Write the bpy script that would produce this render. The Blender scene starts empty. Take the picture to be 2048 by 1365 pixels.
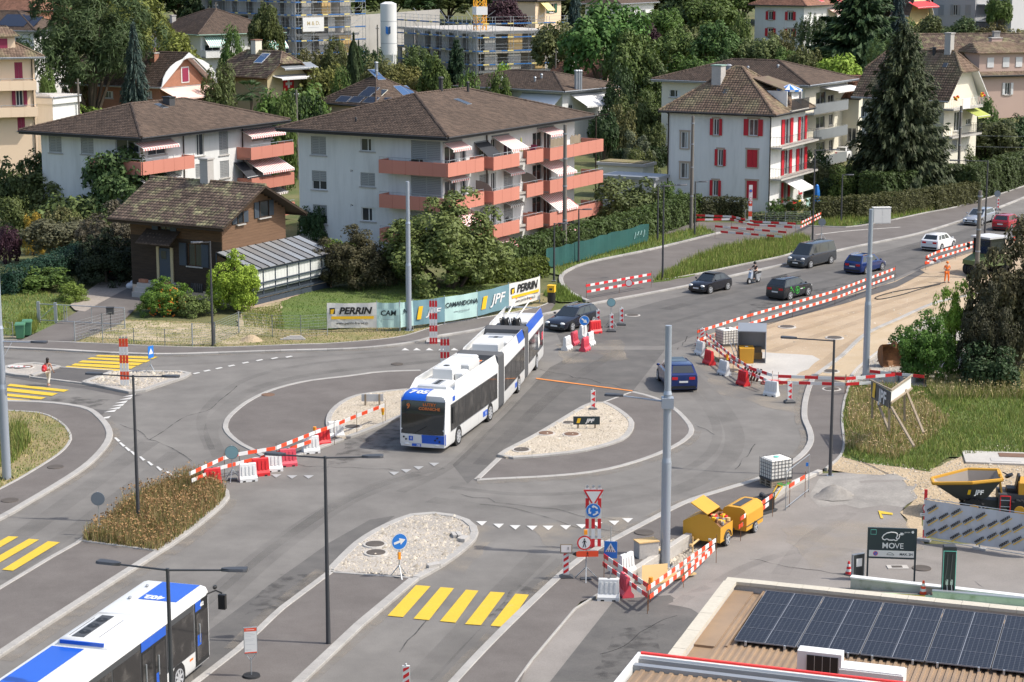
import bpy,bmesh,math,random
import numpy as np
from math import sin,cos,tan,pi,radians,atan,atan2,hypot,sqrt
from mathutils import Vector as V,Matrix as Mx
random.seed(7);np.random.seed(7)
S=bpy.context.scene
COL=S.collection
# ---------------------------------------------------------------- camera, world, sun, exposure
CH=25.7;FP=4000.0;PT=atan(782.5/4000.0)
cam=bpy.data.cameras.new('camera');cam.sensor_width=36;cam.lens=36*FP/2048;cam.clip_end=6000;cam.clip_start=1
camo=bpy.data.objects.new('camera',cam);COL.objects.link(camo)
camo.location=(0,0,CH);camo.rotation_euler=(pi/2-PT,0,0);S.camera=camo
cam.dof.use_dof=False
w=bpy.data.worlds.new('World');S.world=w;w.use_nodes=True
nt=w.node_tree;bg=nt.nodes['Background']
sk=nt.nodes.new('ShaderNodeTexSky');sk.sky_type='NISHITA';sk.sun_disc=False
SUN_EL=radians(51);SUN_AZ=radians(98)
sk.sun_elevation=SUN_EL;sk.sun_rotation=SUN_AZ;sk.altitude=500;sk.dust_density=4;sk.ozone_density=.4
nt.links.new(sk.outputs[0],bg.inputs[0]);bg.inputs[1].default_value=0.15
sl=bpy.data.lights.new('sun','SUN');sl.energy=2.9;sl.angle=radians(0.55);sl.color=(1,.955,.88)
so=bpy.data.objects.new('sun',sl);COL.objects.link(so)
sd=V((sin(SUN_AZ)*cos(SUN_EL),cos(SUN_AZ)*cos(SUN_EL),sin(SUN_EL)))
so.rotation_euler=sd.to_track_quat('Z','Y').to_euler();so.location=(60,0,90)
S.view_settings.view_transform='Standard';S.view_settings.look='None'
S.view_settings.exposure=0.58;S.view_settings.gamma=1;S.view_settings.use_curve_mapping=False
S.render.engine='CYCLES';S.cycles.use_denoising=True;S.cycles.max_bounces=6;S.cycles.transparent_max_bounces=6
S.cycles.diffuse_bounces=3;S.cycles.glossy_bounces=3
# ---------------------------------------------------------------- survey: photo points to places on the ground
def ray(u,v):
 x=(u-1024)/FP;z=-(v-682.5)/FP
 return (x,cos(PT)+z*sin(PT),-sin(PT)+z*cos(PT))
def G(u,v,z=0.0):
 d=ray(u,v);t=(CH-z)/-d[2];return V((d[0]*t,d[1]*t,z))
def at(u,v,Y):
 d=ray(u,v);t=Y/d[1];return V((d[0]*t,Y,CH+d[2]*t))
def terr(y):
 s=y-197
 return 0 if s<0 else (.075*s*s/80 if s<40 else .075*(s-20))
WALLP=[G(*p) for p in [(1650,943),(1600,962),(1520,1002),(1430,1042),(1370,1078),(1270,1143),(1200,1192),(1091,1290),(1056,1332),(900,1500)]]
def sm(t):t=max(0,min(1,t));return t*t*(3-2*t)
def walld(x,y):
 best=1e9;sg=1
 for a,b in zip(WALLP,WALLP[1:]):
  dx,dy=b.x-a.x,b.y-a.y;L=dx*dx+dy*dy
  t=max(0,min(1,((x-a.x)*dx+(y-a.y)*dy)/L))
  d=hypot(x-a.x-t*dx,y-a.y-t*dy)
  if d<best:best=d;sg=1 if (dx*(y-a.y)-dy*(x-a.x))>0 else-1
 return best*sg
def yard(x,y,grow=0.0):
 if y>97 or y<76.5 or x<-2:return 0
 return-.45*sm((96.5-y)/7)*sm((y-77)/4)*(1 if walld(x,y)>-grow else 0)
def gz(x,y):return terr(y)+yard(x,y)
def B(u,v,dz=0.0):
 z=0
 for _ in range(8):
  p=G(u,v,z+dz);z=gz(p.x,p.y)
 return V((p.x,p.y,z))
def top_z(p,v):
 d=ray(1024,v);return CH+p.y*d[2]/d[1]
def len_to(C,ang,u):
 k=(u-1024);dx,dy=cos(radians(ang)),sin(radians(ang));c=-(C.z-CH)*sin(PT)
 return (k*(C.y*cos(PT)+c)-FP*C.x)/(FP*dx-k*dy*cos(PT))
# ---------------------------------------------------------------- materials
MATS={}
def mat(name,col,rough=.7,metal=0.0,var=.15,scale=1.5,bump=0.0,bscale=30,island=0.0,spec=.4,col2=None,objcol=False,transl=0.0,emit=0,fine=0.0,coat=0.0,lo=.35,hi=.65,stretch=None,world=False):
 if name in MATS:return MATS[name]
 m=bpy.data.materials.new(name);m.use_nodes=True;t=m.node_tree;n=t.nodes;b=n['Principled BSDF']
 b.inputs['Roughness'].default_value=rough;b.inputs['Metallic'].default_value=metal
 b.inputs['Specular IOR Level'].default_value=spec
 if coat:b.inputs['Coat Weight'].default_value=coat;b.inputs['Coat Roughness'].default_value=.05
 tc=n.new('ShaderNodeTexCoord');out=None
 co=tc.outputs['Object']
 if world:
  ge=n.new('ShaderNodeNewGeometry');co=ge.outputs['Position']
 if stretch:
  mp=n.new('ShaderNodeMapping');mp.inputs['Scale'].default_value=stretch;t.links.new(co,mp.inputs[0]);co=mp.outputs[0]
 def mulf(colsock,facsock,a,bb):
  mr=n.new('ShaderNodeMapRange');mr.inputs[3].default_value=a;mr.inputs[4].default_value=bb;t.links.new(facsock,mr.inputs[0])
  mx=n.new('ShaderNodeMix');mx.data_type='RGBA';mx.blend_type='MULTIPLY';mx.inputs[0].default_value=1
  t.links.new(colsock,mx.inputs[6]);t.links.new(mr.outputs[0],mx.inputs[7]);return mx.outputs[2]
 if objcol:
  oi=n.new('ShaderNodeObjectInfo');out=oi.outputs['Color']
 else:
  rgb=n.new('ShaderNodeRGB');rgb.outputs[0].default_value=(*col,1);out=rgb.outputs[0]
 if col2 is not None:
  ns=n.new('ShaderNodeTexNoise');ns.inputs['Scale'].default_value=scale;ns.inputs['Detail'].default_value=6;ns.inputs['Roughness'].default_value=.65
  t.links.new(co,ns.inputs['Vector'])
  mr=n.new('ShaderNodeMapRange');mr.inputs[1].default_value=lo;mr.inputs[2].default_value=hi;t.links.new(ns.outputs[0],mr.inputs[0])
  mx=n.new('ShaderNodeMix');mx.data_type='RGBA';t.links.new(mr.outputs[0],mx.inputs[0]);t.links.new(out,mx.inputs[6]);mx.inputs[7].default_value=(*col2,1);out=mx.outputs[2]
 if var:
  ns=n.new('ShaderNodeTexNoise');ns.inputs['Scale'].default_value=scale*.37;ns.inputs['Detail'].default_value=5;t.links.new(co,ns.inputs['Vector'])
  out=mulf(out,ns.outputs[0],1-1.5*var,1+1.5*var)
 if fine:
  ns=n.new('ShaderNodeTexNoise');ns.inputs['Scale'].default_value=bscale;ns.inputs['Detail'].default_value=2;t.links.new(co,ns.inputs['Vector'])
  out=mulf(out,ns.outputs[0],1-1.6*fine,1+1.6*fine)
 if island:
  g=n.new('ShaderNodeNewGeometry');out=mulf(out,g.outputs['Random Per Island'],1-island,1+island)
 t.links.new(out,b.inputs['Base Color'])
 if bump:
  ns=n.new('ShaderNodeTexNoise');ns.inputs['Scale'].default_value=bscale;ns.inputs['Detail'].default_value=4;t.links.new(co,ns.inputs['Vector'])
  bp=n.new('ShaderNodeBump');bp.inputs['Strength'].default_value=bump;bp.inputs['Distance'].default_value=.05
  t.links.new(ns.outputs[0],bp.inputs['Height']);t.links.new(bp.outputs[0],b.inputs['Normal'])
 if emit:
  b.inputs['Emission Color'].default_value=(*col,1);b.inputs['Emission Strength'].default_value=emit
 if transl:
  tr=n.new('ShaderNodeBsdfTranslucent');t.links.new(out,tr.inputs[0]);ms=n.new('ShaderNodeMixShader');ms.inputs[0].default_value=transl
  t.links.new(b.outputs[0],ms.inputs[1]);t.links.new(tr.outputs[0],ms.inputs[2]);t.links.new(ms.outputs[0],n['Material Output'].inputs[0])
 MATS[name]=m;return m
def decal(name,col,alpha,scale,lo=.4,hi=.7):
 m=bpy.data.materials.new(name);m.use_nodes=True;t=m.node_tree;n=t.nodes;b=n['Principled BSDF'];b.inputs['Base Color'].default_value=(*col,1);b.inputs['Roughness'].default_value=.9;g=n.new('ShaderNodeNewGeometry');ns=n.new('ShaderNodeTexNoise');ns.inputs['Scale'].default_value=scale;ns.inputs['Detail'].default_value=5;t.links.new(g.outputs['Position'],ns.inputs['Vector'])
 mr=n.new('ShaderNodeMapRange');mr.inputs[1].default_value=lo;mr.inputs[2].default_value=hi;mr.inputs[4].default_value=alpha;t.links.new(ns.outputs[0],mr.inputs[0]);t.links.new(mr.outputs[0],b.inputs['Alpha']);MATS[name]=m
def mats():
 decal('tyre_mark',(.075,.072,.068),.24,.22,.3,.85);decal('dust',(.40,.34,.26),.4,.5);decal('sand_track',(.24,.17,.10),.24,.7,.3,.7);decal('gutter_dirt',(.30,.26,.21),.5,1.1,.35,.7);decal('oil_stain',(.06,.057,.054),.4,1.6,.45,.65)
 decal('crack',(.06,.057,.054),.75,.9,.3,.6)
 c=lambda*a,**k:mat(*a,**k)
 c('asphalt',(.142,.133,.121),.9,var=.15,scale=.5,col2=(.184,.173,.157),fine=.16,bscale=22,world=True)
 c('asphalt_dark',(.085,.08,.077),.92,var=.12,scale=.6,col2=(.105,.098,.092),fine=.18,bscale=25,world=True)
 c('asphalt_path',(.118,.104,.094),.92,var=.14,scale=.5,col2=(.145,.13,.118),fine=.2,bscale=25,world=True)
 c('asphalt_mid',(.096,.091,.085),.9,var=.14,scale=.7,col2=(.126,.118,.108),fine=.15,bscale=24,world=True)
 c('asphalt_yard',(.20,.182,.163),.9,var=.14,scale=.35,col2=(.25,.228,.205),fine=.14,bscale=20,world=True)
 c('concrete_kerb',(.34,.325,.30),.85,var=.16,scale=2,fine=.14,bscale=18,island=.16)
 c('concrete',(.42,.40,.37),.85,var=.15,scale=1,fine=.12,bscale=12)
 c('concrete_pale',(.44,.415,.375),.85,var=.15,scale=1,fine=.1,bscale=12)
 c('gravel',(.42,.355,.265),.95,var=.12,scale=.8,col2=(.48,.42,.335),fine=.35,bscale=9,bump=1,world=True)
 c('gravel_grey',(.32,.295,.26),.95,var=.15,scale=.6,col2=(.42,.38,.33),fine=.2,bscale=9,bump=1,world=True)
 c('stone',(.43,.38,.305),.9,var=0,island=.4)
 c('sandfill',(.37,.275,.175),.95,var=.1,scale=.35,col2=(.42,.325,.225),fine=.14,bscale=12,world=True)
 c('sandpath',(.43,.33,.21),.95,var=.08,scale=.5,col2=(.46,.365,.25),fine=.1,bscale=12,world=True)
 c('ground',(.075,.10,.028),.95,var=.25,scale=.25,col2=(.14,.13,.055),fine=.3,bscale=6,bump=.6,world=True)
 c('lawn',(.075,.125,.025),.95,var=.2,scale=.4,col2=(.12,.15,.04),fine=.3,bscale=8,world=True)
 c('drygrass',(.25,.20,.10),.95,var=.2,scale=.5,col2=(.14,.15,.05),fine=.3,bscale=7,world=True,lo=.45,hi=.7)
 c('drysoil',(.42,.34,.23),.95,var=.2,scale=.8,col2=(.22,.2,.09),fine=.25,bscale=7,world=True,lo=.4,hi=.62)
 c('yellow_paint',(.60,.41,.035),.7,var=.05,scale=2,col2=(.45,.38,.16),lo=.6,hi=.8,fine=.1,bscale=12,world=True)
 c('white_paint',(.56,.55,.52),.7,var=.08,scale=2,col2=(.4,.4,.39),lo=.58,hi=.8,world=True)
 c('faded_paint',(.33,.33,.325),.8,var=.1,scale=4,world=True)
 c('orange_paint',(.62,.22,.05),.8)
 c('white',(.68,.68,.66),.5,var=.03);c('black',(.018,.018,.018),.5,var=0);c('darkgrey',(.06,.062,.065),.55,var=.05)
 c('lampgrey',(.07,.072,.078),.45,.3,var=.05);c('polegrey',(.36,.40,.45),.4,.35,var=.05,scale=1);c('galv',(.42,.45,.47),.4,.6,var=.1,scale=3)
 c('polebrown',(.16,.145,.125),.8,var=.15,scale=1);c('wood_post',(.30,.24,.17),.85,var=.2,scale=2,stretch=(4,4,.5))
 c('red',(.62,.025,.03),.5,var=.06);c('red_orange',(.72,.075,.025),.55,var=.08);c('pinkred',(.60,.07,.10),.5,var=.06)
 c('blue_sign',(.02,.17,.55),.4,var=0);c('cyan_back',(.24,.42,.45),.45,.2,var=.05);c('grey_back',(.18,.21,.24),.5,.2,var=.05)
 c('orange',(.85,.20,.02),.5,var=.05);c('amber',(.9,.32,.02),.3,var=0);c('yellow',(.80,.48,.02),.5,var=.06);c('machine_yellow',(.60,.31,.03),.5,var=.08,scale=2)
 c('glass',(.02,.026,.03),.06,spec=.9,var=0);c('glass_house',(.035,.042,.05),.1,spec=.8,var=0);c('glass_bus',(.028,.027,.026),.07,spec=.7,var=0,col2=(.085,.08,.074),scale=1.4,lo=.5,hi=.66)
 c('curtain',(.62,.63,.60),.8,var=.12,scale=5,stretch=(6,6,.4));c('rubber',(.022,.022,.023),.85,var=.05);c('rim',(.50,.51,.52),.35,.25,var=0)
 c('chrome',(.6,.6,.6),.2,.9,var=0);c('lightlens',(.75,.76,.74),.15,var=0);c('taillight',(.55,.015,.02),.25,var=0)
 c('bus_white',(.66,.66,.64),.35,var=.03,coat=.3);c('bus_blue',(.012,.095,.50),.35,var=.05,coat=.3);c('led',(.45,.13,.035),.6,var=0,emit=.12)
 c('bellows',(.11,.112,.115),.8,var=.1)
 c('skin',(.38,.20,.13),.6,var=0);c('skin_light',(.52,.32,.23),.6,var=0);c('hair',(.02,.014,.012),.5,var=0);c('hivis',(.95,.20,.02),.6,var=.04);c('cloth_white',(.72,.70,.66),.8,var=.04);c('cloth_cream',(.66,.60,.50),.8,var=.04)
 c('tile_brown',(.082,.057,.042),.85,var=.2,scale=.5,island=.3,world=True);c('tile_moss',(.125,.088,.066),.9,var=.2,scale=.9,col2=(.30,.28,.15),lo=.5,hi=.68,island=.35,world=True)
 c('tile_old',(.165,.112,.080),.9,var=.2,scale=.5,col2=(.20,.175,.10),lo=.45,hi=.7,island=.3,world=True);c('tile_red',(.23,.115,.075),.9,var=.2,scale=.5,island=.25,world=True)
 c('fascia',(.035,.035,.037),.6,var=.05);c('zinc',(.30,.32,.34),.5,.4,var=.1);c('wall_white',(.70,.70,.675),.85,var=.05,scale=1.2,fine=.03,bscale=5,col2=(.60,.60,.575),lo=.48,hi=.75,stretch=(1,1,.14));c('wall_cream',(.70,.66,.54),.85,var=.05,scale=.6)
 c('wall_peach',(.78,.60,.42),.85,var=.05,scale=.6);c('wall_pink',(.50,.36,.30),.85,var=.06,scale=.6);c('wall_grey',(.42,.42,.43),.85,var=.05);c('wall_tan',(.48,.40,.24),.9,var=.1);c('wall_rose',(.66,.46,.40),.85,var=.05)
 c('wall_yellow',(.74,.60,.30),.85,var=.05);c('brickwall',(.34,.16,.10),.9,var=.15,fine=.2,bscale=8);c('coral',(.54,.215,.155),.75,var=.08,scale=.8,stretch=(1,1,.3));c('stripe_white',(.82,.76,.72),.8,var=.03);c('stripe_red',(.62,.18,.17),.8,var=.05)
 c('awning_white',(.70,.70,.69),.7,var=.04);c('awning_green',(.16,.52,.42),.8);c('awning_pink',(.76,.52,.44),.8);c('awning_lime',(.36,.40,.09),.8);c('awning_red',(.62,.05,.06),.8);c('awning_black',(.03,.033,.04),.8);c('awning_taupe',(.26,.22,.19),.8)
 c('blind',(.33,.34,.34),.5,.2,var=.05);c('red_shutter',(.50,.022,.035),.6,var=.06);c('maroon',(.26,.03,.07),.6,var=.06);c('green_shutter',(.03,.10,.06),.6);c('white_shutter',(.68,.67,.66),.6);c('slate_shutter',(.05,.065,.085),.6);c('stone_trim',(.42,.34,.27),.85)
 c('timber_dark',(.045,.030,.020),.85,var=.3,scale=3,stretch=(1,1,6));c('timber_brown',(.165,.095,.055),.8,var=.15,scale=3,stretch=(1,1,6));c('timber_mid',(.10,.055,.027),.8,var=.3,scale=3,stretch=(1,1,6));c('plinth',(.62,.48,.36),.9)
 c('solar',(.012,.015,.026),.15,spec=.6,var=.1,scale=.6);c('solar_grid',(.22,.23,.25),.5,var=0);c('solar_thermal',(.05,.10,.20),.15,var=.1)
 c('leaf',(.1,.1,.1),.6,objcol=True,var=0,island=.34,transl=.22,spec=.25);c('bark',(.09,.07,.05),.95,var=.2);c('grassblade',(.1,.1,.1),.7,objcol=True,var=0,island=.4,transl=.25,spec=.2)
 c('roofsheet',(.31,.215,.135),.6,.1,var=.2,scale=.8,col2=(.24,.175,.12),lo=.45,hi=.75);c('roofsheet_red',(.20,.06,.06),.6,.1,var=.15);c('copingstone',(.50,.46,.375),.85,var=.1,fine=.08,bscale=8,island=.05);c('station_red',(.80,.04,.03),.4,var=.03)
 c('green_bin',(.07,.20,.11),.5,var=.06);c('teal_net',(.018,.085,.075),.8,var=.2,scale=1.2);c('banner_teal',(.15,.27,.31),.7,var=.1,scale=1);c('banner_mint',(.42,.60,.56),.7,var=.08,scale=1);c('banner_white',(.66,.65,.61),.7,var=.06,scale=1);c('net_grey',(.50,.51,.52),.7,var=.06)
 c('ply',(.62,.42,.19),.8,var=.12);c('scaffold_blue',(.04,.15,.38),.5);c('crane',(.85,.40,.02),.5);c('roller_green',(.11,.15,.055),.5,var=.08);c('rust',(.13,.065,.035),.85,var=.35,scale=3,col2=(.25,.12,.05));c('charger',(.03,.034,.036),.4,var=0);c('sign_dark',(.02,.034,.04),.45,var=0)
 c('manhole',(.10,.085,.072),.8,.2,var=.25,scale=4);c('manhole_rust',(.17,.10,.065),.85,.1,var=.25,scale=4);c('ibc',(.72,.70,.64),.5,var=.05,scale=2);c('tan_sheet',(.30,.26,.22),.8);c('earth',(.40,.31,.20),.95,var=.2,fine=.3,bscale=9,bump=1)
 c('path_brown',(.36,.28,.20),.95,var=.15,fine=.2,bscale=9,world=True);c('cobbles',(.30,.26,.22),.95,var=.15,fine=.25,bscale=7,bump=.7,world=True);c('flower_orange',(.7,.2,.03),.7,var=0);c('flower_yellow',(.7,.55,.05),.7,var=0);c('sand_bag',(.72,.72,.74),.7);c('copper_green',(.25,.36,.30),.7,.2);c('green_paint',(.45,.68,.42),.8,world=True);c('yellow_pale',(.74,.62,.25),.8,world=True)
mats()
# ---------------------------------------------------------------- mesh builder
def tag(o,label=None,cat=None,group=None,kind=None):
 if label:o['label']=label
 if cat:o['category']=cat
 if group:o['group']=group
 if kind:o['kind']=kind
 return o
def empty(name,loc,rz=0.0,label=None,cat=None,group=None):
 o=bpy.data.objects.new(name,None);COL.objects.link(o);o.location=loc;o.rotation_euler=(0,0,rz);o.empty_display_size=.3
 return tag(o,label,cat,group)
class M:
 def __init__(s):s.v=[];s.f=[];s.mi=[];s.ms=[];s.T=None
 def _m(s,m):
  if m not in s.ms:s.ms.append(m)
  return s.ms.index(m)
 def add(s,vs,fs,m):
  b=len(s.v);k=s._m(m)
  if s.T is not None:vs=[s.T@V(q) for q in vs]
  s.v.extend([tuple(q) for q in vs])
  for f in fs:s.f.append([i+b for i in f]);s.mi.append(k)
  return s
 def bx(s,x0,x1,y0,y1,z0,z1,m):
  return s.add([(x0,y0,z0),(x1,y0,z0),(x1,y1,z0),(x0,y1,z0),(x0,y0,z1),(x1,y0,z1),(x1,y1,z1),(x0,y1,z1)],
     [(0,3,2,1),(4,5,6,7),(0,1,5,4),(1,2,6,5),(2,3,7,6),(3,0,4,7)],m)
 def quad(s,a,b,c,d,m):return s.add([a,b,c,d],[(0,1,2,3)],m)
 def poly(s,ps,m):return s.add(ps,[tuple(range(len(ps)))],m)
 def prism(s,ps,z0,z1,m):
  n=len(ps);return s.add([(p[0],p[1],z0) for p in ps]+[(p[0],p[1],z1) for p in ps],
   [tuple(range(n))[::-1],tuple(range(n,2*n))]+[(i,(i+1)%n,n+(i+1)%n,n+i) for i in range(n)],m)
 def slab(s,ps,n,t,m):
  n=V(n)*t;k=len(ps);ps=[V(p) for p in ps]
  return s.add(ps+[p+n for p in ps],[tuple(range(k))[::-1],tuple(range(k,2*k))]+[(i,(i+1)%k,k+(i+1)%k,k+i) for i in range(k)],m)
 def cyl(s,p0,p1,r0,r1=None,m='galv',n=8,caps=True):
  p0,p1=V(p0),V(p1);r1=r0 if r1 is None else r1;d=(p1-p0)
  if d.length<1e-6:return s
  d.normalize();a=d.orthogonal().normalized();b=d.cross(a)
  vs=[]
  for p,r in ((p0,r0),(p1,r1)):
   for i in range(n):vs.append(p+a*(r*cos(2*pi*i/n))+b*(r*sin(2*pi*i/n)))
  fs=[(i,(i+1)%n,n+(i+1)%n,n+i) for i in range(n)]
  if caps:fs+=[tuple(range(n))[::-1],tuple(range(n,2*n))]
  return s.add(vs,fs,m)
 def tube(s,ps,r,m,n=6):
  for a,b in zip(ps,ps[1:]):s.cyl(a,b,r,r,m,n)
  return s
 def loft(s,rings,m,caps=True):
  k=len(rings[0]);vs=[q for r in rings for q in r];fs=[]
  for j in range(len(rings)-1):
   for i in range(k):fs.append((j*k+i,j*k+(i+1)%k,(j+1)*k+(i+1)%k,(j+1)*k+i))
  if caps:fs+=[tuple(range(k))[::-1],tuple(range((len(rings)-1)*k,len(rings)*k))]
  return s.add(vs,fs,m)
 def ball(s,c,r,m,nu=8,nv=6):
  r=r if hasattr(r,'__len__') else (r,r,r);c=V(c);rings=[]
  for j in range(1,nv):
   a=pi*j/nv;rings.append([(c.x+r[0]*sin(a)*cos(2*pi*i/nu),c.y+r[1]*sin(a)*sin(2*pi*i/nu),c.z-r[2]*cos(a)) for i in range(nu)])
  return s.loft(rings,m)
 def build(s,name,parent=None,smooth=0,loc=None,**k):
  me=bpy.data.meshes.new(name);me.from_pydata(s.v,[],s.f)
  for x in s.ms:me.materials.append(MATS[x] if isinstance(x,str) else x)
  if len(s.ms)>1:me.polygons.foreach_set('material_index',s.mi)
  bm=bmesh.new();bm.from_mesh(me);bmesh.ops.recalc_face_normals(bm,faces=bm.faces);bm.to_mesh(me);bm.free()
  if smooth:
   me.shade_smooth();me.set_sharp_from_angle(angle=radians(smooth))
  o=bpy.data.objects.new(name,me);COL.objects.link(o);o.parent=parent
  if loc is not None:o.location=loc
  return tag(o,**k)
def fast_mesh(name,vs,faces4,matname,nvf=4):
 me=bpy.data.meshes.new(name);vs=np.asarray(vs,np.float32);nf=len(faces4)
 me.vertices.add(len(vs));me.vertices.foreach_set('co',vs.ravel());me.loops.add(nf*nvf)
 me.loops.foreach_set('vertex_index',np.asarray(faces4,np.int32).ravel());me.polygons.add(nf)
 me.polygons.foreach_set('loop_start',np.arange(0,nf*nvf,nvf,dtype=np.int32));me.polygons.foreach_set('loop_total',np.full(nf,nvf,np.int32))
 me.update(calc_edges=True);me.materials.append(MATS[matname]);return me
def link(name,me,parent=None,**k):
 o=bpy.data.objects.new(name,me);COL.objects.link(o);o.parent=parent;return tag(o,**k)
def children(o):return [c for c in COL.objects if c.parent==o]
def copy_tree(o,parent=None):
 c=o.copy();COL.objects.link(c);c.parent=parent
 for ch in o.children:copy_tree(ch,c)
 return c
FONTS={}
def text(s,size,m,parent,origin,xd,yd,name='lettering',shear=0.0,bold=0.0,align='CENTER',ext=.002,sx=1.0):
 key=(s,size,m,shear,bold,align,ext,sx)
 if key not in FONTS:
  cu=bpy.data.curves.new('lettering','FONT');cu.body=s;cu.size=size;cu.shear=shear;cu.offset=bold;cu.align_x=align;cu.extrude=ext;cu.resolution_u=2
  t=bpy.data.objects.new('lettering',cu);COL.objects.link(t)
  me=bpy.data.meshes.new_from_object(t.evaluated_get(bpy.context.evaluated_depsgraph_get()));COL.objects.unlink(t);bpy.data.objects.remove(t)
  me.materials.clear();me.materials.append(MATS[m]);me.transform(Mx.Diagonal((sx,1,1,1)));FONTS[key]=me
 o=bpy.data.objects.new(name,FONTS[key]);COL.objects.link(o);o.parent=parent
 xd=V(xd).normalized();yd=V(yd).normalized();zd=xd.cross(yd);mm=Mx((xd,yd,zd)).transposed().to_4x4();mm.translation=V(origin);o.matrix_local=mm
 return o
def spline(ps,n=6):
 if len(ps)<3:return ps
 P=[ps[0]]+list(ps)+[ps[-1]];out=[]
 for i in range(1,len(P)-2):
  for k in range(n):
   t=k/n;a,b,c,d=P[i-1],P[i],P[i+1],P[i+2]
   out.append(.5*((2*b)+(c-a)*t+(2*a-5*b+4*c-d)*t*t+(3*b-a-3*c+d)*t**3))
 out.append(P[-2]);return out
# ---------------------------------------------------------------- ground, roads, pavements
mat('worn_conc',(.30,.28,.25),.9,var=.15,scale=.8,col2=(.22,.205,.185),fine=.15,bscale=10,world=True)
def terrain():
 xs=np.unique(np.concatenate([np.arange(-700,-60,20.),np.arange(-60,72,1.),np.arange(72,760,20.)]))
 ys=np.unique(np.concatenate([np.arange(20,60,8.),np.arange(60,110,1.),np.arange(110,260,3.),np.arange(260,1400,20.)]))
 X,Y=np.meshgrid(xs,ys);Z=np.zeros_like(X)
 for j in range(X.shape[0]):
  for i in range(X.shape[1]):
   x,y=X[j,i],Y[j,i];Z[j,i]=terr(y)+yard(x,y,1.4)-.06
 n,m=X.shape;idx=np.arange(n*m).reshape(n,m)
 f=np.stack([idx[:-1,:-1],idx[:-1,1:],idx[1:,1:],idx[1:,:-1]],-1).reshape(-1,4)
 o=link('ground',fast_mesh('ground',np.stack([X,Y,Z],-1).reshape(-1,3),f,'ground'));o['kind']='structure'
terrain()
NAT=('earth','drysoil','worn_conc','dust','oil_stain','lawn','path_brown','gravel_grey','concrete_pale')
def drape(name,pts,dz,m,step=6,depth=0.0,kind='structure',flat=False,**k):
 """a sheet (or a slab of some depth) laid over the ground inside a surveyed outline"""
 if m in NAT:
  q_=[];rj=random.Random(len(pts)*7+int(pts[0].x*10))
  for a,b in zip(pts,pts[1:]+pts[:1]):
   L=(b-a).length;kn=max(1,min(60,int(L/.9)));nn=V((-(b-a).y,(b-a).x,0))/max(L,.01)
   for i in range(kn):q_.append(a.lerp(b,i/kn)+nn*(rj.uniform(-.22,.22) if i else 0))
  pts=q_
 bm=bmesh.new();f=bm.faces.new([bm.verts.new((p.x,p.y,0)) for p in pts])
 if f.normal.z<0 or f.calc_area()==0:f.normal_flip()
 f.normal_update()
 if f.normal.z<0:f.normal_flip()
 if not flat:
  bmesh.ops.triangulate(bm,faces=bm.faces[:])
  xs=[p.x for p in pts];ys=[p.y for p in pts]
  for ax,lo,hi in ((0,min(xs),max(xs)),(1,min(ys),max(ys))):
   q=math.floor(lo/step)*step
   while q<hi:
    q+=step;no=V((1,0,0)) if ax==0 else V((0,1,0))
    bmesh.ops.bisect_plane(bm,geom=bm.verts[:]+bm.edges[:]+bm.faces[:],plane_co=no*q,plane_no=no)
 if depth:
  r=bmesh.ops.extrude_face_region(bm,geom=bm.faces[:])
  top=[g for g in r['geom'] if isinstance(g,bmesh.types.BMVert)];tops=set(top)
  for v in bm.verts:v.co.z=gz(v.co.x,v.co.y)+(dz if v in tops else dz-depth)
 else:
  for v in bm.verts:v.co.z=gz(v.co.x,v.co.y)+dz
 bmesh.ops.recalc_face_normals(bm,faces=bm.faces[:])
 me=bpy.data.meshes.new(name);bm.to_mesh(me);bm.free();me.materials.append(MATS[m])
 return link(name,me,kind=kind,**k)
def px(*ps):return [G(*p) for p in ps]
def sp(ps,n=5):return spline(px(*ps),n)
def kerb(ps,w=.28,h=.12,m='concrete_kerb',name='kerb',stone=1.0,closed=False,dz=0.0,off=0.0,smooth=6,raw=False):
 P=list(ps) if raw else px(*ps)
 if closed:P=P+[P[0]]
 P=spline(P,smooth) if smooth else P
 d=[0]
 for a,b in zip(P,P[1:]):d.append(d[-1]+(V((b.x-a.x,b.y-a.y)).length))
 n=max(1,int(d[-1]/stone));step=d[-1]/n
 def pt(t):
  t=max(0,min(d[-1]-1e-6,t))
  for i in range(len(P)-1):
   if d[i+1]>=t:
    k=(t-d[i])/max(1e-9,d[i+1]-d[i]);p=P[i].lerp(P[i+1],k);tg=(P[i+1]-P[i]);tg.z=0
    return p,tg.normalized()
 mm=M();far=sum(p.y for p in P)/len(P)>118;root=None if far else empty(name,P[0]);o0=P[0]
 if root:root['kind']='structure'
 for k in range(n):
  a,ta=pt(k*step);b,tb=pt((k+1)*step)
  a=a+ta*.006;b=b-tb*.006
  na=V((-ta.y,ta.x,0));nb=V((-tb.y,tb.x,0));ring=[]
  for p,q in ((a,na),(b,nb)):
   z=gz(p.x,p.y)+dz;p0=p+q*(off-w/2);p1=p+q*(off+w/2)
   ring.append([(p0.x,p0.y,z-.1),(p0.x,p0.y,z+h-.02),(p0.x+q.x*.02,p0.y+q.y*.02,z+h),(p1.x-q.x*.02,p1.y-q.y*.02,z+h),(p1.x,p1.y,z+h-.02),(p1.x,p1.y,z-.1)])
  if far:mm.loft(ring,m)
  else:M().loft([[(c[0]-o0.x,c[1]-o0.y,c[2]-o0.z) for c in r_] for r_ in ring],m).build('wall_stone' if 'wall' in name else 'kerb_stone',root)
 return mm.build(name,kind='structure') if far else root
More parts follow.
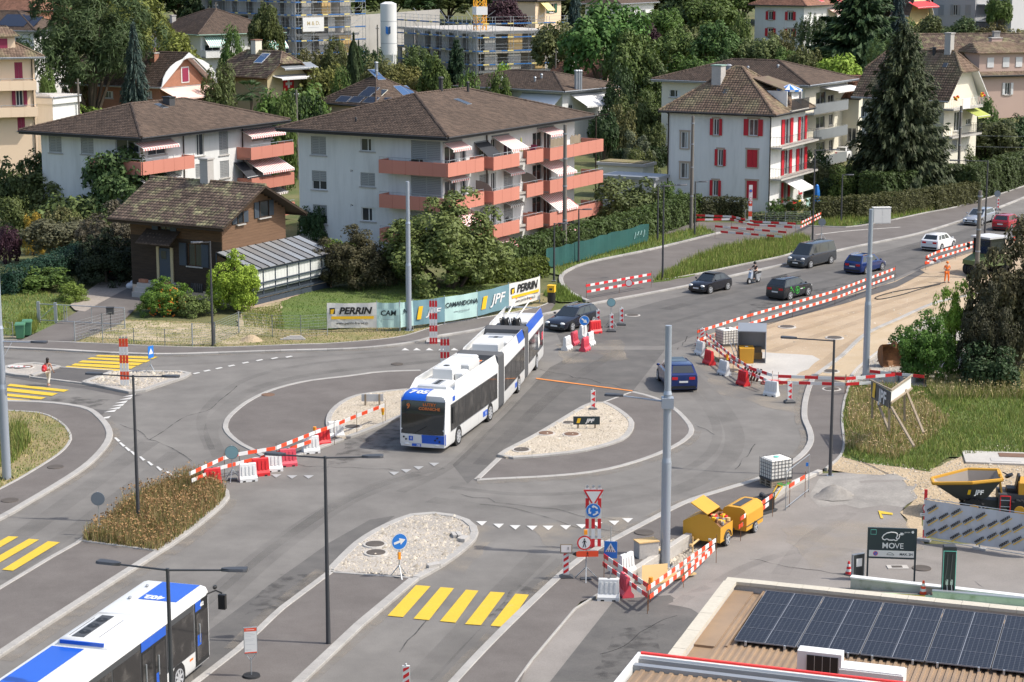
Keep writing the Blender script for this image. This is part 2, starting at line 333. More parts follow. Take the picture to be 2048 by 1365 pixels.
K_TOP=[(-260,688),(0,697),(130,703),(240,709),(340,711),(470,707),(560,704),(703,700),(792,692),(839,684),(874,675),(942,664),(1004,650),(1100,628),(1188,609),(1300,588),(1387,571),(1480,550),(1578,528),(1679,502),(1760,485),(1835,469),(1925,442),(2048,399),(2200,345)]
K_S=[(1629,752),(1618,777),(1610,808),(1609,839),(1618,861),(1622,883),(1611,905),(1585,927),(1519,960),(1446,983),(1373,1007),(1300,1044),(1228,1082),(1190,1103),(1139,1138),(1050,1220),(960,1310),(860,1420)]
R_SITE=[(1395,678),(1440,662),(1500,645),(1585,620),(1680,596),(1790,563),(1850,535),(1990,486),(2048,470),(2200,425)]
drape('road',px(*K_TOP)+px((2300,380))+px(*R_SITE[::-1])+px((1400,700),(1432,722),(1470,745),(1560,772))+px(*K_S)+px((-400,1500)),.0,'asphalt')
drape('side_street',px(*K_TOP[14:])+px((2200,315),(2048,380),(1980,398),(1935,410),(1890,420),(1850,427),(1780,442),(1700,455),(1640,452),(1500,447),(1395,444),(1300,470),(1140,540),(1122,556),(1128,575),(1150,590),(1170,602)),.008,'asphalt_path')
drape('pavement',px(*K_TOP[:13])+px((1100,626),(1110,612),(1100,606),(1079,616),(1010,631),(894,650),(860,659),(792,678),(662,690),(600,692),(470,697),(400,698),(300,695),(150,688),(0,683),(-260,676)),.1,'asphalt_path')
kerb(K_TOP,.34,.125)
kerb([(-260,676),(0,683),(150,688),(300,695),(400,698),(470,697),(600,692),(662,690),(792,678),(860,659),(894,650),(1010,631),(1079,616),(1100,606)],.12,.13)
drape('verge',px((-260,676),(0,683),(30,684),(40,674),(0,672),(-260,660)),.02,'drysoil')
drape('verge',px((142,687),(300,694),(400,697),(470,696),(600,691),(662,689),(792,677),(860,658),(894,649),(1010,630),(1079,615),(1100,604),(1095,585),(1010,600),(860,640),(660,662),(480,655),(400,645),(250,640),(160,672)),.03,'drygrass')
drape('yard_soil',px((170,674),(250,643),(400,648),(478,655),(478,610),(560,590),(560,650),(478,690),(385,690)),.04,'drysoil')
drape('pavement',px(*K_S)+px((1020,1420),(1056,1332),(1091,1290),(1161,1207),(1200,1192),(1270,1143),(1370,1078),(1430,1042),(1520,1002),(1600,962),(1640,946),(1680,916),(1688,890),(1684,846),(1688,806),(1697,770)),.07,'asphalt_path')
kerb(K_S,.34,.11)
kerb([(1700,768),(1688,806),(1684,846),(1688,890),(1680,916),(1651,941)],.14,.13)
kerb([(1640,946),(1600,962),(1520,1002),(1430,1042),(1370,1078),(1270,1143),(1235,1166)],.3,.16,name='retaining_wall',m='concrete_pale',stone=3)
wl=M()
WP=px((1640,946),(1600,962),(1520,1002),(1430,1042),(1370,1078),(1270,1143),(1235,1166))
for a,b in zip(WP,WP[1:]):
 d=(b-a).normalized();n=V((-d.y,d.x,0))*.12
 wl.slab([a+n+V((0,0,.1)),b+n+V((0,0,.1)),b+n-V((0,0,.6)),a+n-V((0,0,.6))],n,.1,'concrete')
wl.build('retaining_wall',kind='structure')
kerb([(1235,1166),(1200,1190),(1161,1207),(1091,1290),(1056,1332),(1010,1400)],.1,.085,smooth=0,stone=2)
drape('yard',px((1640,948),(1600,965),(1520,1005),(1430,1046),(1370,1082),(1270,1147),(1235,1172),(1200,1196),(1161,1211),(1091,1294),(1056,1336),(980,1420),(2300,1420),(2300,1075),(2060,1068),(1850,1070),(1800,1010),(1830,985),(1800,960),(1700,945)),.012,'asphalt_yard',step=1.5)
drape('worn_concrete',px((1640,955),(1665,951),(1700,948),(1760,951),(1790,948),(1812,958),(1835,968),(1827,977),(1836,988),(1806,1002),(1770,998),(1720,1004),(1690,998),(1640,1002),(1618,985),(1630,970)),.0185,'worn_conc',step=1.5)
drape('site_surface',px(*R_SITE)+px((2200,560),(1905,600),(1858,613),(1796,641),(1730,672),(1683,715),(1640,745),(1629,757),(1560,772),(1470,745),(1420,705)),.012,'sandfill')
drape('site_path',px((1629,757),(1683,715),(1730,672),(1796,641),(1858,613),(1905,600),(2100,560),(2100,600),(1900,628),(1870,639),(1796,680),(1741,719),(1710,746),(1695,775)),.05,'sandpath')
drape('concrete_slab',px((1482,740),(1520,705),(1625,712),(1640,720),(1592,752),(1560,770),(1510,762)),.025,'concrete_pale')
drape('tarmac_edge',px((1440,664),(1500,647),(1585,622),(1680,598),(1790,565),(1840,540),(1850,546),(1795,575),(1690,608),(1600,632),(1520,652),(1480,664)),.03,'asphalt_dark')
drape('gravel_bank',px((1695,773),(1710,746),(1741,719),(1796,680),(1870,639),(1960,640),(1960,720),(1850,775)),.03,'gravel_grey')
kerb([(1629,755),(1683,715),(1730,672),(1796,641),(1858,613),(1905,600),(2060,568)],.3,.14)
kerb([(1695,773),(1710,746),(1741,719),(1796,680),(1870,639),(1960,634)],.2,.16,m='concrete_pale')
drape('meadow',px((1702,768),(1690,806),(1686,846),(1690,890),(1683,914),(1720,925),(1800,935),(1860,945),(1900,915),(2300,905),(2300,760),(1960,770),(1850,775)),.03,'lawn')
drape('bare_earth',px((1655,940),(1683,914),(1760,925),(1860,940),(1960,895),(2060,890),(2060,1000),(1880,1010),(1845,1010),(1850,1070),(1800,1010),(1835,985),(1800,955),(1700,947)),.016,'earth',step=1.5)
APR_L=[(841,742),(760,745),(700,753),(616,763),(547,780),(496,804),(462,831),(451,850),(455,866),(479,887),(513,905),(545,925)]
drape('apron',sp(APR_L)+px((592,913),(650,893),(700,877),(753,856),(830,826)),.03,'asphalt_path',flat=True)
kerb(APR_L,.3,.05)
kerb([(545,929),(592,913),(650,893),(684,881)],.34,.1,smooth=0)
ISL_L=[(845,785),(811,783),(770,787),(718,794),(694,803),(674,816),(660,833),(657,852),(665,868),(684,880),(753,856),(807,833),(850,815)]
drape('gravel_island',sp(ISL_L,3),.12,'gravel',depth=.1,flat=True)
kerb(ISL_L,.32,.14)
APR_R=[(953,961),(1009,958),(1078,955),(1163,948),(1231,936),(1300,915),(1350,893),(1375,876),(1383,860),(1371,840),(1345,816),(1306,796),(1264,785)]
drape('apron',sp(APR_R)+px((1204,806),(1000,917)),.03,'asphalt_path',flat=True)
kerb(APR_R,.3,.05);kerb([(953,961),(998,918)],.3,.05,smooth=0);kerb([(1264,785),(1206,806)],.14,.05,smooth=0)
ISL_R=[(1000,914),(1013,905),(1078,871),(1146,830),(1177,813),(1204,808),(1231,820),(1257,840),(1263,854),(1253,874),(1228,888),(1163,905),(1078,915),(1012,919)]
drape('gravel_island',sp(ISL_R,3),.12,'gravel',depth=.1,flat=True)
kerb(ISL_R+ISL_R[:1],.32,.14)
ISL_B=[(660,1145),(712,1093),(760,1062),(814,1038),(855,1031),(910,1037),(937,1049),(949,1066),(939,1088),(889,1128),(832,1160)]
drape('gravel_island',sp(ISL_B,3),.1,'gravel_grey',depth=.1,flat=True)
kerb(ISL_B,.36,.14);kerb([(662,1149),(826,1161)],.14,.13,smooth=0)
drape('pavement',px((662,1150),(828,1162),(720,1252),(590,1375),(500,1470),(300,1440),(392,1370),(480,1302),(560,1225)),.09,'asphalt_path',depth=.09,flat=True)
kerb([(664,1146),(560,1224),(480,1301),(390,1371),(300,1440)],.3,.13,smooth=0)
kerb([(830,1160),(720,1252),(590,1375),(490,1470)],.42,.13,smooth=0)
MED=[(164,1086),(186,1064),(250,1015),(310,980),(380,958),(425,965),(446,982),(453,996),(438,1016),(393,1054),(342,1091),(318,1108)]
drape('dry_bed',px(*MED),.1,'drysoil',depth=.1,flat=True)
kerb([(425,967),(446,982),(453,996),(438,1016),(393,1054),(342,1091),(298,1119),(180,1194),(90,1252),(0,1312),(-120,1392)],.36,.14)
kerb([(186,1064),(164,1085),(103,1119),(0,1181),(-140,1265)],.22,.13,smooth=0);kerb([(166,1086),(320,1107)],.16,.13,smooth=0)
drape('pavement',px((166,1087),(318,1108),(180,1194),(0,1312),(-140,1400),(-140,1265),(0,1181),(103,1119)),.09,'asphalt_path',depth=.09,flat=True)
CO=[(-200,1140),(0,1039),(51,1010),(120,969),(171,935),(203,904),(218,880),(217,862),(204,843),(178,822),(130,812),(68,807),(-60,804)]
CI=[(-60,822),(68,828),(103,838),(127,853),(139,870),(140,886),(120,910),(68,944),(0,982),(-200,1080)]
drape('pavement',sp(CO)+sp(CI),.09,'asphalt_path',depth=.09,flat=True)
kerb(CO,.36,.13);kerb(CI,.16,.13)
drape('lawn',px(*CI),.1,'drygrass',depth=.1,flat=True)
drape('gravel_island',px((172,768),(228,748),(371,748),(378,753),(276,786),(262,785)),.12,'gravel_grey',depth=.1,flat=True)
kerb([(168,768),(226,747),(373,747),(380,753),(275,788),(260,787),(168,768)],.34,.16,smooth=0)
drape('gravel_island',px((8,742),(20,733),(68,730),(118,737),(62,753),(14,750)),.12,'gravel_grey',depth=.1,flat=True)
kerb([(62,755),(14,751),(7,742),(20,733),(68,730),(118,736),(62,755)],.34,.15,smooth=0)
drape('refuge',px((64,755),(120,738),(226,745),(168,767)),.05,'asphalt_dark',depth=.05,flat=True)
kerb([(62,756),(168,769)],.18,.1,smooth=0);kerb([(120,737),(226,744)],.16,.1,smooth=0)
drape('new_tarmac',px((0,752),(62,763),(170,778),(262,796),(285,790),(275,790),(168,772),(62,757),(14,753)),.006,'asphalt_dark',flat=True)
for ip,(nm,pp,m) in enumerate([('road_patch',[(905,930),(1010,830),(1100,735),(1170,700),(1330,700),(1264,785),(1204,808),(1146,828),(1000,912),(935,968)],'asphalt_mid'),('road_patch',[(1340,692),(1440,652),(1620,607),(1780,562),(1850,530),(2048,468),(2048,430),(1700,520),(1330,600),(1110,660),(1125,692)],'asphalt_mid'),
    ('road_patch',[(380,1290),(540,1170),(660,1085),(740,1040),(790,1032),(690,1110),(560,1218),(480,1296),(388,1366)],'asphalt_mid'),('road_patch',[(1000,1365),(1090,1282),(1160,1205),(1120,1175),(1030,1240),(900,1365)],'asphalt_dark'),('road_patch',[(165,820),(180,828),(205,830),(215,822),(190,819)],'asphalt_dark'),('road_patch',[(1100,1365),(1230,1200),(1340,1190),(1400,1230),(1290,1365)],'asphalt_mid')]):
 drape(nm,px(*pp),(.003+.0015*ip+(.012 if ip==5 else 0)) if m=='asphalt_mid' else .016,m)
GI=[(1306,566),(1340,562),(1400,548),(1480,531),(1570,512),(1602,497),(1622,482),(1602,473),(1520,484),(1450,497),(1380,522),(1322,552)]
drape('grass_island',px(*GI),.1,'lawn',depth=.1)
kerb([(1326,562),(1400,549),(1480,532),(1570,513),(1606,498)],.16,.13)
drape('verge',px((1122,553),(1135,541),(1180,524),(1300,499),(1432,466),(1400,456),(1290,480),(1180,508),(1100,530),(1085,545)),.06,'lawn')
kerb([(1176,604),(1150,592),(1128,576),(1122,556),(1136,543),(1180,526),(1300,501),(1440,467)],.34,.13)
drape('verge',px((1086,592),(1118,572),(1150,595),(1165,603),(1120,606)),.06,'lawn')
drape('verge',px((1500,446),(1640,453),(1700,454),(1850,427),(1935,409),(1960,400),(1800,425),(1640,440),(1500,432)),.06,'lawn')
kerb([(1500,450),(1640,454),(1700,455),(1780,442),(1850,427),(1890,420),(1935,410),(2048,380)],.16,.1)
kerb([(1630,470),(1700,462),(1800,455)],.2,.03,smooth=0)
drape('driveway',px((40,683),(120,645),(180,610),(250,565),(300,572),(290,600),(240,650),(140,690)),.05,'asphalt_path')
drape('cobbled_drive',px((140,612),(165,590),(200,566),(255,560),(275,568),(205,605),(170,625),(150,622)),.06,'cobbles')
drape('garden_path',px((470,612),(520,600),(560,590),(625,566),(640,575),(560,605),(505,620)),.05,'path_brown')
drape('lawn',px((0,560),(140,600),(120,645),(60,672),(-60,672),(-60,560)),.03,'lawn');drape('lawn',px((490,625),(620,580),(820,560),(1000,570),(1000,600),(860,636),(660,660),(560,660)),.035,'lawn')
drape('lawn',px((1600,440),(1760,430),(1900,400),(1700,380),(1640,400)),.03,'lawn')
def ribbon(ps,w,m,z,name,n=6):
 P=spline(px(*ps),n);q=M();L=[]
 for i,p in enumerate(P):
  d=(P[min(i+1,len(P)-1)]-P[max(i-1,0)]);d.z=0;d.normalize();k=V((-d.y,d.x,0))*w/2;h_=gz(p.x,p.y)+z;L.append(((p.x+k.x,p.y+k.y,h_),(p.x-k.x,p.y-k.y,h_)))
 for a,b in zip(L,L[1:]):q.quad(a[0],a[1],b[1],b[0],m)
 return q.build(name,kind='structure')
TR=[[(1240,640),(1000,690),(780,712),(600,732),(480,765),(405,830),(420,900)],[(1250,655),(1010,705),(800,730),(640,747),(500,782),(425,850),(440,915)],[(1330,705),(1430,800),(1470,880),(1420,950),(1280,1000),(1050,1020),(860,1000)],[(1300,712),(1400,800),(1435,870),(1390,930),(1250,975),(1060,990),(900,975)],[(880,935),(720,985),(560,1080),(400,1210),(250,1340)],[(840,950),(700,1000),(560,1095),(430,1210),(300,1340)],[(1180,690),(1080,760),(990,845),(905,930),(800,985)],[(1240,700),(1130,770),(1040,850),(960,930)],[(1330,620),(1560,560),(1780,510),(2040,425)],[(1330,650),(1560,585),(1780,530),(2040,445)],[(350,905),(240,990),(120,1080),(0,1160)],[(300,885),(190,965),(60,1060),(-40,1130)],[(0,715),(200,735),(400,728),(600,716),(800,702)],[(1130,1120),(1000,1240),(880,1365)],[(1080,1110),(960,1230),(840,1360)],[(1330,1230),(1480,1120),(1650,1080),(1900,1110)],[(1560,1130),(1620,1060),(1700,1010)]]
for i,t_ in enumerate(TR):ribbon(t_,.55+.25*(i%3),'tyre_mark',.0125+.0004*i,'tyre_track')
for i,(t_,m_) in enumerate([([(1040,1170),(1090,1185),(1010,1260),(950,1250)],'oil_stain'),([(560,1150),(640,1150),(560,1230),(480,1240)],'oil_stain'),([(1410,700),(1520,770),(1600,790),(1600,830),(1440,790),(1380,720)],'dust'),([(1110,690),(1240,680),(1260,720),(1130,730)],'dust'),([(1060,1050),(1260,1035),(1230,1080),(1100,1100)],'dust'),([(1560,1040),(1800,1010),(1850,1080),(1620,1120)],'dust'),([(960,1050),(880,1140),(930,1150),(1000,1060)],'dust'),([(700,880),(820,840),(800,900),(640,940)],'oil_stain'),([(1500,610),(1790,545),(1800,555),(1500,630)],'oil_stain'),([(1240,1260),(1330,1250),(1310,1340),(1180,1365)],'oil_stain'),([(60,790),(220,800),(180,818),(60,806)],'oil_stain')]):drape('road_stain',px(*t_),.0200+.0004*i+(.012 if t_[0][0]>1230 and t_[0][1]>1030 else 0),m_)
for i,t_ in enumerate([K_S,K_TOP[:9],[(453,1000),(440,1022),(395,1060),(345,1097),(180,1203),(0,1322)],[(826,1166),(716,1262),(580,1382)],[(655,1142),(556,1222),(476,1300)],CO[2:9],[(p[0],p[1]+3) for p in APR_R[:9]]]):ribbon(t_,1.1,'gutter_dirt',.0252+.0002*i,'gutter_dirt')
for i,t_ in enumerate([[(1500,690),(1620,655),(1760,610),(1900,565)],[(1540,705),(1660,665),(1790,620),(1920,575)],[(1480,670),(1600,640),(1720,610),(1860,560),(1990,520)],[(1640,735),(1700,690),(1800,640),(1900,608)]]):ribbon(t_,.7,'sand_track',.06+.001*i,'sand_track')
rk=random.Random(3)
for (u,v,du,dv,k) in [(905,985,26,5,12),(960,1010,30,6,11),(1355,700,2,-5,8),(1470,940,7,-9,6),(300,880,20,-12,8),(900,1180,-10,12,10),(240,850,14,8,10),(1390,850,9,5,5),(560,930,22,3,12),(1500,1100,18,4,14),(1200,1310,20,-10,7),(1080,740,20,3,10)]:
 ps=[(u,v)]
 for _ in range(k):ps.append((ps[-1][0]+du*rk.uniform(.5,1.5),ps[-1][1]+dv+rk.uniform(-5,5)))
 ribbon(ps,.055,'crack',.026,'road_crack',2)
ROADM=empty('road_markings',(0,0,0));ROADM['kind']='structure'
def mark(name,pp,m,z=.028):
 ps=[G(u,v) for u,v in pp];mm=M();mm.poly([(p.x,p.y,gz(p.x,p.y)+z) for p in ps],m);return mm.build(name,ROADM,kind='structure')
for b in [((832,1172),(861,1174),(806,1236),(775,1233)),((881,1176),(908,1178),(858,1242),(827,1239)),((932,1181),(957,1183),(911,1247),(880,1244)),((981,1185),(1010,1187),(962,1252),(930,1250)),((1031,1189),(1058,1191),(1014,1256),(981,1253)),
  ((17,1074),(37,1075),(-62,1132),(-86,1130)),((58,1079),(78,1081),(-20,1138),(-43,1136)),((96,1084),(120,1086),(26,1143),(4,1141)),
  ((196,711),(316,715),(306,719),(190,714)),((182,716),(302,721),(292,726),(174,719)),((165,722),(287,727),(276,732),(156,726)),((150,728),(273,733),(262,739),(142,732)),((134,733),(255,741),(244,747),(126,738)),
  ((20,769),(138,781),(128,785),(14,773)),((14,777),(116,788),(104,793),(-10,781)),((-10,786),(92,796),(82,800),(-20,790)),((-20,794),(72,803),(60,808),(-30,799))]:
 mark('crossing_stripe',b,'yellow_paint')
for u,v in [(963,1048),(997,1053),(1030,1056),(1064,1057),(1096,1057),(1131,1056),(1163,1054),(1194,1050),(1228,1047),(1255,1042)]:
 mark('give_way_tooth',[(u-11,v-4),(u+11,v-4),(u+1,v+5)],'white_paint')
for u,v in [(552,953),(584,955),(617,955),(868,930),(837,937),(812,943),(788,948)]:mark('give_way_tooth',[(u-10,v-3),(u+11,v-3),(u,v+4)],'faded_paint')
for u,v in [(811,700),(834,700),(859,700),(884,700),(909,700)]:mark('give_way_tooth',[(u-8,v+2),(u+8,v+2),(u-1,v-3)],'white_paint')
for u,v in [(259,792),(252,798),(243,805),(237,811),(230,817),(221,823),(209,836)]:mark('give_way_tooth',[(u-14,v+3),(u+8,v+2),(u+13,v-3)],'white_paint')
for u,v in [(234,881),(244,891),(255,900),(266,908),(284,919),(300,929),(318,939),(338,949),(357,957)]:mark('dash_line',[(u-6,v-4),(u-2,v-5),(u+7,v+2),(u+2,v+4)],'white_paint')
for u,v in [(393,748),(414,743),(438,738),(463,733),(491,727),(519,722),(549,718),(578,715)]:mark('dash_line',[(u-8,v),(u+4,v-2.4),(u+8,v-1),(u-4,v+1.6)],'white_paint')
mark('spray_line',[(1072,757),(1265,782),(1265,784),(1072,759)],'orange_paint')
ZP=[]
for p in [(1757,1010),(1786,1009)]:pass
drape('yellow_line',px((1757,1008),(1786,1012),(1786,1015),(1763,1013),(1768,1021),(1762,1021)),.05,'yellow_paint',step=3)
def pebbles(poly,n,size,name,z=.12,cols='stone'):
 P=[G(*p) for p in poly];xs=[p.x for p in P];ys=[p.y for p in P];vs=[];fs=[]
 def inside(x,y):
  c=False;j=len(P)-1
  for i in range(len(P)):
   if (P[i].y>y)!=(P[j].y>y) and x<(P[j].x-P[i].x)*(y-P[i].y)/(P[j].y-P[i].y)+P[i].x:c=not c
   j=i
  return c
 k=0
 while k<n:
  x,y=random.uniform(min(xs),max(xs)),random.uniform(min(ys),max(ys))
  if not inside(x,y):continue
  k+=1;s=size*random.uniform(.5,1.5)*(2.2 if random.random()<.04 else 1);b=len(vs);a=random.uniform(0,pi);h=gz(x,y)+z
  for i in range(4):vs.append((x+s*cos(a+i*pi/2)*random.uniform(.7,1.2),y+s*sin(a+i*pi/2)*random.uniform(.7,1.2),h-.02))
  vs.append((x+random.uniform(-.3,.3)*s,y,h+s*random.uniform(.5,.9)))
  for i in range(4):fs.append((b+i,b+(i+1)%4,b+4))
 o=link(name,fast_mesh(name,vs,fs,cols,3));o['kind']='stuff'
pebbles(ISL_L,1300,.05,'loose_gravel');pebbles(ISL_R,1800,.05,'loose_gravel');pebbles(ISL_B,2400,.055,'loose_gravel',.1);pebbles([(172,768),(228,748),(371,748),(276,786)],700,.08,'loose_gravel');pebbles([(1655,940),(1683,914),(1860,940),(1960,895),(2060,890),(2060,1000),(1845,1010),(1800,955)],1200,.035,'loose_gravel',.05)
pebbles([(1330,1140),(1420,1080),(1340,1070),(1265,1150)],800,.08,'loose_gravel',.0)
pebbles([(1500,660),(1790,575),(1900,545),(1900,590),(1700,690),(1630,740),(1520,700)],700,.035,'loose_gravel',.02);pebbles([(1700,765),(1745,722),(1800,684),(1880,645),(1880,720),(1800,765)],1500,.07,'loose_gravel',.03)
def heap(u,v,wpx,h,m,label,cat):
 c=B(u,v);r=wpx/2*c.y/FP;mm=M();rings=[]
 for k,(a,z) in enumerate([(1.15,-.05),(.9,.12),(.6,.5),(.3,.85),(.06,1)]):
  rings.append([(r*a*cos(t)*random.uniform(.85,1.15),r*.75*a*sin(t)*random.uniform(.85,1.15),h*z*random.uniform(.9,1.1)) for t in np.linspace(0,2*pi,15)[:-1]])
 mm.loft(rings,m);o=mm.build('gravel_heap',None,smooth=60,loc=(c.x,c.y,c.z));tag(o,label,cat)
heap(1668,992,80,.55,'worn_conc','low grey gravel heap on the worn concrete of the yard','gravel heap');heap(502,683,50,.45,'earth','small heap of reddish broken stones behind the pavement by the fence','rubble heap')
# ---------------------------------------------------------------- buildings
def tiles(root,faces,m='tile_brown',tw=.30,th=.36,name='roof_tiles'):
 """faces: list of (bottom edge a, b, rest of the polygon) in local space; lays overlapping pan tiles course by course"""
 AV=[];AF=[];base=0
 for poly in faces:
  P=[V(p) for p in poly];e=(P[1]-P[0]).normalized();n=e.cross(P[2]-P[0]).normalized()
  if n.z<0:n=-n
  s=n.cross(e)
  if s.z<0:s=-s
  q=np.array([((p-P[0]).dot(e),(p-P[0]).dot(s)) for p in P]);x0,y0=q.min(0);x1,y1=q.max(0)
  cx=np.arange(x0+tw/2,x1,tw);cy=np.arange(y0,y1,th);X,Y=np.meshgrid(cx,cy);X=X.ravel();Y=Y.ravel()
  ins=np.zeros(len(X),bool);yc=Y+th*.5;j=len(q)-1
  for i in range(len(q)):
   a,b=q[i],q[j]
   if abs(a[1]-b[1])>1e-9:
    c=((a[1]>yc)!=(b[1]>yc))&(X<(b[0]-a[0])*(yc-a[1])/(b[1]-a[1])+a[0]);ins^=c
   j=i
  X=X[ins];Y=Y[ins];k=len(X)
  if not k:continue
  prof=[(-.5,.012),(-.12,.062),(.22,.05),(.5,.012)];jit=np.random.uniform(-.012,.012,k)
  pts=[]
  for (px_,h) in prof:pts.append((X+px_*tw,Y-.05,h+.035+jit))
  for (px_,h) in prof:pts.append((X+px_*tw,Y+th,h*.8+.004+0*X))
  for (px_,h) in prof:pts.append((X+px_*tw,Y-.05,0*X-.005))
  A=np.stack([np.stack(p,-1) for p in pts],1)
  Wd=np.array(P[0])[None,None]+A[...,0:1]*np.array(e)+A[...,1:2]*np.array(s)+A[...,2:3]*np.array(n)
  AV.append(Wd.reshape(-1,3));bi=base+np.arange(k)[:,None]*12
  for f in ((0,1,5,4),(1,2,6,5),(2,3,7,6),(8,9,1,0),(9,10,2,1),(10,11,3,2)):AF.append(bi+np.array(f)[None])
  base+=k*12
 o=link(name,fast_mesh(name,np.concatenate(AV),np.concatenate(AF),m),root);o['kind']='stuff';return o
class House:
 def __init__(s,name,label,eu,ev,D,uR,uL,th=60,ov=.8,wall='wall_white',cat='house',ze=None,lx=None,ly=None):
  X=at(eu,ev,D) if ze is None else G(eu,ev,ze);s.z0=terr(X.y)-.3;s.he=X.z-s.z0;s.th=radians(th);s.ov=ov
  s.lx=lx or len_to(X,th,uR);s.ly=ly or len_to(X,th+90,uL);s.C=X;s.op={'L':[],'R':[]};s.wm=wall
  s.root=empty(name,(X.x,X.y,s.z0),s.th,label,cat);s.mw=s.root.matrix_basis.inverted() if False else (Mx.Translation((X.x,X.y,s.z0))@Mx.Rotation(s.th,4,'Z')).inverted()
  s.todo=[]
 def W(s,t,z,d,side):return (s.ov-d,t,z) if side=='L' else (t,s.ov-d,z)
 def px(s,side,u,v,d=0.0):
  o=s.mw@V((0,0,CH));r=s.mw.to_3x3()@V(ray(u,v));ax=0 if side=='L' else 1;k=((s.ov-d)-o[ax])/r[ax];p=o+r*k
  return (p.y if side=='L' else p.x),p.z
 def box(s,m,side,t0,t1,z0,z1,d0,d1,mt):
  a=s.W(t0,z0,d0,side);b=s.W(t1,z1,d1,side);m.bx(min(a[0],b[0]),max(a[0],b[0]),min(a[1],b[1]),max(a[1],b[1]),min(z0,z1),max(z0,z1),mt)
 def hole(s,side,u0,v0,u1,v1):
  uc,vc=(u0+u1)/2,(v0+v1)/2;ta=s.px(side,u0,vc)[0];tb=s.px(side,u1,vc)[0];z1=s.px(side,uc,v0)[1];z0=s.px(side,uc,v1)[1]
  r=(min(ta,tb),max(ta,tb),z0,z1);s.op[side].append(r);return r
 def win(s,side,u0,v0,u1,v1,st='plain',r=None,shm='red_shutter',frame='white',trim=None,sill=True,n=2):
  t0,t1,z0,z1=r or s.hole(side,u0,v0,u1,v1)
  if r:s.op[side].append(r)
  m=M();w=t1-t0;f=.07
  for a,b,c,d in ((t0,t0+f,z0,z1),(t1-f,t1,z0,z1),(t0+f,t1-f,z0,z0+f),(t0+f,t1-f,z1-f,z1)):s.box(m,side,a,b,c,d,-.16,-.09,frame)
  for k in range(1,n):c=t0+w*k/n;s.box(m,side,c-.04,c+.04,z0+f,z1-f,-.155,-.095,frame)
  if trim:
   for a,b,c,d in ((t0-.14,t0-.002,z0-.02,z1+.02),(t1+.002,t1+.14,z0-.02,z1+.02),(t0-.2,t1+.2,z1+.02,z1+.18)):s.box(m,side,a,b,c,d,.003,.05,trim)
  o=m.build('window',s.root)
  p=M();s.box(p,side,t0+f,t1-f,z0+f,z1-f,-.15,-.12,'glass_house');p.build('pane',o)
  if st=='plain' and w>.6:
   p=M();s.box(p,side,t0+f,t0+f+w*.25,z0+f,z1-f,-.118,-.112,'curtain');p.build('curtain',o)
  if sill:p=M();s.box(p,side,t0-.12,t1+.12,z0-.1,z0-.002,-.1,.1,trim or 'concrete');p.build('sill',o)
  if st in ('blind','half'):
   p=M();zb=z0+f if st=='blind' else z0+(z1-z0)*.45;k=max(4,int((z1-zb)/.14))
   for i in range(k):
    za=zb+(z1-zb)*i/k;zc=zb+(z1-zb)*(i+.86)/k;a=s.W(t0+.01,za,-.06,side);b=s.W(t1-.01,zc,-.03,side);s.box(p,side,t0+.01,t1-.01,za,zc,-.075,-.035-.02*(i%2),'blind')
   p.build('blind',o)
  if st=='closed':
   for a,b in ((t0,(t0+t1)/2-.01),((t0+t1)/2+.01,t1)):p=M();s.box(p,side,a,b,z0,z1,-.05,-.01,shm);p.build('shutter',o)
  if st=='open':
   for a,b in ((t0-w/2-.06,t0-.05),(t1+.05,t1+w/2+.06)):
    p=M();s.box(p,side,a,b,z0,z1,.055,.1,shm)
    for q in range(2):s.box(p,side,a+.05,b-.05,z0+.08+q*(z1-z0)/2,z0+(q+1)*(z1-z0)/2-.06,.1,.115,shm)
    p.build('shutter',o)
  return o
 def walls(s,plinth=None):
  m=M();x1=s.lx-s.ov;y1=s.ly-s.ov;z1=s.he;o=s.ov
  for side,T0,T1 in (('L',o,y1),('R',o,x1)):
   ops=[r for r in s.op[side]];ts=sorted({T0,T1}|{max(T0,min(T1,q)) for r in ops for q in r[:2]});zs=sorted({-.5,z1}|{max(-.5,min(z1,q)) for r in ops for q in r[2:]})
   for a,b in zip(ts,ts[1:]):
    for c,d in zip(zs,zs[1:]):
     tc,zc=(a+b)/2,(c+d)/2
     if any(r[0]<tc<r[1] and r[2]<zc<r[3] for r in ops):continue
     m.quad(s.W(a,c,0,side),s.W(b,c,0,side),s.W(b,d,0,side),s.W(a,d,0,side),s.wm)
   for (a,b,c,d) in ops:
    for q in (((a,c),(b,c)),((a,d),(b,d)),((a,c),(a,d)),((b,c),(b,d))):
     (p0,q0),(p1,q1)=q;m.quad(s.W(p0,q0,0,side),s.W(p1,q1,0,side),s.W(p1,q1,-.2,side),s.W(p0,q0,-.2,side),s.wm)
    m.quad(s.W(a,c,-.2,side),s.W(b,c,-.2,side),s.W(b,d,-.2,side),s.W(a,d,-.2,side),'black')
  m.quad((x1,o,-.5),(x1,y1,-.5),(x1,y1,z1),(x1,o,z1),s.wm);m.quad((o,y1,-.5),(x1,y1,-.5),(x1,y1,z1),(o,y1,z1),s.wm)
  m.quad((o,o,z1),(x1,o,z1),(x1,y1,z1),(o,y1,z1),s.wm)
  for g in s.todo:m.add(*g)
  s.wallo=m.build('wall',s.root)
  if plinth:
   p=M();p.bx(o-.03,x1,o-.03,o-.002,-.5,.9,plinth);p.bx(o-.03,o-.002,o,y1,-.5,.9,plinth);p.build('plinth',s.root)
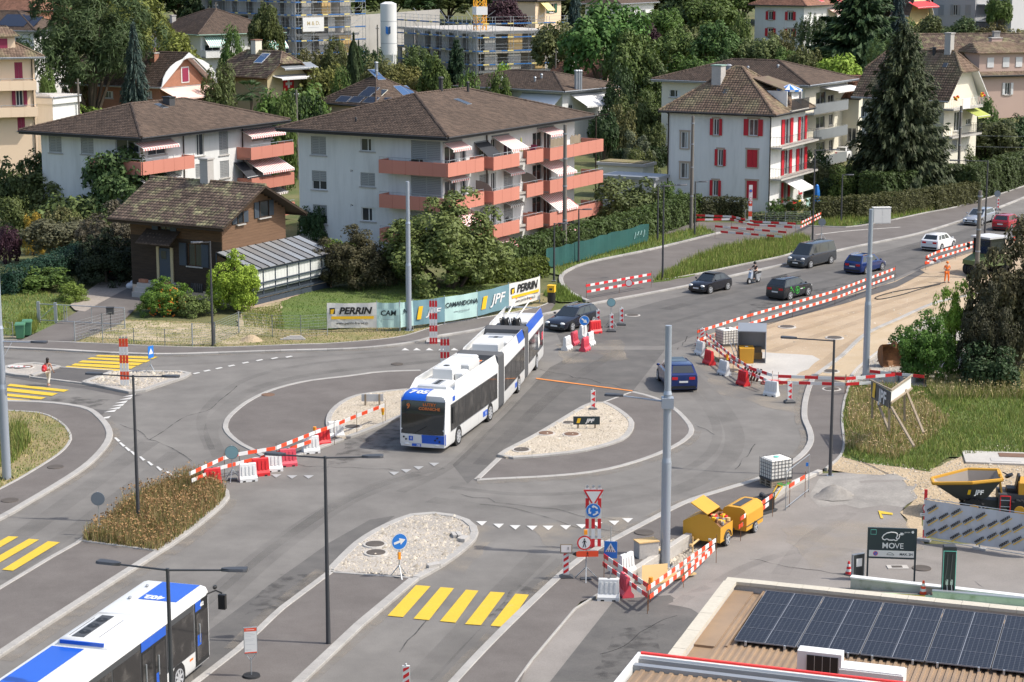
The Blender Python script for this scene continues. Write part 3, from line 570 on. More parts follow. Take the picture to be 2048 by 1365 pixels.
 def roof(s,kind='hip',pitch=20,m='tile_brown',fascia='fascia',fh=.3,hh=None,cap=True):
  lx,ly,z=s.lx,s.ly,s.he;tp=tan(radians(pitch));F=[];ridge=[];gut=M()
  A,Bc,Cc,Dc=V((0,0,z)),V((lx,0,z)),V((lx,ly,z)),V((0,ly,z))
  if kind=='hip':
   w=min(lx,ly)/2;h=w*tp
   if lx>=ly:r0,r1=V((w,ly/2,z+h)),V((lx-w,ly/2,z+h));F=[[A,Bc,r1,r0],[Bc,Cc,r1],[Cc,Dc,r0,r1],[Dc,A,r0]];ridge=[(r0,r1),(A,r0),(Dc,r0),(Bc,r1),(Cc,r1)]
   else:r0,r1=V((lx/2,w,z+h)),V((lx/2,ly-w,z+h));F=[[Dc,A,r0,r1],[A,Bc,r0],[Bc,Cc,r1,r0],[Cc,Dc,r1]];ridge=[(r0,r1),(A,r0),(Bc,r0),(Cc,r1),(Dc,r1)]
  elif kind in ('gabR','halfR'):
   h=lx/2*tp;r0,r1=V((lx/2,0,z+h)),V((lx/2,ly,z+h));g=s.ov
   if kind=='halfR':
    c=hh or .38;a0=V((lx/2*(1-c),0,z+h*(1-c)));b0=V((lx/2*(1+c),0,z+h*(1-c)));rr=V((lx/2,lx/2*c*.9,z+h));a1=a0+V((0,ly,0));b1=b0+V((0,ly,0));rb=V((lx/2,ly-lx/2*c*.9,z+h))
    F=[[Dc,A,a0,rr,rb,a1],[Bc,Cc,b1,rb,rr,b0],[a0,b0,rr],[b1,a1,rb]];ridge=[(rr,rb),(a0,rr),(b0,rr),(a1,rb),(b1,rb)]
    s.todo.append(([(s.ov,g,z),(lx-s.ov,g,z),(b0.x-.1,g,b0.z),(a0.x+.1,g,a0.z)],[(0,1,2,3)],s.wm));s.todo.append(([(s.ov,ly-g,z),(lx-s.ov,ly-g,z),(b0.x-.1,ly-g,b0.z),(a0.x+.1,ly-g,a0.z)],[(0,1,2,3)],s.wm))
   else:
    F=[[Dc,A,r0,r1],[Bc,Cc,r1,r0]];ridge=[(r0,r1)];zt=z+(lx/2-s.ov)*tp-.1
    s.todo.append(([(s.ov,g,z),(lx-s.ov,g,z),(lx/2,g,z+h-.15)],[(0,1,2)],s.wm));s.todo.append(([(s.ov,ly-g,z),(lx-s.ov,ly-g,z),(lx/2,ly-g,z+h-.15)],[(0,1,2)],s.wm))
  elif kind=='gabL':
   h=ly/2*tp;r0,r1=V((0,ly/2,z+h)),V((lx,ly/2,z+h));F=[[A,Bc,r1,r0],[Cc,Dc,r0,r1]];ridge=[(r0,r1)];g=s.ov
   for gx in (g,lx-g):s.todo.append(([(gx,s.ov,z),(gx,ly-s.ov,z),(gx,ly/2,z+h-.15)],[(0,1,2)],s.wm))
  s.hr=z+h;s.pitch=pitch;s.kind=kind
  b=M()
  for f in F:
   n=(f[1]-f[0]).cross(f[2]-f[0]).normalized();n=n if n.z>0 else-n;b.slab([p-n*.01 for p in f],-n,.12,fascia)
  for f in F:
   p,q=f[0],f[1];d=(q-p).normalized();o=V((d.y,-d.x,0))*.02
   if abs(p.z-z)<.01:b.slab([p+o-V((0,0,.02)),q+o-V((0,0,.02)),q+o-V((0,0,fh)),p+o-V((0,0,fh))],o,2.0,fascia);gut.cyl(p+o*6-V((0,0,.06)),q+o*6-V((0,0,.06)),.075,.075,fascia if fascia!='white' else 'zinc',6)
  if kind=='hip':b.bx(.02,lx-.02,.02,ly-.02,z-fh+.02,z-fh+.06,fascia)
  s.roofo=b.build('roof',s.root);gut.build('gutter',s.roofo)
  t=tiles(s.roofo,F,m)
  if cap:
   c=M()
   for p,q in ridge:
    L=(q-p).length;k=max(2,int(L/.42))
    for i in range(k):a=p.lerp(q,i/k);e=p.lerp(q,(i+1.08)/k);c.cyl(a+V((0,0,.05)),e+V((0,0,.05)),.15,.12,m,6)
   o=c.build('ridge_tiles',s.roofo);o['kind']='stuff'
  return s
 def rz(s,x,y):
  tp=tan(radians(s.pitch))
  if s.kind=='hip':return s.he+tp*min(x,s.lx-x,y,s.ly-y)
  if s.kind in ('gabR','halfR'):return s.he+tp*min(x,s.lx-x)
  return s.he+tp*min(y,s.ly-y)
 def onroof(s,u,v):
  o=s.mw@V((0,0,CH));r=s.mw.to_3x3()@V(ray(u,v));k=0;pv=None
  for i in range(4000):
   p=o+r*(50+i*.15)
   if 0<p.x<s.lx and 0<p.y<s.ly and p.z<s.rz(p.x,p.y):return p
  return V((s.lx/2,s.ly/2,s.hr))
 def chimney(s,u,v,w=.7,d=.7,h=1.2,m='concrete',cap='copper_green',pots=0):
  p=s.onroof(u,v);c=M();c.bx(p.x-w/2,p.x+w/2,p.y-d/2,p.y+d/2,p.z-.8,p.z+h,m);c.bx(p.x-w/2-.08,p.x+w/2+.08,p.y-d/2-.08,p.y+d/2+.08,p.z+h,p.z+h+.12,cap)
  for k in range(pots):c.cyl((p.x-w*.25+k*.35,p.y,p.z+h+.1),(p.x-w*.25+k*.35,p.y,p.z+h+.7),.13,.11,'tile_red',8)
  c.build('chimney',s.roofo)
 def vent(s,u,v,r=.1,h=.6,m='zinc'):
  p=s.onroof(u,v);c=M();c.cyl((p.x,p.y,p.z-.2),(p.x,p.y,p.z+h),r,r,m,8);c.cyl((p.x,p.y,p.z+h),(p.x,p.y,p.z+h+.15),r*1.5,r*.8,m,8);c.build('roof_vent',s.roofo)
 def skylight(s,u,v,w=.9,l=1.2,face='R',m='glass_house',fr='zinc',name='skylight'):
  p=s.onroof(u,v);tp=tan(radians(s.pitch));c=M();up=V((0,1,tp)).normalized() if face=='R' else V((1,0,tp)).normalized();ac=V((1,0,0)) if face=='R' else V((0,1,0));n=ac.cross(up);n=n if n.z>0 else-n
  q=[p-ac*w/2-up*l/2+n*.07,p+ac*w/2-up*l/2+n*.07,p+ac*w/2+up*l/2+n*.07,p-ac*w/2+up*l/2+n*.07];c.slab(q,n,.07,fr)
  k=.07;q2=[p+(a-p)*(1-k) for a in q];c.slab([a+n*.035 for a in q2],n,.05,m);o=c.build(name,s.roofo);return p,ac,up,n
 def spout(s,side,u,v0=None):
  t=s.px(side,u,300)[0];c=M();a=s.W(t,s.he-.35,.1,side);b=s.W(t,-.2,.1,side);c.cyl(a,b,.06,.06,'timber_dark',6);e=s.W(t,s.he-.1,s.ov,side);c.cyl(e,a,.06,.06,'timber_dark',6);c.build('downpipe',s.root)
 def parapet(s,side,t0,t1,zf,d,h=.95,m='coral',rail=True,ends=(1,1),gap=None,slab='concrete',th=.12):
  c=M();s.box(c,side,t0,t1,zf-.18,zf-.02,.002,d-.01,slab)
  segs=[(t0,t1)] if not gap else [(t0,gap[0]),(gap[1],t1)]
  for a,b in segs:
   k=max(1,int((b-a)/1.35))
   for i in range(k):s.box(c,side,a+(b-a)*i/k,a+(b-a)*(i+1)/k-(.02 if i<k-1 else 0),zf-.2,zf+h,d,d+th,m)
   s.box(c,side,a+.01,b-.01,zf-.18,zf+h-.02,d+.01,d+th-.02,m)
  if ends[0]:s.box(c,side,t0,t0+th,zf-.2,zf+h,.004,d-.002,m)
  if ends[1]:s.box(c,side,t1-th,t1,zf-.2,zf+h,.004,d-.002,m)
  o=c.build('balcony',s.root)
  if rail:
   r=M();A=s.W(t0,zf+h+.22,d+.06,side);Bq=s.W(t1,zf+h+.22,d+.06,side);r.cyl(A,Bq,.025,.025,'galv',6)
   k=max(2,int((t1-t0)/1.2))
   for i in range(k+1):t=t0+.05+(t1-t0-.1)*i/k;r.cyl(s.W(t,zf+h,d+.06,side),s.W(t,zf+h+.22,d+.06,side),.02,.02,'galv',5)
   r.build('railing',o)
  return o
 def railbalc(s,side,t0,t1,zf,d,m='darkgrey',slab='concrete',h=1.0,panel=None):
  c=M();s.box(c,side,t0,t1,zf-.18,zf,.002,d,slab);o=c.build('balcony',s.root);r=M()
  if panel:s.box(r,side,t0,t1,zf-.1,zf+h-.05,d+.003,d+.04,panel)
  k=int((t1-t0)/.35)+1
  pts=[s.W(t0,0,.02,side),s.W(t0,0,d,side),s.W(t1,0,d,side),s.W(t1,0,.02,side)]
  for a,b in zip(pts,pts[1:]):
   a,b=V(a),V(b);L=(b-a).length;n=max(1,int(L/(.25 if not panel else 1.2)))
   for zz in (zf+h,zf+.1):r.cyl(a+V((0,0,zz)),b+V((0,0,zz)),.02,.02,m,4)
   for i in range(n+1):q=a.lerp(b,i/n);r.cyl(q+V((0,0,zf)),q+V((0,0,zf+h)),.012,.012,m,4)
  r.build('railing',o);return o
 def awning(s,side,t0,t1,z,out,drop,d0=0.05,stripes=None,plain='awning_white',val=.2):
  c=M();n=int((t1-t0)/.17) if stripes else 1
  for i in range(n):
   a=t0+(t1-t0)*i/n;b=t0+(t1-t0)*(i+1)/n;mt=stripes[i%2] if stripes else plain
   P=[s.W(a,z,d0,side),s.W(b,z,d0,side),s.W(b,z-drop,d0+out,side),s.W(a,z-drop,d0+out,side)]
   c.slab(P,(0,0,1),.02,mt);Q=[P[3],P[2],V(P[2])-V((0,0,val)),V(P[3])-V((0,0,val))];o=V(s.W(0,0,1,side))-V(s.W(0,0,0,side));c.slab(Q,o,.02,mt)
  o=c.build('awning',s.root);r=M();r.cyl(s.W(t0,z+.05,d0,side),s.W(t1,z+.05,d0,side),.07,.07,'zinc',6);r.cyl(s.W(t0,z-drop,d0+out,side),s.W(t1,z-drop,d0+out,side),.035,.035,'white',6)
  for t in (t0+.1,t1-.1):r.cyl(s.W(t,z-.1,d0,side),s.W(t,z-drop,d0+out,side),.02,.02,'white',5)
  r.build('awning_arm',o);return o
mat('zinc_dark',(.22,.222,.225),.5,.3)
RW=('stripe_white','stripe_red')
# --- the coral and white apartment block in the middle
h=House('apartment_block','white apartment block with stacked coral balconies, brown hip roof and striped awnings, in the middle',895,275,0,1190,560,ov=1.35,ze=10.4,cat='apartment block')
h.ly=17.6;h.lx=len_to(h.C,60,1188);BL1=h
for w_ in [(622,273,652,311,'blind'),(624,342,653,380,'half'),(626,410,654,448,'half'),(721,346,750,374,'blind'),(822,352,882,395,'blind'),(822,282,881,323,'blind'),(822,424,882,462,'blind')]:h.win('L',*w_[:4],st=w_[4],n=2)
h.win('L',721,277,749,303);h.win('L',723,416,751,443)
for u0,v0,u1,v1 in [(621,478,652,486),(701,340,706,345),(701,409,706,414)]:h.win('L',u0,v0,u1,v1,n=1,sill=False,st='x')
fl=[h.px('R',1000,v,1.4)[1] for v in (430,0)];ZF=[7.55,4.6,1.65]
for k,zf in enumerate(ZF):
 T=h.lx
 for t0,t1,st in ((1.7,3.6,'x'),(4.1,5.2,'plain'),(7.4,9.0,'blind' if k else 'x'),(9.4,10.2,'x'),(11.6,13.2,'blind' if k else 'x'),(16.8,18.6,'x'),(18.9,20.3,'x')):
  if t1<T-1.5:h.win('R',0,0,0,0,st=st,r=(t0,t1,zf+.02,zf+2.15),sill=False,n=2)
 h.parapet('R',.02,5.9,zf,1.25,ends=(0,1));h.parapet('R',6.4,15.2,zf,1.9,gap=(10.9,12.2));h.parapet('R',15.9,T+.1,zf,2.2,rail=k>0)
 h.parapet('L',.1,6.9,zf,1.25,ends=(0,1))
for t0,t1,z,out,drop,k in ((1.4,4.4,10.0,1.0,.5,0),(9.5,12.4,9.9,2.0,1.0,0),(17.6,20.6,10.0,1.4,.5,0),(1.4,4.4,7.2,.8,.3,0),(11.2,13.8,6.95,.9,.4,0),(17.3,21.0,7.1,2.3,1.1,0),(1.6,5.4,4.1,2.2,1.0,0),(17.3,21.2,4.2,2.4,1.5,0),(8.6,11.0,1.2,2.4,.7,0),(17.6,21.5,1.2,2.8,.8,0)):h.awning('R',t0,t1,z,out,drop,stripes=RW)
h.awning('R',11.2,13.8,4.1,.9,.4,stripes=('stripe_white','awning_taupe'));h.awning('R',6.5,8.8,9.6,1.6,1.3,plain='awning_black')
for zf in (4.6,):
 for t in (6.6,14.6):
  c=M();P=[h.W(t,zf+.9+.9*cos(a),.1+1.7*sin(a),'R') for a in np.linspace(0,pi/2,6)]+[h.W(t,zf+.9,.1,'R')];c.slab(P,(1,0,0),.03,'awning_taupe');c.build('side_screen',h.root)
for u in (862,0,1080):
 if u:h.spout('R',u+110)
h.parapet
def bfurn(H,side,t,z,d,kind):
 m=M()
 if kind=='grill':a=H.W(t,z,d,side);m.bx(a[0]-.45,a[0]+.45,a[1]-.3,a[1]+.3,z+.6,z+1.1,'black');m.bx(a[0]-.4,a[0]+.4,a[1]-.25,a[1]+.25,z,z+.6,'darkgrey');nm='gas_grill';lb='black covered gas grill on the top left balcony of the coral block';ct='grill'
 if kind=='kettle':a=H.W(t,z,d,side);m.ball((a[0],a[1],z+1.0),(.3,.3,.28),'darkgrey');[m.cyl((a[0]+.25*cos(q),a[1]+.25*sin(q),z),(a[0]+.12*cos(q),a[1]+.12*sin(q),z+.85),.02,.02,'galv',5) for q in (0,2.1,4.2)];nm='kettle_grill';lb='round kettle grill on legs on the lowest middle coral balcony';ct='grill'
 if kind=='chair':a=H.W(t,z,d,side);m.bx(a[0]-.3,a[0]+.3,a[1]-.3,a[1]+.3,z+.4,z+.48,'maroon');m.slab([(a[0]+.25,a[1]-.3,z+.45),(a[0]+.25,a[1]+.3,z+.45),(a[0]+.55,a[1]+.3,z+1.3),(a[0]+.55,a[1]-.3,z+1.3)],(1,0,0),.05,'maroon');[m.cyl((a[0]+p,a[1]+q,z),(a[0]+p,a[1]+q,z+.45),.02,.02,'white',5) for p in (-.28,.28) for q in (-.28,.28)];nm='deck_chair';lb='maroon deck chair standing on the upper middle coral balcony';ct='chair'
 if kind=='table':a=H.W(t,z,d,side);m.bx(a[0]-.6,a[0]+.6,a[1]-.4,a[1]+.4,z+.7,z+.75,'white');[m.cyl((a[0]+p,a[1]+q,z),(a[0]+p,a[1]+q,z+.7),.02,.02,'white',5) for p in (-.5,.5) for q in (-.3,.3)];nm='garden_table';lb='white table on the top corner balcony of the coral block';ct='table'
 if kind=='parasol':a=H.W(t,z,d,side);m.cyl((a[0],a[1],z),(a[0],a[1],z+2.2),.03,.03,'white',6);m.cyl((a[0],a[1],z+.9),(a[0],a[1],z+2.1),.18,.05,'awning_lime',8);nm='folded_parasol';lb='folded lime yellow parasol on the upper middle coral balcony';ct='parasol'
 o=m.build(nm,None);o.matrix_world=H.mw.inverted();tag(o,lb,ct)
bfurn(h,'L',3.4,7.55,.8,'grill');bfurn(h,'R',10.2,1.65,1.3,'kettle');bfurn(h,'R',14.2,7.55,1.3,'chair');bfurn(h,'R',2.4,7.55,.8,'table');bfurn(h,'R',12.6,7.55,1.2,'parasol')
c=M()
for k in range(26):t=15.9+k*.22;h.box(c,'R',t,t+.18,8.45+.1,9.35-.06*(k%3),2.33,2.37,'wood_post') if not 12<k<17 else None
c.build('reed_screen',h.root)
h.roof('hip',17);h.walls();h.skylight(925,206,.8,1.5);h.vent(936,186,.12,.9,'fascia');h.vent(945,172,.2,1.2,'fascia');h.vent(712,246,.08,.35,'fascia')
# --- its twin on the left
h=House('apartment_block','white apartment block with coral balconies left of its larger twin, behind the dark chalet',282,276,0,580,38,ov=1.35,ze=9.6,cat='apartment block');BL2=h
h.ly=min(h.ly,17.6)
for w_ in [(98,272,123,306,'blind'),(162,275,187,309,'blind'),(164,339,189,372,'blind'),(231,280,277,305,'x')]:h.win('L',*w_[:4],st=w_[4])
for w_ in [(296,285,332,310,'x'),(390,268,408,312,'plain'),(438,262,456,310,'blind'),(391,328,408,356,'blind'),(440,322,458,356,'blind'),(505,255,524,280,'x'),(528,252,545,280,'x'),(505,312,535,342,'x')]:h.win('R',*w_[:4],st=w_[4])
for zf,k in ((6.8,0),(3.9,1),(1.0,2)):
 T=h.lx
 if k==0:h.parapet('R',.1,7.2,zf,1.25,ends=(0,1));h.parapet('L',.1,6.0,zf,1.25,ends=(0,1))
 h.parapet('R',h.px('R',500,300,1.6)[0],T,zf,1.6)
h.awning('R',.6,5.6,9.3,1.0,.45,stripes=RW);h.awning('R',T-6,T-.6,9.2,1.2,.5,stripes=RW);h.awning('R',T-5.4,T-.4,6.3,2.0,1.0,stripes=RW);h.awning('R',T-7.2,T-5.6,6.3,1.5,1.3,plain='awning_black');h.awning('R',.6,6,6.2,.9,.3,stripes=('stripe_white','awning_taupe'));h.awning('R',T-6,T-.4,3.4,1.2,.4,stripes=('stripe_white','awning_taupe'))
h.spout('R',366);h.spout('R',484);h.roof('hip',17);h.walls();h.skylight(322,214,.8,1.1);h.chimney(338,211,.8,.8,.7,'darkgrey','black')
# --- dark timber chalet
h=House('chalet','dark timber chalet with mossy tiled gable roof and a glazed lean-to veranda',448,456,0,613,215,ov=1.1,ze=5.75,wall='timber_dark',cat='chalet');CHA=h;h.ov=1.2
h.win('L',318,446,341,468,st='open',shm='slate_shutter',frame='timber_mid');h.win('L',375,488,403,533,st='open',shm='slate_shutter',frame='timber_mid')
h.roof('gabR',26.5,'tile_moss','timber_dark');h.walls('plinth')
m=M();o_,x1_,zr=h.ov,h.lx-h.ov,h.he+(h.lx/2-h.ov)*tan(radians(26.5));R0=h.px('R',500,478)[1]
nP=26
for k in range(nP):
 z0=2.9+k*.215;z1=z0+.205;xa=o_;xb=x1_
 if z0>h.he-.3:dd=(z1-h.he)/tan(radians(26.5));xa=max(o_,dd+.25);xb=min(x1_,h.lx-dd-.25)
 if xb-xa>.3:
  p=M();p.bx(xa,xb,o_-.05,o_-.005,z0,z1,'timber_brown');p.build('board',h.wallo)
for u0,v0,u1,v1 in ((518,403,538,433),(474,424,487,447)):
 t0,z1=h.px('R',u0,v0,.1);t1,z0=h.px('R',u1,v1,.1);q=M();f=.08
 for a,b,c_,d in ((t0,t0+f,z0,z1),(t1-f,t1,z0,z1),(t0+f,t1-f,z0,z0+f),(t0+f,t1-f,z1-f,z1)):h.box(q,'R',a,b,c_,d,.06,.16,'timber_dark')
 w_o=q.build('window',h.root);q=M();h.box(q,'R',t0+f,t1-f,z0+f,z1-f,.07,.1,'glass_house');q.build('pane',w_o);q=M();h.box(q,'R',t0-.15,t1+.15,z0-.1,z0-.003,.06,.25,'concrete');q.build('sill',w_o)
 for a,b in ((t0-.6,t0-.04),(t1+.04,t1+.6)):q=M();h.box(q,'R',a,b,z0+.05,z1-.05,.08,.13,'slate_shutter');q.build('shutter',w_o)
for k in range(24):
 z0=.95+k*.2
 if z0+.2>h.he-.35:break
 q=M();mt='timber_mid' if 19<=k<=22 else 'timber_dark'
 segs=[(o_,h.ly-h.ov)];segs2=[]
 for (a,b,c_,d) in h.op['L']:
  nx=[]
  for s0,s1 in segs:
   if c_-.1<z0+.1<d+.1 and a<s1 and b>s0:nx+=[(s0,a-.1),(b+.1,s1)]
   else:nx.append((s0,s1))
  segs=nx
 for s0,s1 in segs:h.box(q,'L',s0,s1,z0,z0+.19,.004,.045,mt)
 q.build('board',h.wallo)
def slot(u0,v0,u1,v1,side='L',d=0.0):
 a=h.px(side,u0,v1,d);b=h.px(side,u1,v0,d);return min(a[0],b[0]),max(a[0],b[0]),a[1],b[1]
t0,t1,z0,z1=slot(322,498,342,562);q=M();h.box(q,'L',t0,t1,z0,z1,.05,.12,'slate_shutter');d_o=q.build('door',h.root);q=M();h.box(q,'L',t1-.9+.2,t1-.9+.7,z1-.8,z1-.2,.121,.135,'glass_house');q.build('pane',d_o);q=M();h.box(q,'L',t0-.25,t0-.02,z0,z1+.1,.05,.16,'wall_tan');h.box(q,'L',t1+.02,t1+.25,z0,z1+.1,.05,.16,'wall_tan');q.build('door_post',h.root)
q=M();P0=h.W(t0-1.0,z1+1.3,.06,'L');P1=h.W(t1+1.2,z1+1.3,.06,'L');P2=h.W(t1+1.2,z1+.45,1.35,'L');P3=h.W(t0-1.0,z1+.45,1.35,'L');q.slab([P0,P1,P2,P3],(0,0,1),.1,'timber_dark');q.build('porch_roof',h.root);tiles(h.root,[[P3,P2,P1,P0]],'maroon' if False else 'tile_brown',name='porch_tiles')
q=M();h.box(q,'L',t0-.9,t1+1.1,-.4,z0-.02,.05,1.5,'concrete');[h.box(q,'L',t0-.9+.35*k,t1+1.1,-.4,z0-.02-.3*(k),1.5+.3*(k-1),1.5+.3*k,'concrete') for k in (1,2)];q.build('doorstep',h.root)
q=M();[h.box(q,'L',a,a+.7,z0,z0+.25,1.1,1.4,'brickwall') for a in (t0-.8,t1+.3)];q.build('flower_trough',h.root)
t0,t1,z0,z1=slot(385,568,406,584);q=M();h.box(q,'L',t0,t1,z0,z1,.03,.06,'glass_house');[h.box(q,'L',t0+(t1-t0)*k/5,t0+(t1-t0)*k/5+.05,z0,z1,.06,.1,'darkgrey') for k in range(6)];q.build('cellar_window',h.root)
va,vb=0.4,10.8;dep=3.2;zt=4.05;ze_=3.0;fl_=1.0
vr=M();nb=11
for k in range(nb):a=va+(vb-va)*k/nb;b=va+(vb-va)*(k+1)/nb;q=M();q.slab([h.W(a+.03,zt,.06,'R'),h.W(b-.03,zt,.06,'R'),h.W(b-.03,ze_,dep+.3,'R'),h.W(a+.03,ze_,dep+.3,'R')],(0,0,1),.04,'zinc' if k%4 in (0,2) else 'zinc_dark');q.build('veranda_roof_panel',h.root)
for k in range(nb+1):a=va+(vb-va)*k/nb;vr.slab([h.W(a-.03,zt+.03,.06,'R'),h.W(a+.03,zt+.03,.06,'R'),h.W(a+.03,ze_+.03,dep+.35,'R'),h.W(a-.03,ze_+.03,dep+.35,'R')],(0,0,1),.06,'fascia')
h.box(vr,'R',va-.05,vb+.05,ze_-.18,ze_-.02,dep+.06,dep+.2,'slate_shutter')
for k in range(8):a=va+(vb-va)*k/7;h.box(vr,'R',a-.05,a+.05,fl_,ze_-.02,dep-.05,dep+.06,'slate_shutter')
for z_ in (fl_+.85,fl_+.4):h.box(vr,'R',va-.2,vb+.4,z_,z_+.12,dep+.12,dep+.18,'slate_shutter')
h.box(vr,'R',va,vb,fl_-.15,fl_,.06,dep+.15,'slate_shutter')
for dd in (.1,1.6,3.1):vr.cyl(h.W(va,fl_,dd,'R'),h.W(va,ze_+(zt-ze_)*(1-dd/3.4),dd,'R'),.05,.05,'slate_shutter',4)
vr.cyl(h.W(va,2.2,.1,'R'),h.W(va,2.2,dep,'R'),.05,.05,'slate_shutter',4);vr.build('veranda_frame',h.root)
for k in range(7):
 a=va+(vb-va)*k/7;b=va+(vb-va)*(k+1)/7;q=M();h.box(q,'R',a+.06,b-.06,fl_+.02,ze_-.2,dep-.02,dep,'glass_house');pn=q.build('veranda_pane',h.root)
 q=M()
 for i in range(6):x_=a+.08+(b-a-.16)*i/6;h.box(q,'R',x_,x_+(b-a)/6*.9,fl_+.3,ze_-.22,dep+.002+.012*(i%2),dep+.02+.012*(i%2),'curtain')
 q.build('curtain',pn)
q=M();q.slab([h.W(va+.02,fl_,.08,'R'),h.W(va+.02,fl_,dep,'R'),h.W(va+.02,ze_-.1,dep,'R'),h.W(va+.02,zt-.15,.08,'R')],(1,0,0),.04,'timber_mid');q.build('veranda_side',h.root)
q=M();h.box(q,'R',va+.1,vb-.1,-.4,fl_-.16,.08,dep,'plinth');q.build('veranda_base',h.root)
for k in range(5):a=va+.4+(vb-va-.8)*k/5;q=M();h.box(q,'R',a,a+(vb-va-.8)/5-.03,-.1,.75,dep+.004,dep+.05,'slate_shutter');q.build('base_panel',h.root)
h.chimney(416,362,.75,.75,1.7,'concrete','concrete')
# --- white house with red shutters
h=House('apartment_house','white three storey house with bright red shutters and steep old tiled hip roof',1550,231,0,1630,1318,th=62,ov=.75,ze=9.75,cat='house');RS=h
T='stone_trim'
for w_ in [(1427,238,1438,271,'open'),(1498,239,1516,272,'open'),(1436,299,1446,332,'open'),(1494,300,1515,335,'closed'),(1426,361,1436,392,'open'),(1493,362,1514,397,'closed'),(1362,264,1377,297,'plain'),(1361,326,1378,357,'plain')]:h.win('L',*w_[:4],st=w_[4],trim=T)
for w_ in [(1568,238,1579,289,'open'),(1600,233,1608,282,'open'),(1567,300,1577,350,'open'),(1597,296,1607,343,'open'),(1566,364,1574,404,'open'),(1597,377,1605,390,'closed')]:h.win('R',*w_[:4],st=w_[4],sill=False)
z1_=h.px('R',1580,289,1.0)[1];z2_=h.px('R',1580,351,1.0)[1];ta,tb=h.px('R',1562,300,1.1)[0],h.px('R',1636,280,1.1)[0]
h.railbalc('R',max(1.0,ta),tb,z1_-.1,1.2,'darkgrey','concrete_pale');h.railbalc('R',max(1.0,ta),tb,z2_-.1,1.2,'darkgrey','concrete_pale')
h.awning('R',4.0,8.2,z2_-.5,2.0,1.0,plain='awning_white');h.awning('R',4.4,7.6,z1_-.4,.4,.1,plain='awning_white')
h.spout('L',1541);h.spout('L',1337)
h.roof('hip',36,'tile_old','fascia',.2);h.walls();h.chimney(1437,162,1.3,1.0,1.5,'concrete','copper_green');h.skylight(1450,185,.5,.7,face='L');h.vent(1463,207,.08,.4,'fascia')
q=M();zz=h.he+.15;q.bx(4.2,9.2,-.2,3.0,zz-.1,zz,'concrete_pale');q.bx(4.6,4.75,.5,3.0,zz,zz+1.9,'wall_white');q.bx(8.85,9.0,.5,3.0,zz,zz+1.9,'wall_white');q.bx(4.75,8.85,2.9,3.0,zz,zz+2.1,'glass_house');q.slab([(4.3,.9,zz+2.0),(9.3,.9,zz+2.0),(8.8,4.2,zz+3.0),(4.8,4.2,zz+3.0)],(0,0,1),.12,'tile_old');te=q.build('roof_terrace',h.root)
q=M();[q.bx(4.2+k*.2,4.26+k*.2,-.2,-.16,zz,zz+1.0,'darkgrey') for k in range(26)];q.bx(4.2,9.4,-.21,-.15,zz+1.0,zz+1.05,'darkgrey');q.build('railing',te)
q=M();rim=[(6.3+1.3*cos(a),.9+1.3*sin(a),zz+2.0) for a in np.linspace(0,2*pi,17)[:-1]]
for i in range(16):q.add([rim[i],rim[(i+1)%16],(6.3,.9,zz+2.5)],[(0,1,2)],'blue_sign' if i%2 else 'white');q.quad(rim[i],rim[(i+1)%16],V(rim[(i+1)%16])-V((0,0,.2)),V(rim[i])-V((0,0,.2)),'white' if i%2 else 'blue_sign')
q.cyl((6.3,.9,zz),(6.3,.9,zz+2.5),.03,.03,'white',6);o=q.build('parasol',None);o.matrix_world=h.mw.inverted();tag(o,'blue and white parasol open on the roof terrace of the red shuttered house','parasol')
q=M();q.slab([(5.2,.2,zz+1.1),(6.4,-.1,zz+1.1),(6.5,.0,zz+1.9),(5.4,.3,zz+1.9)],(0,1,0),.02,'cloth_white');o=q.build('sheet',None);o.matrix_world=h.mw.inverted();tag(o,'white sheet hanging on the roof terrace railing beneath the blue parasol','sheet')
# --- cream block behind it
h=House('apartment_block','cream apartment block with grey panelled balconies behind the red shuttered house',1618,171,226,1716,1303,th=58,ov=.9,wall='wall_cream',cat='apartment block')
h.win('L',1339,180,1360,195);h.win('L',1335,233,1341,248);h.win('L',1335,280,1341,298)
h.win('R',1632,184,1652,210,st='x');h.win('R',1656,190,1668,208,st='x')
for v in (233,284):h.win('R',1632,v,1650,v+24,st='x');h.win('R',1658,v-4,1666,v+18,st='x')
for v in (214,266,320):t_,z_=h.px('R',1640,v+8,1.4);h.railbalc('R',h.px('R',1626,230,1.4)[0],h.px('R',1694,230,1.4)[0],z_-.2,1.5,'galv','concrete_pale',1.05,panel='zinc')
h.awning('R',h.px('R',1642,190,.1)[0],h.px('R',1692,190,.1)[0],h.he-.6,2.2,.35,plain='awning_white');z_=h.px('R',1660,335,.1)[1];h.awning('R',h.px('R',1650,340,.1)[0],h.px('R',1700,330,.1)[0],z_,3.6,.7,plain='awning_white')
h.roof('hip',17,'tile_brown','zinc',.25);h.walls();h.vent(1457,140,.3,.5);h.vent(1496,140,.12,.3);h.vent(1556,137,.12,.3)
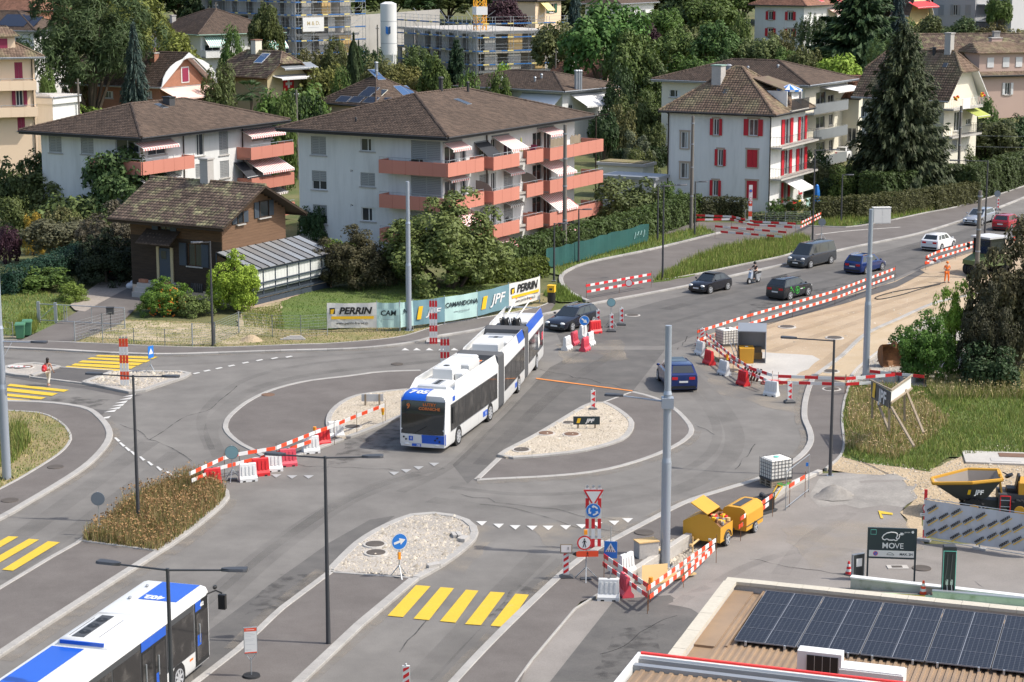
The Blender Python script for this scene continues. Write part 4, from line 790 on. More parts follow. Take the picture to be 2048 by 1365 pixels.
# --- cream gabled house behind the big spruce
h=House('house','cream house with big half hipped old tile roof and flower balcony behind the tall spruce',1897,203,214,1978,1703,th=52,ov=.9,wall='wall_cream')
h.win('L',1722,214,1735,235);h.win('R',1908,224,1920,262,st='x');h.win('R',1932,238,1942,250,st='x');h.win('R',1904,280,1914,300,st='half')
t0=h.px('R',1900,225,1.3)[0];t1=h.px('R',1966,215,1.3)[0]
for v in (213,268):z_=h.px('R',1925,v,1.3)[1];h.railbalc('R',max(.5,t0),t1,z_-.2,1.3,'darkgrey' if v==268 else 'white','concrete_pale')
h.awning('R',h.px('R',1925,220,.1)[0],h.px('R',1950,220,.1)[0],h.px('R',1930,217,.1)[1],1.9,.8,plain='awning_lime')
h.roof('halfR',45,'tile_old','white',.18,hh=.42);h.walls();h.chimney(1898,105,.9,.7,2.0,'concrete','concrete');h.vent(1868,112,.2,.8,'fascia');h.skylight(1891,132,.5,.6,face='L')
q=M();t=(t0+t1)/2;z_=h.px('R',1925,213,1.3)[1]
for tt in (t0+.9,t1-.9):[q.ball(h.W(tt+random.uniform(-.35,.35),z_+.9+random.uniform(-.1,.3),1.5+random.uniform(-.1,.2),'R'),.13,random.choice(['red','yellow','flower_orange'])) for _ in range(14)]
q.build('balcony_flowers',h.root)['kind']='stuff';q=M();q.slab([h.W(t-1.2,z_+.8,1.38,'R'),h.W(t+.6,z_+.8,1.38,'R'),h.W(t+.6,z_-.3,1.38,'R'),h.W(t-1.2,z_-.3,1.38,'R')],V(h.W(0,0,1,'R'))-V(h.W(0,0,0,'R')),.03,'cloth_white');q.build('balcony_cloth',h.root)
# --- pinkish house and the long roof at the far right
h=House('house','pinkish brown house with white shutters at the right edge',1835,155,262,2300,1810,th=20,ov=.6,wall='wall_pink',ly=12,lx=26)
for u0,v0,u1,v1 in [(1922,168,1936,190),(2010,166,2020,190),(1924,214,1940,236)]:h.win('R',1900+(u0-1900),v0,u1,v1,st='open',shm='white_shutter')
h.roof('hip',30,'tile_old','fascia',.25);
q=M();p=h.px('R',2000,130,0.2);q.bx(p[0]-3,p[0]+5,.7,5,h.he+.1,h.he+2.9,'wall_pink');dm=q.build('dormer',h.root);tiles(dm,[[(p[0]-3.5,.2,h.he+2.9),(p[0]+5.5,.2,h.he+2.9),(p[0]+4,4,h.he+4.2),(p[0]-2,4,h.he+4.2)],[(p[0]-3.5,6,h.he+2.9),(p[0]-3.5,.2,h.he+2.9),(p[0]-2,4,h.he+4.2)]],'tile_old')
for a in (-1.8,.6,2.6):q=M();q.bx(p[0]+a,p[0]+a+1,.62,.68,h.he+1.0,h.he+2.3,'white_shutter');q.build('shutter',dm)
h.walls();h.chimney(1990,95,1.6,.8,1.2,'wall_pink','concrete')
h=House('house','long low roofed house with mossy tiles behind the pinkish house',1845,122,288,2200,1820,th=8,ov=.5,wall='wall_cream',ly=13,lx=40);h.roof('gabL',28,'tile_moss','fascia',.2);h.walls();h.chimney(1992,78,.9,.7,1.0,'concrete','concrete')
# --- left edge: peach house and the white house with solar roof
h=House('house','peach four storey house with maroon shutters and white balconies at the left edge',88,114,212,118,-120,th=112,ov=.9,wall='wall_peach',lx=14,ly=16)
for u0,v0,u1,v1,st in [(29,125,45,157,'closed'),(32,181,46,212,'open'),(35,235,50,262,'closed')]:h.win('L',u0,v0,u1,v1,st=st,shm='maroon')
for v in (172,225):
 z_=h.px('L',30,v,1.1)[1];h.parapet('L',.95,12,z_-.3,1.1,.8,'wall_peach',rail=True,slab='white')
h.spout('L',71);h.roof('hip',28,'tile_old','white',.2);h.walls()
q=M();p=h.px('L',5,90);q.bx(1.6,5,p[0]-1.4,p[0]+1.4,h.he,h.he+2.1,'wall_peach');dm=q.build('dormer',h.root);tiles(dm,[[(1.2,p[0]+1.9,h.he+2.1),(1.2,p[0]-1.9,h.he+2.1),(4,p[0]-1,h.he+3),(4,p[0]+1,h.he+3)],[(1.2,p[0]-1.9,h.he+2.1),(5,p[0]-1.9,h.he+2.1),(5,p[0]-1,h.he+3),(4,p[0]-1,h.he+3)]],'tile_old');q=M();q.bx(1.52,1.58,p[0]-.6,p[0]+.6,h.he+.6,h.he+1.9,'maroon');q.build('shutter',dm)
h=House('house','white house with dark solar roof beside the big pine',70,62,255,125,-80,th=75,ov=.5,lx=10,ly=17);h.win('L',30,75,45,88);h.roof('hip',24,'tile_brown','zinc',.2);h.walls()
for k in range(3):h.skylight(22+k*18,42+k*2,2.6,3.2,'L','solar','solar','solar_panel')
h=House('garage','low white flat roofed annex beside the peach house',105,195,222,138,74,th=65,ov=.2,ly=6,lx=5);h.roof('hip',2,'concrete','white',.8,cap=False);h.walls()
# --- brown house with white arched gable board
h=House('house','brown brick house with white arched gable board and pink awning',322,175,246,434,180,th=62,ov=.9,wall='brickwall',ly=16)
h.win('L',207,183,226,197);h.win('L',296,182,304,197);h.roof('gabR',34,'tile_brown','white',.2)
h.walls();zt=h.he;lx=h.lx;q=M();A=[(lx/2-lx*.5*cos(a),-.03,h.he-.2+(h.hr-h.he-.35)*sin(a)) for a in np.linspace(.1,pi-.1,13)]
O=[(0,-.03,h.he-.1),(lx/4,-.03,(h.he+h.hr)/2),(lx/2,-.03,h.hr)]
for i in range(12):
 a,b=A[i],A[i+1];f=lambda p:(p[0],-.03,h.he+(h.hr-h.he)*(1-abs(p[0]-lx/2)/(lx/2))+.1);q.slab([a,b,f(b),f(a)],(0,-1,0),.1,'white')
q.build('arched_bargeboard',h.roofo);h.win
t,z_=h.px('R',371,150,.1);q=M();h.box(q,'R',t-.8,t+.8,z_-1,z_+1,.02,.06,'white');wo=q.build('window',h.root);q=M();h.box(q,'R',t-.62,t+.62,z_-.85,z_+.85,.065,.1,'maroon');q.build('shutter',wo)
h.awning('R',.9,lx-1.2,h.he-.3,2.6,1.1,plain='awning_pink');h.chimney(309,122,.9,.7,.9,'brickwall','concrete',2)
# --- tan house with skylight and the green awnings house behind
h=House('house','tan house with mossy half hipped roof, big skylight and cream chimney',533,157,258,632,428,th=48,ov=.9,wall='wall_tan');h.roof('halfR',36,'tile_moss','timber_mid',.2,hh=.45);h.walls();h.chimney(513,104,1.1,.9,1.5,'wall_cream','tile_red');h.skylight(525,118,1.6,2.0,'L','solar_thermal','white')
h.awning('R',h.px('R',555,150)[0],h.px('R',622,150)[0],h.he+1.6,1.4,.5,plain='zinc');h.awning('R',h.px('R',545,150)[0],h.px('R',622,150)[0],h.he+.1,1.8,.2,plain='awning_white')
q=M();t,z_=h.px('R',577,168,.1);h.box(q,'R',t-.9,t+.9,z_-.9,z_+.9,.1,.13,'red');h.box(q,'R',t-.18,t+.18,z_-.55,z_+.55,.131,.15,'white');h.box(q,'R',t-.55,t-.19,z_-.18,z_+.18,.131,.15,'white');h.box(q,'R',t+.19,t+.55,z_-.18,z_+.18,.131,.15,'white');o=q.build('flag',None);o.matrix_world=h.mw.inverted();tag(o,'red flag with white cross hanging under the tan house veranda','flag')
h=House('house','white house with wide hip roof and green striped awnings near the scaffolding',396,70,300,572,285,th=38,ov=.9);h.win('L',362,79,373,95);h.win('R',410,90,440,103,st='x')
h.awning('R',h.px('R',407,80)[0],h.px('R',446,80)[0],h.px('R',425,74)[1],1.6,1.3,stripes=('stripe_white','awning_green'));h.awning('R',h.px('R',521,80)[0],h.px('R',563,80)[0],h.px('R',540,69)[1],2.0,1.9,stripes=('stripe_white','awning_green'))
h.roof('hip',24,'tile_brown','copper_green',.15);h.walls();h.chimney(346,45,.7,.7,1.0,'concrete','concrete');z_=h.px('R',430,105,1)[1];h.parapet('R',1,5,z_-.6,1.2,.9,'wall_white',rail=False)
# --- solar hip roof, white awnings house, rose house
h=House('house','rose house with brown pyramid roof carrying solar panels and a skylight',752,214,236,870,640,th=48,ov=.7,wall='wall_rose');h.lx=h.ly=(h.lx+h.ly)/2*1.05;h.roof('hip',32,'tile_brown','fascia',.2);h.walls()
for u,v in [(688,200),(714,201),(743,202),(769,203),(734,189),(743,182)]:h.skylight(u,v,2.0,1.2,'L','solar','solar_grid','solar_panel')
h.skylight(764,188,1.0,1.4,'L','glass_house','wall_cream');[h.skylight(u,184,1.3,2.2,'R','solar_thermal','zinc','solar_panel') for u in (804,816,828)];h.vent(754,152,.16,.6);h.vent(782,142,.2,1.5)
h=House('apartment_block','white block with flat pitched brown roof and big white awnings behind the coral block',1128,183,246,1250,880,th=52,ov=.9);h.win('R',1137,210,1146,224,st='x');h.win('R',1196,222,1206,240,st='x')
h.roof('hip',15,'tile_brown','zinc',.25);h.walls();h.awning('R',h.px('R',1140,200)[0],h.px('R',1204,195)[0],h.he-.6,2.6,1.3,plain='awning_white');h.awning('L',.9,h.px('L',1045,195)[0],h.he-.6,1.6,1.1,plain='awning_white');[h.vent(u,v,.14,.5) for u,v in ((994,160),(1003,163),(1070,164),(1083,158))];[h.vent(u,180,.2,2.3) for u in (1152,1157,1161)];h.skylight(1014,176,.8,.7,'L')
h=House('house','rose house with old red half hip roof and tall chimney beside the big green tree',1204,158,276,1258,1092,th=50,ov=.8,wall='wall_rose');h.roof('halfR',36,'tile_red','white',.18,hh=.5);h.walls();h.chimney(1146,132,1.2,.9,1.6,'wall_cream','tile_red')
# --- top edge houses
h=House('house','peach house with green shutters and pale yellow awning at the top edge',1073,2,342,1130,985,th=60,ov=.5,wall='wall_peach');h.win('R',1098,8,1108,26,st='open',shm='green_shutter');h.win('L',1020,6,1030,20);h.awning('R',h.px('R',1078,10)[0],h.px('R',1093,10)[0],h.px('R',1080,3)[1],1.6,1.4,plain='yellow_pale');h.roof('hip',25,'tile_brown','fascia',.2);h.walls()
h=House('house','white house with terrace railing above the big green tree, top edge',1240,8,350,1318,1160,th=60,ov=.7);h.win('R',1282,20,1291,44,st='x');h.roof('hip',22,'tile_brown','white',.2);h.walls();z_=h.px('R',1290,50,1)[1];h.railbalc('R',4,h.lx,z_,1.2,'white','white')
h=House('house','white house with small red shutters on the slope, top right',1612,12,333,1722,1497,th=52,ov=.8)
for u0,v0,u1,v1 in [(1537,23,1546,40),(1576,24,1586,41),(1536,57,1546,73),(1575,58,1586,74)]:h.win('L',u0,v0,u1,v1,st='open',trim=T)
h.awning('R',h.px('R',1655,20)[0],h.px('R',1678,20)[0],h.px('R',1660,18)[1],1.8,.8,plain='awning_pink');h.roof('hip',27,'tile_red','fascia',.15);h.walls('concrete');[h.skylight(u,2,1.2,1.2,'R','awning_red','white') for u in (1640,1660,1676)]
h=House('house','pale yellow gabled house with red awning at the top right',1818,32,352,1868,1780,th=58,ov=.6,wall='wall_yellow');h.roof('gabR',52,'tile_brown','white',.2);h.walls();h.awning('R',.9,h.lx-.8,h.he+2.3,1.8,.9,plain='awning_red')
h=House('house','grey house with grey arched shutters and white balconies at the top right',1955,-30,362,2014,1862,th=55,ov=.4,wall='wall_grey')
for u0,u1,st in [(1876,1888,'closed'),(1906,1915,'open'),(1930,1942,'closed')]:h.win('L',u0,10,u1,31,st=st,shm='zinc');h.win('L',u0,-18,u1,-4,st='closed',shm='zinc')
for v in (5,38,55):z_=h.px('R',1985,v,1)[1];h.railbalc('R',1.0,h.lx,z_-.2,1.6,'white','white')
h.roof('hip',30,'tile_brown','white',.3);h.walls()
h=House('house','plain grey house wall at the extreme top right edge',2030,-60,345,2120,2016,th=62,ov=.3,wall='wall_grey',ly=3);h.roof('hip',10,'tile_brown','zinc',.2);h.walls()
h=House('house','small house with only its low brown roof showing above the cream block',1575,150,262,1600,1480,th=60,ov=.4,wall='wall_rose');h.roof('gabR',30,'tile_old','fascia',.15);h.walls();h.chimney(1510,132,.6,.5,.6,'brickwall','concrete')
h=House('outbuilding','low building with reddish tiled roof between the cream block and the spruce',1722,198,235,1740,1680,th=58,ov=.4,wall='wall_cream',lx=8,ly=12);h.win('L',1694,256,1712,284,st='x');h.roof('gabR',30,'tile_red','fascia',.15);h.walls()
h=House('house','house with an old brick coloured roof behind the solar roof, top left corner',70,22,300,110,0,th=70,ov=.4,wall='brickwall',ly=14,lx=10);h.roof('hip',28,'tile_red','fascia',.2);h.walls()
for nm,e,D_,uR,uL,lab,wm in [('garage',(1288,335),208,1312,1192,'low cream garage with planted flat roof behind the laurel hedge','wall_cream'),('garage',(1310,362),200,1340,1200,'low grey flat roofed garage in front of the planted roof garage','wall_grey')]:
 h=House(nm,lab,e[0],e[1],D_,uR,uL,th=62,ov=.15,wall=wm,cat='garage');h.walls();q=M();q.bx(-.1,h.lx,-.1,h.ly,h.he,h.he+.3,'concrete_pale' if 'cream' in lab else 'zinc');r_=q.build('roof',h.root)
 if 'cream' in lab:q=M();q.bx(.2,h.lx-.3,.2,h.ly-.3,h.he+.31,h.he+.4,'drygrass');q.build('planting',r_)
# --- building sites with scaffolding
def site_block(label,eu,ev,D,uR,uL,th,floors,fh,deck,sign=None,topopen=False):
 X=at(eu,ev,D);z0=terr(X.y)-1;H_=X.z-z0;lx=len_to(X,th,uR);ly=len_to(X,th+90,uL);r=empty('building_shell',(X.x,X.y,z0),radians(th),label,'building site');nf=int(H_/fh)+1
 for k in range(nf):
  z=H_-k*fh
  if z<.3:break
  q=M();q.bx(-.15,lx,-.15,ly,z-.35,z,'concrete_pale');q.build('floor_slab',r)
  zb=max(-.5,z-fh)
  q=M();q.bx(3,lx-.3,3,ly-.3,zb,z-.36,'concrete')
  t=1.0
  while t<lx-1:w_=random.uniform(1.0,2.6);q.bx(t,min(lx,t+w_),0,.25,zb,z-.36,random.choice(['concrete','concrete','concrete_pale','ply']));t+=w_+random.uniform(1.4,2.8)
  t=.5
  while t<ly-1:w_=random.uniform(1.4,3.0);q.bx(0,.25,t,min(ly,t+w_),zb,z-.36,'concrete');t+=w_+random.uniform(1.2,2.2)
  q.build('wall',r)
 sc=empty('scaffolding',(X.x,X.y,z0),radians(th),'grey tube scaffold with blue toe boards round '+('the left concrete shell' if 'left' in label else 'the right concrete shell'),'scaffolding');top=H_+(1.2 if not topopen else 2.2);lv=int(top/2)+1
 fr=M();dk=M()
 for side in 'RL':
  L=lx if side=='R' else ly;W=(lambda t,d,z:(t,-d,z)) if side=='R' else (lambda t,d,z:(-d,t,z));n=max(2,int(L/2.4))
  for i in range(n+1):
   t=-1.1+(L+1.6)*i/n
   for d in (.4,1.2):fr.cyl(W(t,d,-.5),W(t,d,top),.035,.035,'galv',4)
  for j in range(lv+1):
   z=top-1.1-j*2.0
   if z<0:break
   a,b=W(-1.1,.4,0),W(L+.5,1.2,0);dk.bx(min(a[0],b[0]),max(a[0],b[0]),min(a[1],b[1]),max(a[1],b[1]),z-.06,z,'galv')
   for zz in (.55,1.05):fr.cyl(W(-1.1,1.2,z+zz),W(L+.5,1.2,z+zz),.025,.025,'galv',4)
   nn=max(2,int(L/.9))
   for i in range(nn):a,b=W(-1.1+(L+1.6)*i/nn,1.22,0),W(-1.1+(L+1.6)*(i+.97)/nn,1.27,0);dk.bx(min(a[0],b[0]),max(a[0],b[0]),min(a[1],b[1]),max(a[1],b[1]),z,z+.16,'yellow_pale' if i%4==1 else 'galv' if i%7==3 else 'scaffold_blue')
   for i in range(0,n,3):t=-1.1+(L+1.6)*i/n;t2=-1.1+(L+1.6)*(i+1)/n;fr.cyl(W(t,1.2,z),W(t2,1.2,z+2),.025,.025,'galv',4)
 fr.build('scaffold_tubes',sc);dk.build('scaffold_deck',sc)
 if sign:
  q=M();q.bx(.2,4.2,-1.36,-1.3,H_-8.4,H_-6.2,'white');o=q.build('sign_board',None);o.matrix_world=Mx.Translation((X.x,X.y,z0))@Mx.Rotation(radians(th),4,'Z');tag(o,'white sign with gold letters hung on the left scaffold','sign');text('M & D.',.85,'wall_tan',o,(2.2,-1.37,H_-7.4),(1,0,0),(0,0,1),bold=.02);q=M();q.bx(1.2,3.2,-1.375,-1.361,H_-7.8,H_-7.72,'net_grey');q.build('small_print',o)
 return X,lx,ly,z0,H_
site_block('tall concrete building shell wrapped in scaffolding, left of the silo',592,-45,318,716,392,40,5,2.95,True,sign=True)
site_block('lower concrete building shell in scaffolding, right of the silo',958,64,300,1120,795,32,3,2.9,True,topopen=True)
c=at(778,118,297);zt=top_z(c,4);hh=zt-terr(297);sl_=empty('cement_silo',(c.x,c.y,terr(297)),0,'white cement silo with a blue cube emblem on thin legs','silo')
q=M();q.cyl((0,0,4.6),(0,0,hh-.3),1.2,1.2,'white',20);q.cyl((0,0,2.2),(0,0,4.6),.3,1.2,'white',20);q.cyl((0,0,hh-.3),(0,0,hh),1.2,.5,'white',20);q.build('tank',sl_,smooth=40)
q=M();[q.cyl((1.15*cos(a),1.15*sin(a),0),(1.15*cos(a),1.15*sin(a),4.8),.09,.09,'white',6) for a in np.arange(4)*pi/2+.6];[q.cyl((1.15*cos(a),1.15*sin(a),1),(1.15*cos(a+pi/2),1.15*sin(a+pi/2),4),.05,.05,'white',5) for a in np.arange(4)*pi/2+.6];q.build('leg_frame',sl_)
q=M();q.slab([(-.35,-1.23,7.7),(-.02,-1.26,7.5),(-.02,-1.26,8.6),(-.35,-1.23,8.75)],(0,-1,0),.02,'blue_sign');q.slab([(.35,-1.23,7.7),(.02,-1.26,7.5),(.02,-1.26,8.6),(.35,-1.23,8.75)],(0,-1,0),.02,'solar_thermal');q.build('emblem',sl_)
for z_ in (6.2,9.4):q=M();q.cyl((0,0,z_),(0,0,z_+.05),1.215,1.215,'zinc',20);q.build('band',sl_)
c=at(960,62,306);cz=terr(306);cr=empty('tower_crane',(c.x,c.y,cz),radians(20),'orange lattice crane mast rising from the right building shell','crane');q=M();hw=.75;H_=34
for a,b in ((-1,-1),(1,-1),(1,1),(-1,1)):q.cyl((a*hw,b*hw,0),(a*hw,b*hw,H_),.09,.09,'crane',4)
for k in range(int(H_/1.5)):
 z_=k*1.5
 for (a,b),(c_,d) in zip(((-1,-1),(1,-1),(1,1),(-1,1)),((1,-1),(1,1),(-1,1),(-1,-1))):q.cyl((a*hw,b*hw,z_),(c_*hw,d*hw,z_+(1.5 if k%2 else 0)),.05,.05,'crane',4);q.cyl((c_*hw,d*hw,z_),(a*hw,b*hw,z_+1.5),.05,.05,'crane',4)
q.build('mast',cr);q=M();q.bx(-.9,.9,-.9,.9,9.4,10.6,'white');q.build('base_box',cr)
q=M();a,b=at(690,60,330),at(880,45,345);n_=8
ww=empty('concrete_wall',(0,0,0),0,'long grey concrete retaining wall behind the silo','wall')
for i in range(n_):p0=a.lerp(b,i/n_);p1=a.lerp(b,(i+.99)/n_);q=M();q.slab([(p0.x,p0.y,terr(p0.y)-1),(p1.x,p1.y,terr(p1.y)-1),(p1.x,p1.y,p1.z+2.2),(p0.x,p0.y,p0.z+2.2)],(0,1,0),.3,'concrete');q.build('panel',ww)
# ---------------------------------------------------------------- service station at the lower right
def cellmat():
 m=bpy.data.materials.new('solar_cells');m.use_nodes=True;t=m.node_tree;n=t.nodes;b=n['Principled BSDF'];tc=n.new('ShaderNodeTexCoord');br=n.new('ShaderNodeTexBrick');br.offset=0
 for i,v in ((1,(.009,.011,.019,1)),(2,(.012,.014,.024,1)),(3,(.10,.105,.115,1))):br.inputs[i].default_value=v
 br.inputs['Scale'].default_value=1;br.inputs['Mortar Size'].default_value=.006;br.inputs['Brick Width'].default_value=.16;br.inputs['Row Height'].default_value=.16;br.inputs['Mortar Smooth'].default_value=.3
 t.links.new(tc.outputs['Object'],br.inputs[0]);t.links.new(br.outputs[0],b.inputs['Base Color']);b.inputs['Roughness'].default_value=.4;b.inputs['Specular IOR Level'].default_value=.22;MATS['solar_cells']=m
cellmat()
A0=G(1455,1155,3.4);ST=empty('service_station',(A0.x,A0.y,0),radians(-18.8),'flat tan station building with solar panel rows and pale coping stones, lower right','building')
LW,LD=22,12
q=M();q.bx(.05,LW,-LD,-.05,-.3,3.0,'wall_cream');q.build('wall',ST)
q=M();q.bx(.06,.34,-LD,-.4,3.0,3.28,'concrete_pale');q.bx(.06,LW,-.34,-.06,3.0,3.28,'concrete');q.build('parapet',ST)
for k in range(23):q=M();q.bx(k*.93+.0,k*.93+.92,-.4,.04,3.28,3.4+.004*(k%2),'copingstone');q.build('coping_stone',ST)
for k in range(12):q=M();q.bx(-.04,.42,-.41-.93*k-.92,-.41-.93*k,3.28,3.4+.004*(k%2),'copingstone');q.build('coping_stone',ST)
q=M();q.bx(.34,LW,-LD,-.34,3.0,3.02,'roofsheet')
for a,b,z_ in ((.34,1.05,3.1),(1.4,1.47,3.17)):q.bx(a,b,-6.5,-.45,3.02,z_,'roofsheet')
q.build('roof_gutter_sheet',ST)
def sheet(x0,x1,y0,y1,z,m,pitch=.24):
 q=M();k=0;x=x0;prof=[]
 while x<x1:prof+=[(x,0),(x+pitch*.45,0),(x+pitch*.55,.055),(x+pitch*.9,.055)];x+=pitch
 for (a,za),(b,zb) in zip(prof,prof[1:]):q.quad((a,y0,z+za),(b,y0,z+zb),(b,y1,z+zb),(a,y1,z+za),m)
 return q
sheet(1.0,13.2,-LD,-1.0,3.06,'roofsheet').build('roof_sheet',ST);sheet(13.2,16.6,-LD,-6.2,3.09,'roofsheet_red').build('roof_sheet',ST);sheet(16.6,LW,-LD,-1,3.06,'roofsheet').build('roof_sheet',ST)
pm=M();PW,PL=2.02,1.28;pm.bx(0,PW,0,PL,0,.03,'solar_cells');pm.bx(PW/2-.012,PW/2+.012,.01,PL-.01,.0305,.033,'solar_grid')
for a,b,c,d in ((0,PW,-.012,0),(0,PW,PL,PL+.012),(-.012,0,0,PL),(PW,PW+.012,0,PL)):pm.bx(a,b,c,d,-.01,.036,'solar_grid')
p0=pm.build('solar_panel',ST);first=True
for i in range(9):
 for j in range(4):
  o=p0 if first else p0.copy()
  if not first:COL.objects.link(o)
  first=False;o.location=(1.62+i*2.085,-.85-(j+1)*(PL+.022),3.2+.02*(4-j));o.rotation_euler=(radians(1.2),0,0)
q=M()
for i in range(9):
 for t in (.35,1.65):q.bx(1.62+i*2.085+t,1.62+i*2.085+t+.06,-.85-4*(PL+.022)-.1,-.85-4*(PL+.022)-.01,3.1,3.26,'galv')
q.build('panel_clamps',ST)['kind']='stuff'
def onroof(u,v,z):p=ST.matrix_basis.inverted() if False else (Mx.Translation(ST.location)@Mx.Rotation(radians(-18.8),4,'Z')).inverted()@G(u,v,z);return p
p=onroof(1640,1352,3.1);ac=empty('air_conditioner',(0,0,0),0,'white outdoor air conditioner with dark grille on the station roof','air conditioner');ac.matrix_world=Mx.Translation(ST.location)@Mx.Rotation(radians(-18.8),4,'Z')@Mx.Translation((p.x,p.y,3.1))
q=M();q.bx(-.7,.7,-.25,.25,.05,.85,'white');q.build('housing',ac);q=M();q.bx(-.4,.6,-.28,-.252,.1,.75,'black');[q.bx(-.4+.25*k,-.385+.25*k,-.295,-.282,.1,.75,'galv') for k in range(5)];q.build('grille',ac)
p=onroof(1745,1362,3.1);q=M();q.bx(-1.0,1.0,-.4,.4,.02,.4,'white');q.bx(-.95,.95,-.35,.35,.4,.44,'white');o=q.build('roof_box',None);o.matrix_world=Mx.Translation(ST.location)@Mx.Rotation(radians(-18.8),4,'Z')@Mx.Translation((p.x,p.y,3.1));tag(o,'plain white low box on the station roof beside the air conditioner','box')
C0=G(1283,1303,4.3);CA=empty('pump_canopy',(C0.x,C0.y,0),radians(-18.8),'red edged corrugated pump canopy at the bottom edge','canopy');CW,CDp=18,9
q=M();q.bx(0,CW,-.1,0,3.7,4.3,'station_red');q.build('fascia',CA);q=M();q.bx(-.1,-.001,-CDp,-.02,3.7,4.28,'white');q.build('fascia',CA)
q=M();q.bx(.0,CW,-.22,-.105,4.0,4.24,'white');q.bx(.0,CW,-.34,-.225,4.0,4.18,'zinc');q.bx(0,CW,-.75,-.345,3.9,4.02,'tan_sheet');q.bx(0,CW,-1.0,-.755,3.9,4.2,'zinc');q.build('gutter',CA)
sheet(.1,CW,-CDp,-1.02,4.05,'roofsheet',.3).build('roof_sheet',CA);q=M();[q.bx(a,a+.3,-4,-3.7,0,3.95,'white') for a in (3,12)];q.build('column',CA)
def wallpiece(pa,pb,h_,t_,m,cap,name,label,cat):
 a,b=B(*pa),B(*pb);d=(b-a);L=d.length;r=empty(name,(a.x,a.y,a.z),atan2(d.y,d.x),label,cat);n=max(1,int(L/4))
 for i in range(n):q=M();q.bx(L*i/n,L*(i+.996)/n,-t_,t_,-.2,h_,m);q.build('wall_segment',r)
 q=M();q.bx(-.02,L,-t_-.03,t_+.03,h_+.002,h_+.06,cap);q.build('coping',r);return r
mat('mossy_concrete',(.40,.42,.36),.9,col2=(.22,.26,.17),lo=.5,hi=.75,scale=2)
wallpiece((1702,1178),(2140,1215),.5,.14,'mossy_concrete','white','low_wall','long low concrete wall with bright white coping behind the solar roof','wall')
wallpiece((1865,1198),(2140,1222),.32,.08,'mossy_concrete','zinc','low_wall','lower grey kerb wall beside the charging post','wall')
drape('charging_bay',px((1690,1184),(1740,1180),(2140,1215),(2140,1250),(1700,1225)),.03,'green_paint',step=2);drape('bay_line',px((1700,1180),(1850,1192),(1850,1197),(1700,1185)),.045,'yellow_paint',step=2)
def sheet_post(name,label,cat,group=None):
 pass
p=B(1781,1163);MS=empty('charging_sign',(p.x,p.y,p.z),radians(-7),'dark green MOVE sign with a car and plug drawing on two posts','sign')
sx=1.02;q=M();q.bx(-sx,sx,-.05,.05,1.0,2.33,'sign_dark');pn=q.build('panel',MS);[M().bx(a-.035,a+.035,-.05,.05,0,1.0,'sign_dark').build('post',MS) for a in (-sx+.04,sx-.04)]
q=M();q.bx(-sx+.08,sx-.1,-.062,-.052,1.08,1.36,'banner_white');q.build('white_strip',pn)
text('MO',.34,'white',pn,(-.14,-.056,1.46),(1,0,0),(0,0,1),bold=.006);text('VE',.34,'white',pn,(.30,-.056,1.46),(1,0,0),(0,0,1),bold=0);text('MAX. 2H',.14,'sign_dark',pn,(.6,-.064,1.17),(1,0,0),(0,0,1),bold=.004);text('groupe',.08,'white',pn,(.62,-.056,2.16),(1,0,0),(0,0,1));text('GZ',.12,'white',pn,(-.78,-.056,2.11),(1,0,0),(0,0,1))
def ztube(ps,r,m,y=-.066):
 q=M();q.tube([(a,y,b) for a,b in ps],r,m,5);return q
ztube([(-.30,1.82),(-.38,1.85),(-.42,1.93),(-.36,2.03),(-.24,2.12),(-.05,2.17),(.12,2.16),(.2,2.12),(.2,2.0),(.16,1.93),(.22,1.84),(.14,1.8),(.08,1.84),(.0,1.82),(-.14,1.82),(-.2,1.86),(-.26,1.86),(-.30,1.82)],.022,'white').build('car_outline',pn)
q=ztube([(.17,1.88),(.27,1.9),(.3,2.0),(.27,2.06),(.34,2.1)],.018,'white');q.bx(.33,.43,-.075,-.056,2.05,2.15,'white');q.bx(.43,.48,-.072,-.06,2.07,2.085,'white');q.bx(.43,.48,-.072,-.06,2.115,2.13,'white');q.build('plug_outline',pn)
q=M();q.bx(-.9,-.66,-.06,-.052,2.04,2.26,'awning_green');q.bx(-.885,-.675,-.064,-.0602,2.06,2.24,'sign_dark');q.build('emblem',pn);q=M();q.cyl((.84,-.052,2.19),(.84,-.062,2.19),.055,.055,'white',12);q.build('emblem',pn)
q=M();q.cyl((-.67,-.064,1.22),(-.67,-.07,1.22),.1,.1,'red',14);q.cyl((-.67,-.0705,1.22),(-.67,-.075,1.22),.078,.078,'blue_sign',14);q.slab([(-.73,-.076,1.265),(-.715,-.076,1.28),(-.61,-.076,1.175),(-.625,-.076,1.16)],(0,-1,0),.004,'red');q.build('no_parking_symbol',pn)
ztube([(-.2,1.18),(-.17,1.25),(-.05,1.28),(.06,1.22),(.1,1.17),(-.2,1.18)],.008,'sign_dark',-.066).build('small_car_symbol',pn)
p=B(1715,1160);nb=empty('notice_board',(p.x,p.y,p.z),radians(25),'dark standing notice board with one white page left of the MOVE sign','notice board');q=M();q.bx(-.26,.26,-.05,.05,.0,1.1,'charger');q.build('panel',nb);q=M();q.bx(-.12,.16,-.06,-.052,.6,.95,'white');q.build('page',nb);q=M();q.bx(-.3,-.262,-.06,.06,0,1.12,'zinc');q.bx(.262,.3,-.06,.06,0,1.12,'zinc');q.bx(-.3,.3,-.06,.06,1.122,1.15,'zinc');q.build('frame',nb)
p=B(1895,1194);ch=empty('charging_post',(p.x,p.y,p.z),radians(-5),'tall dark charging post with green edge and two hanging cables','charging post')
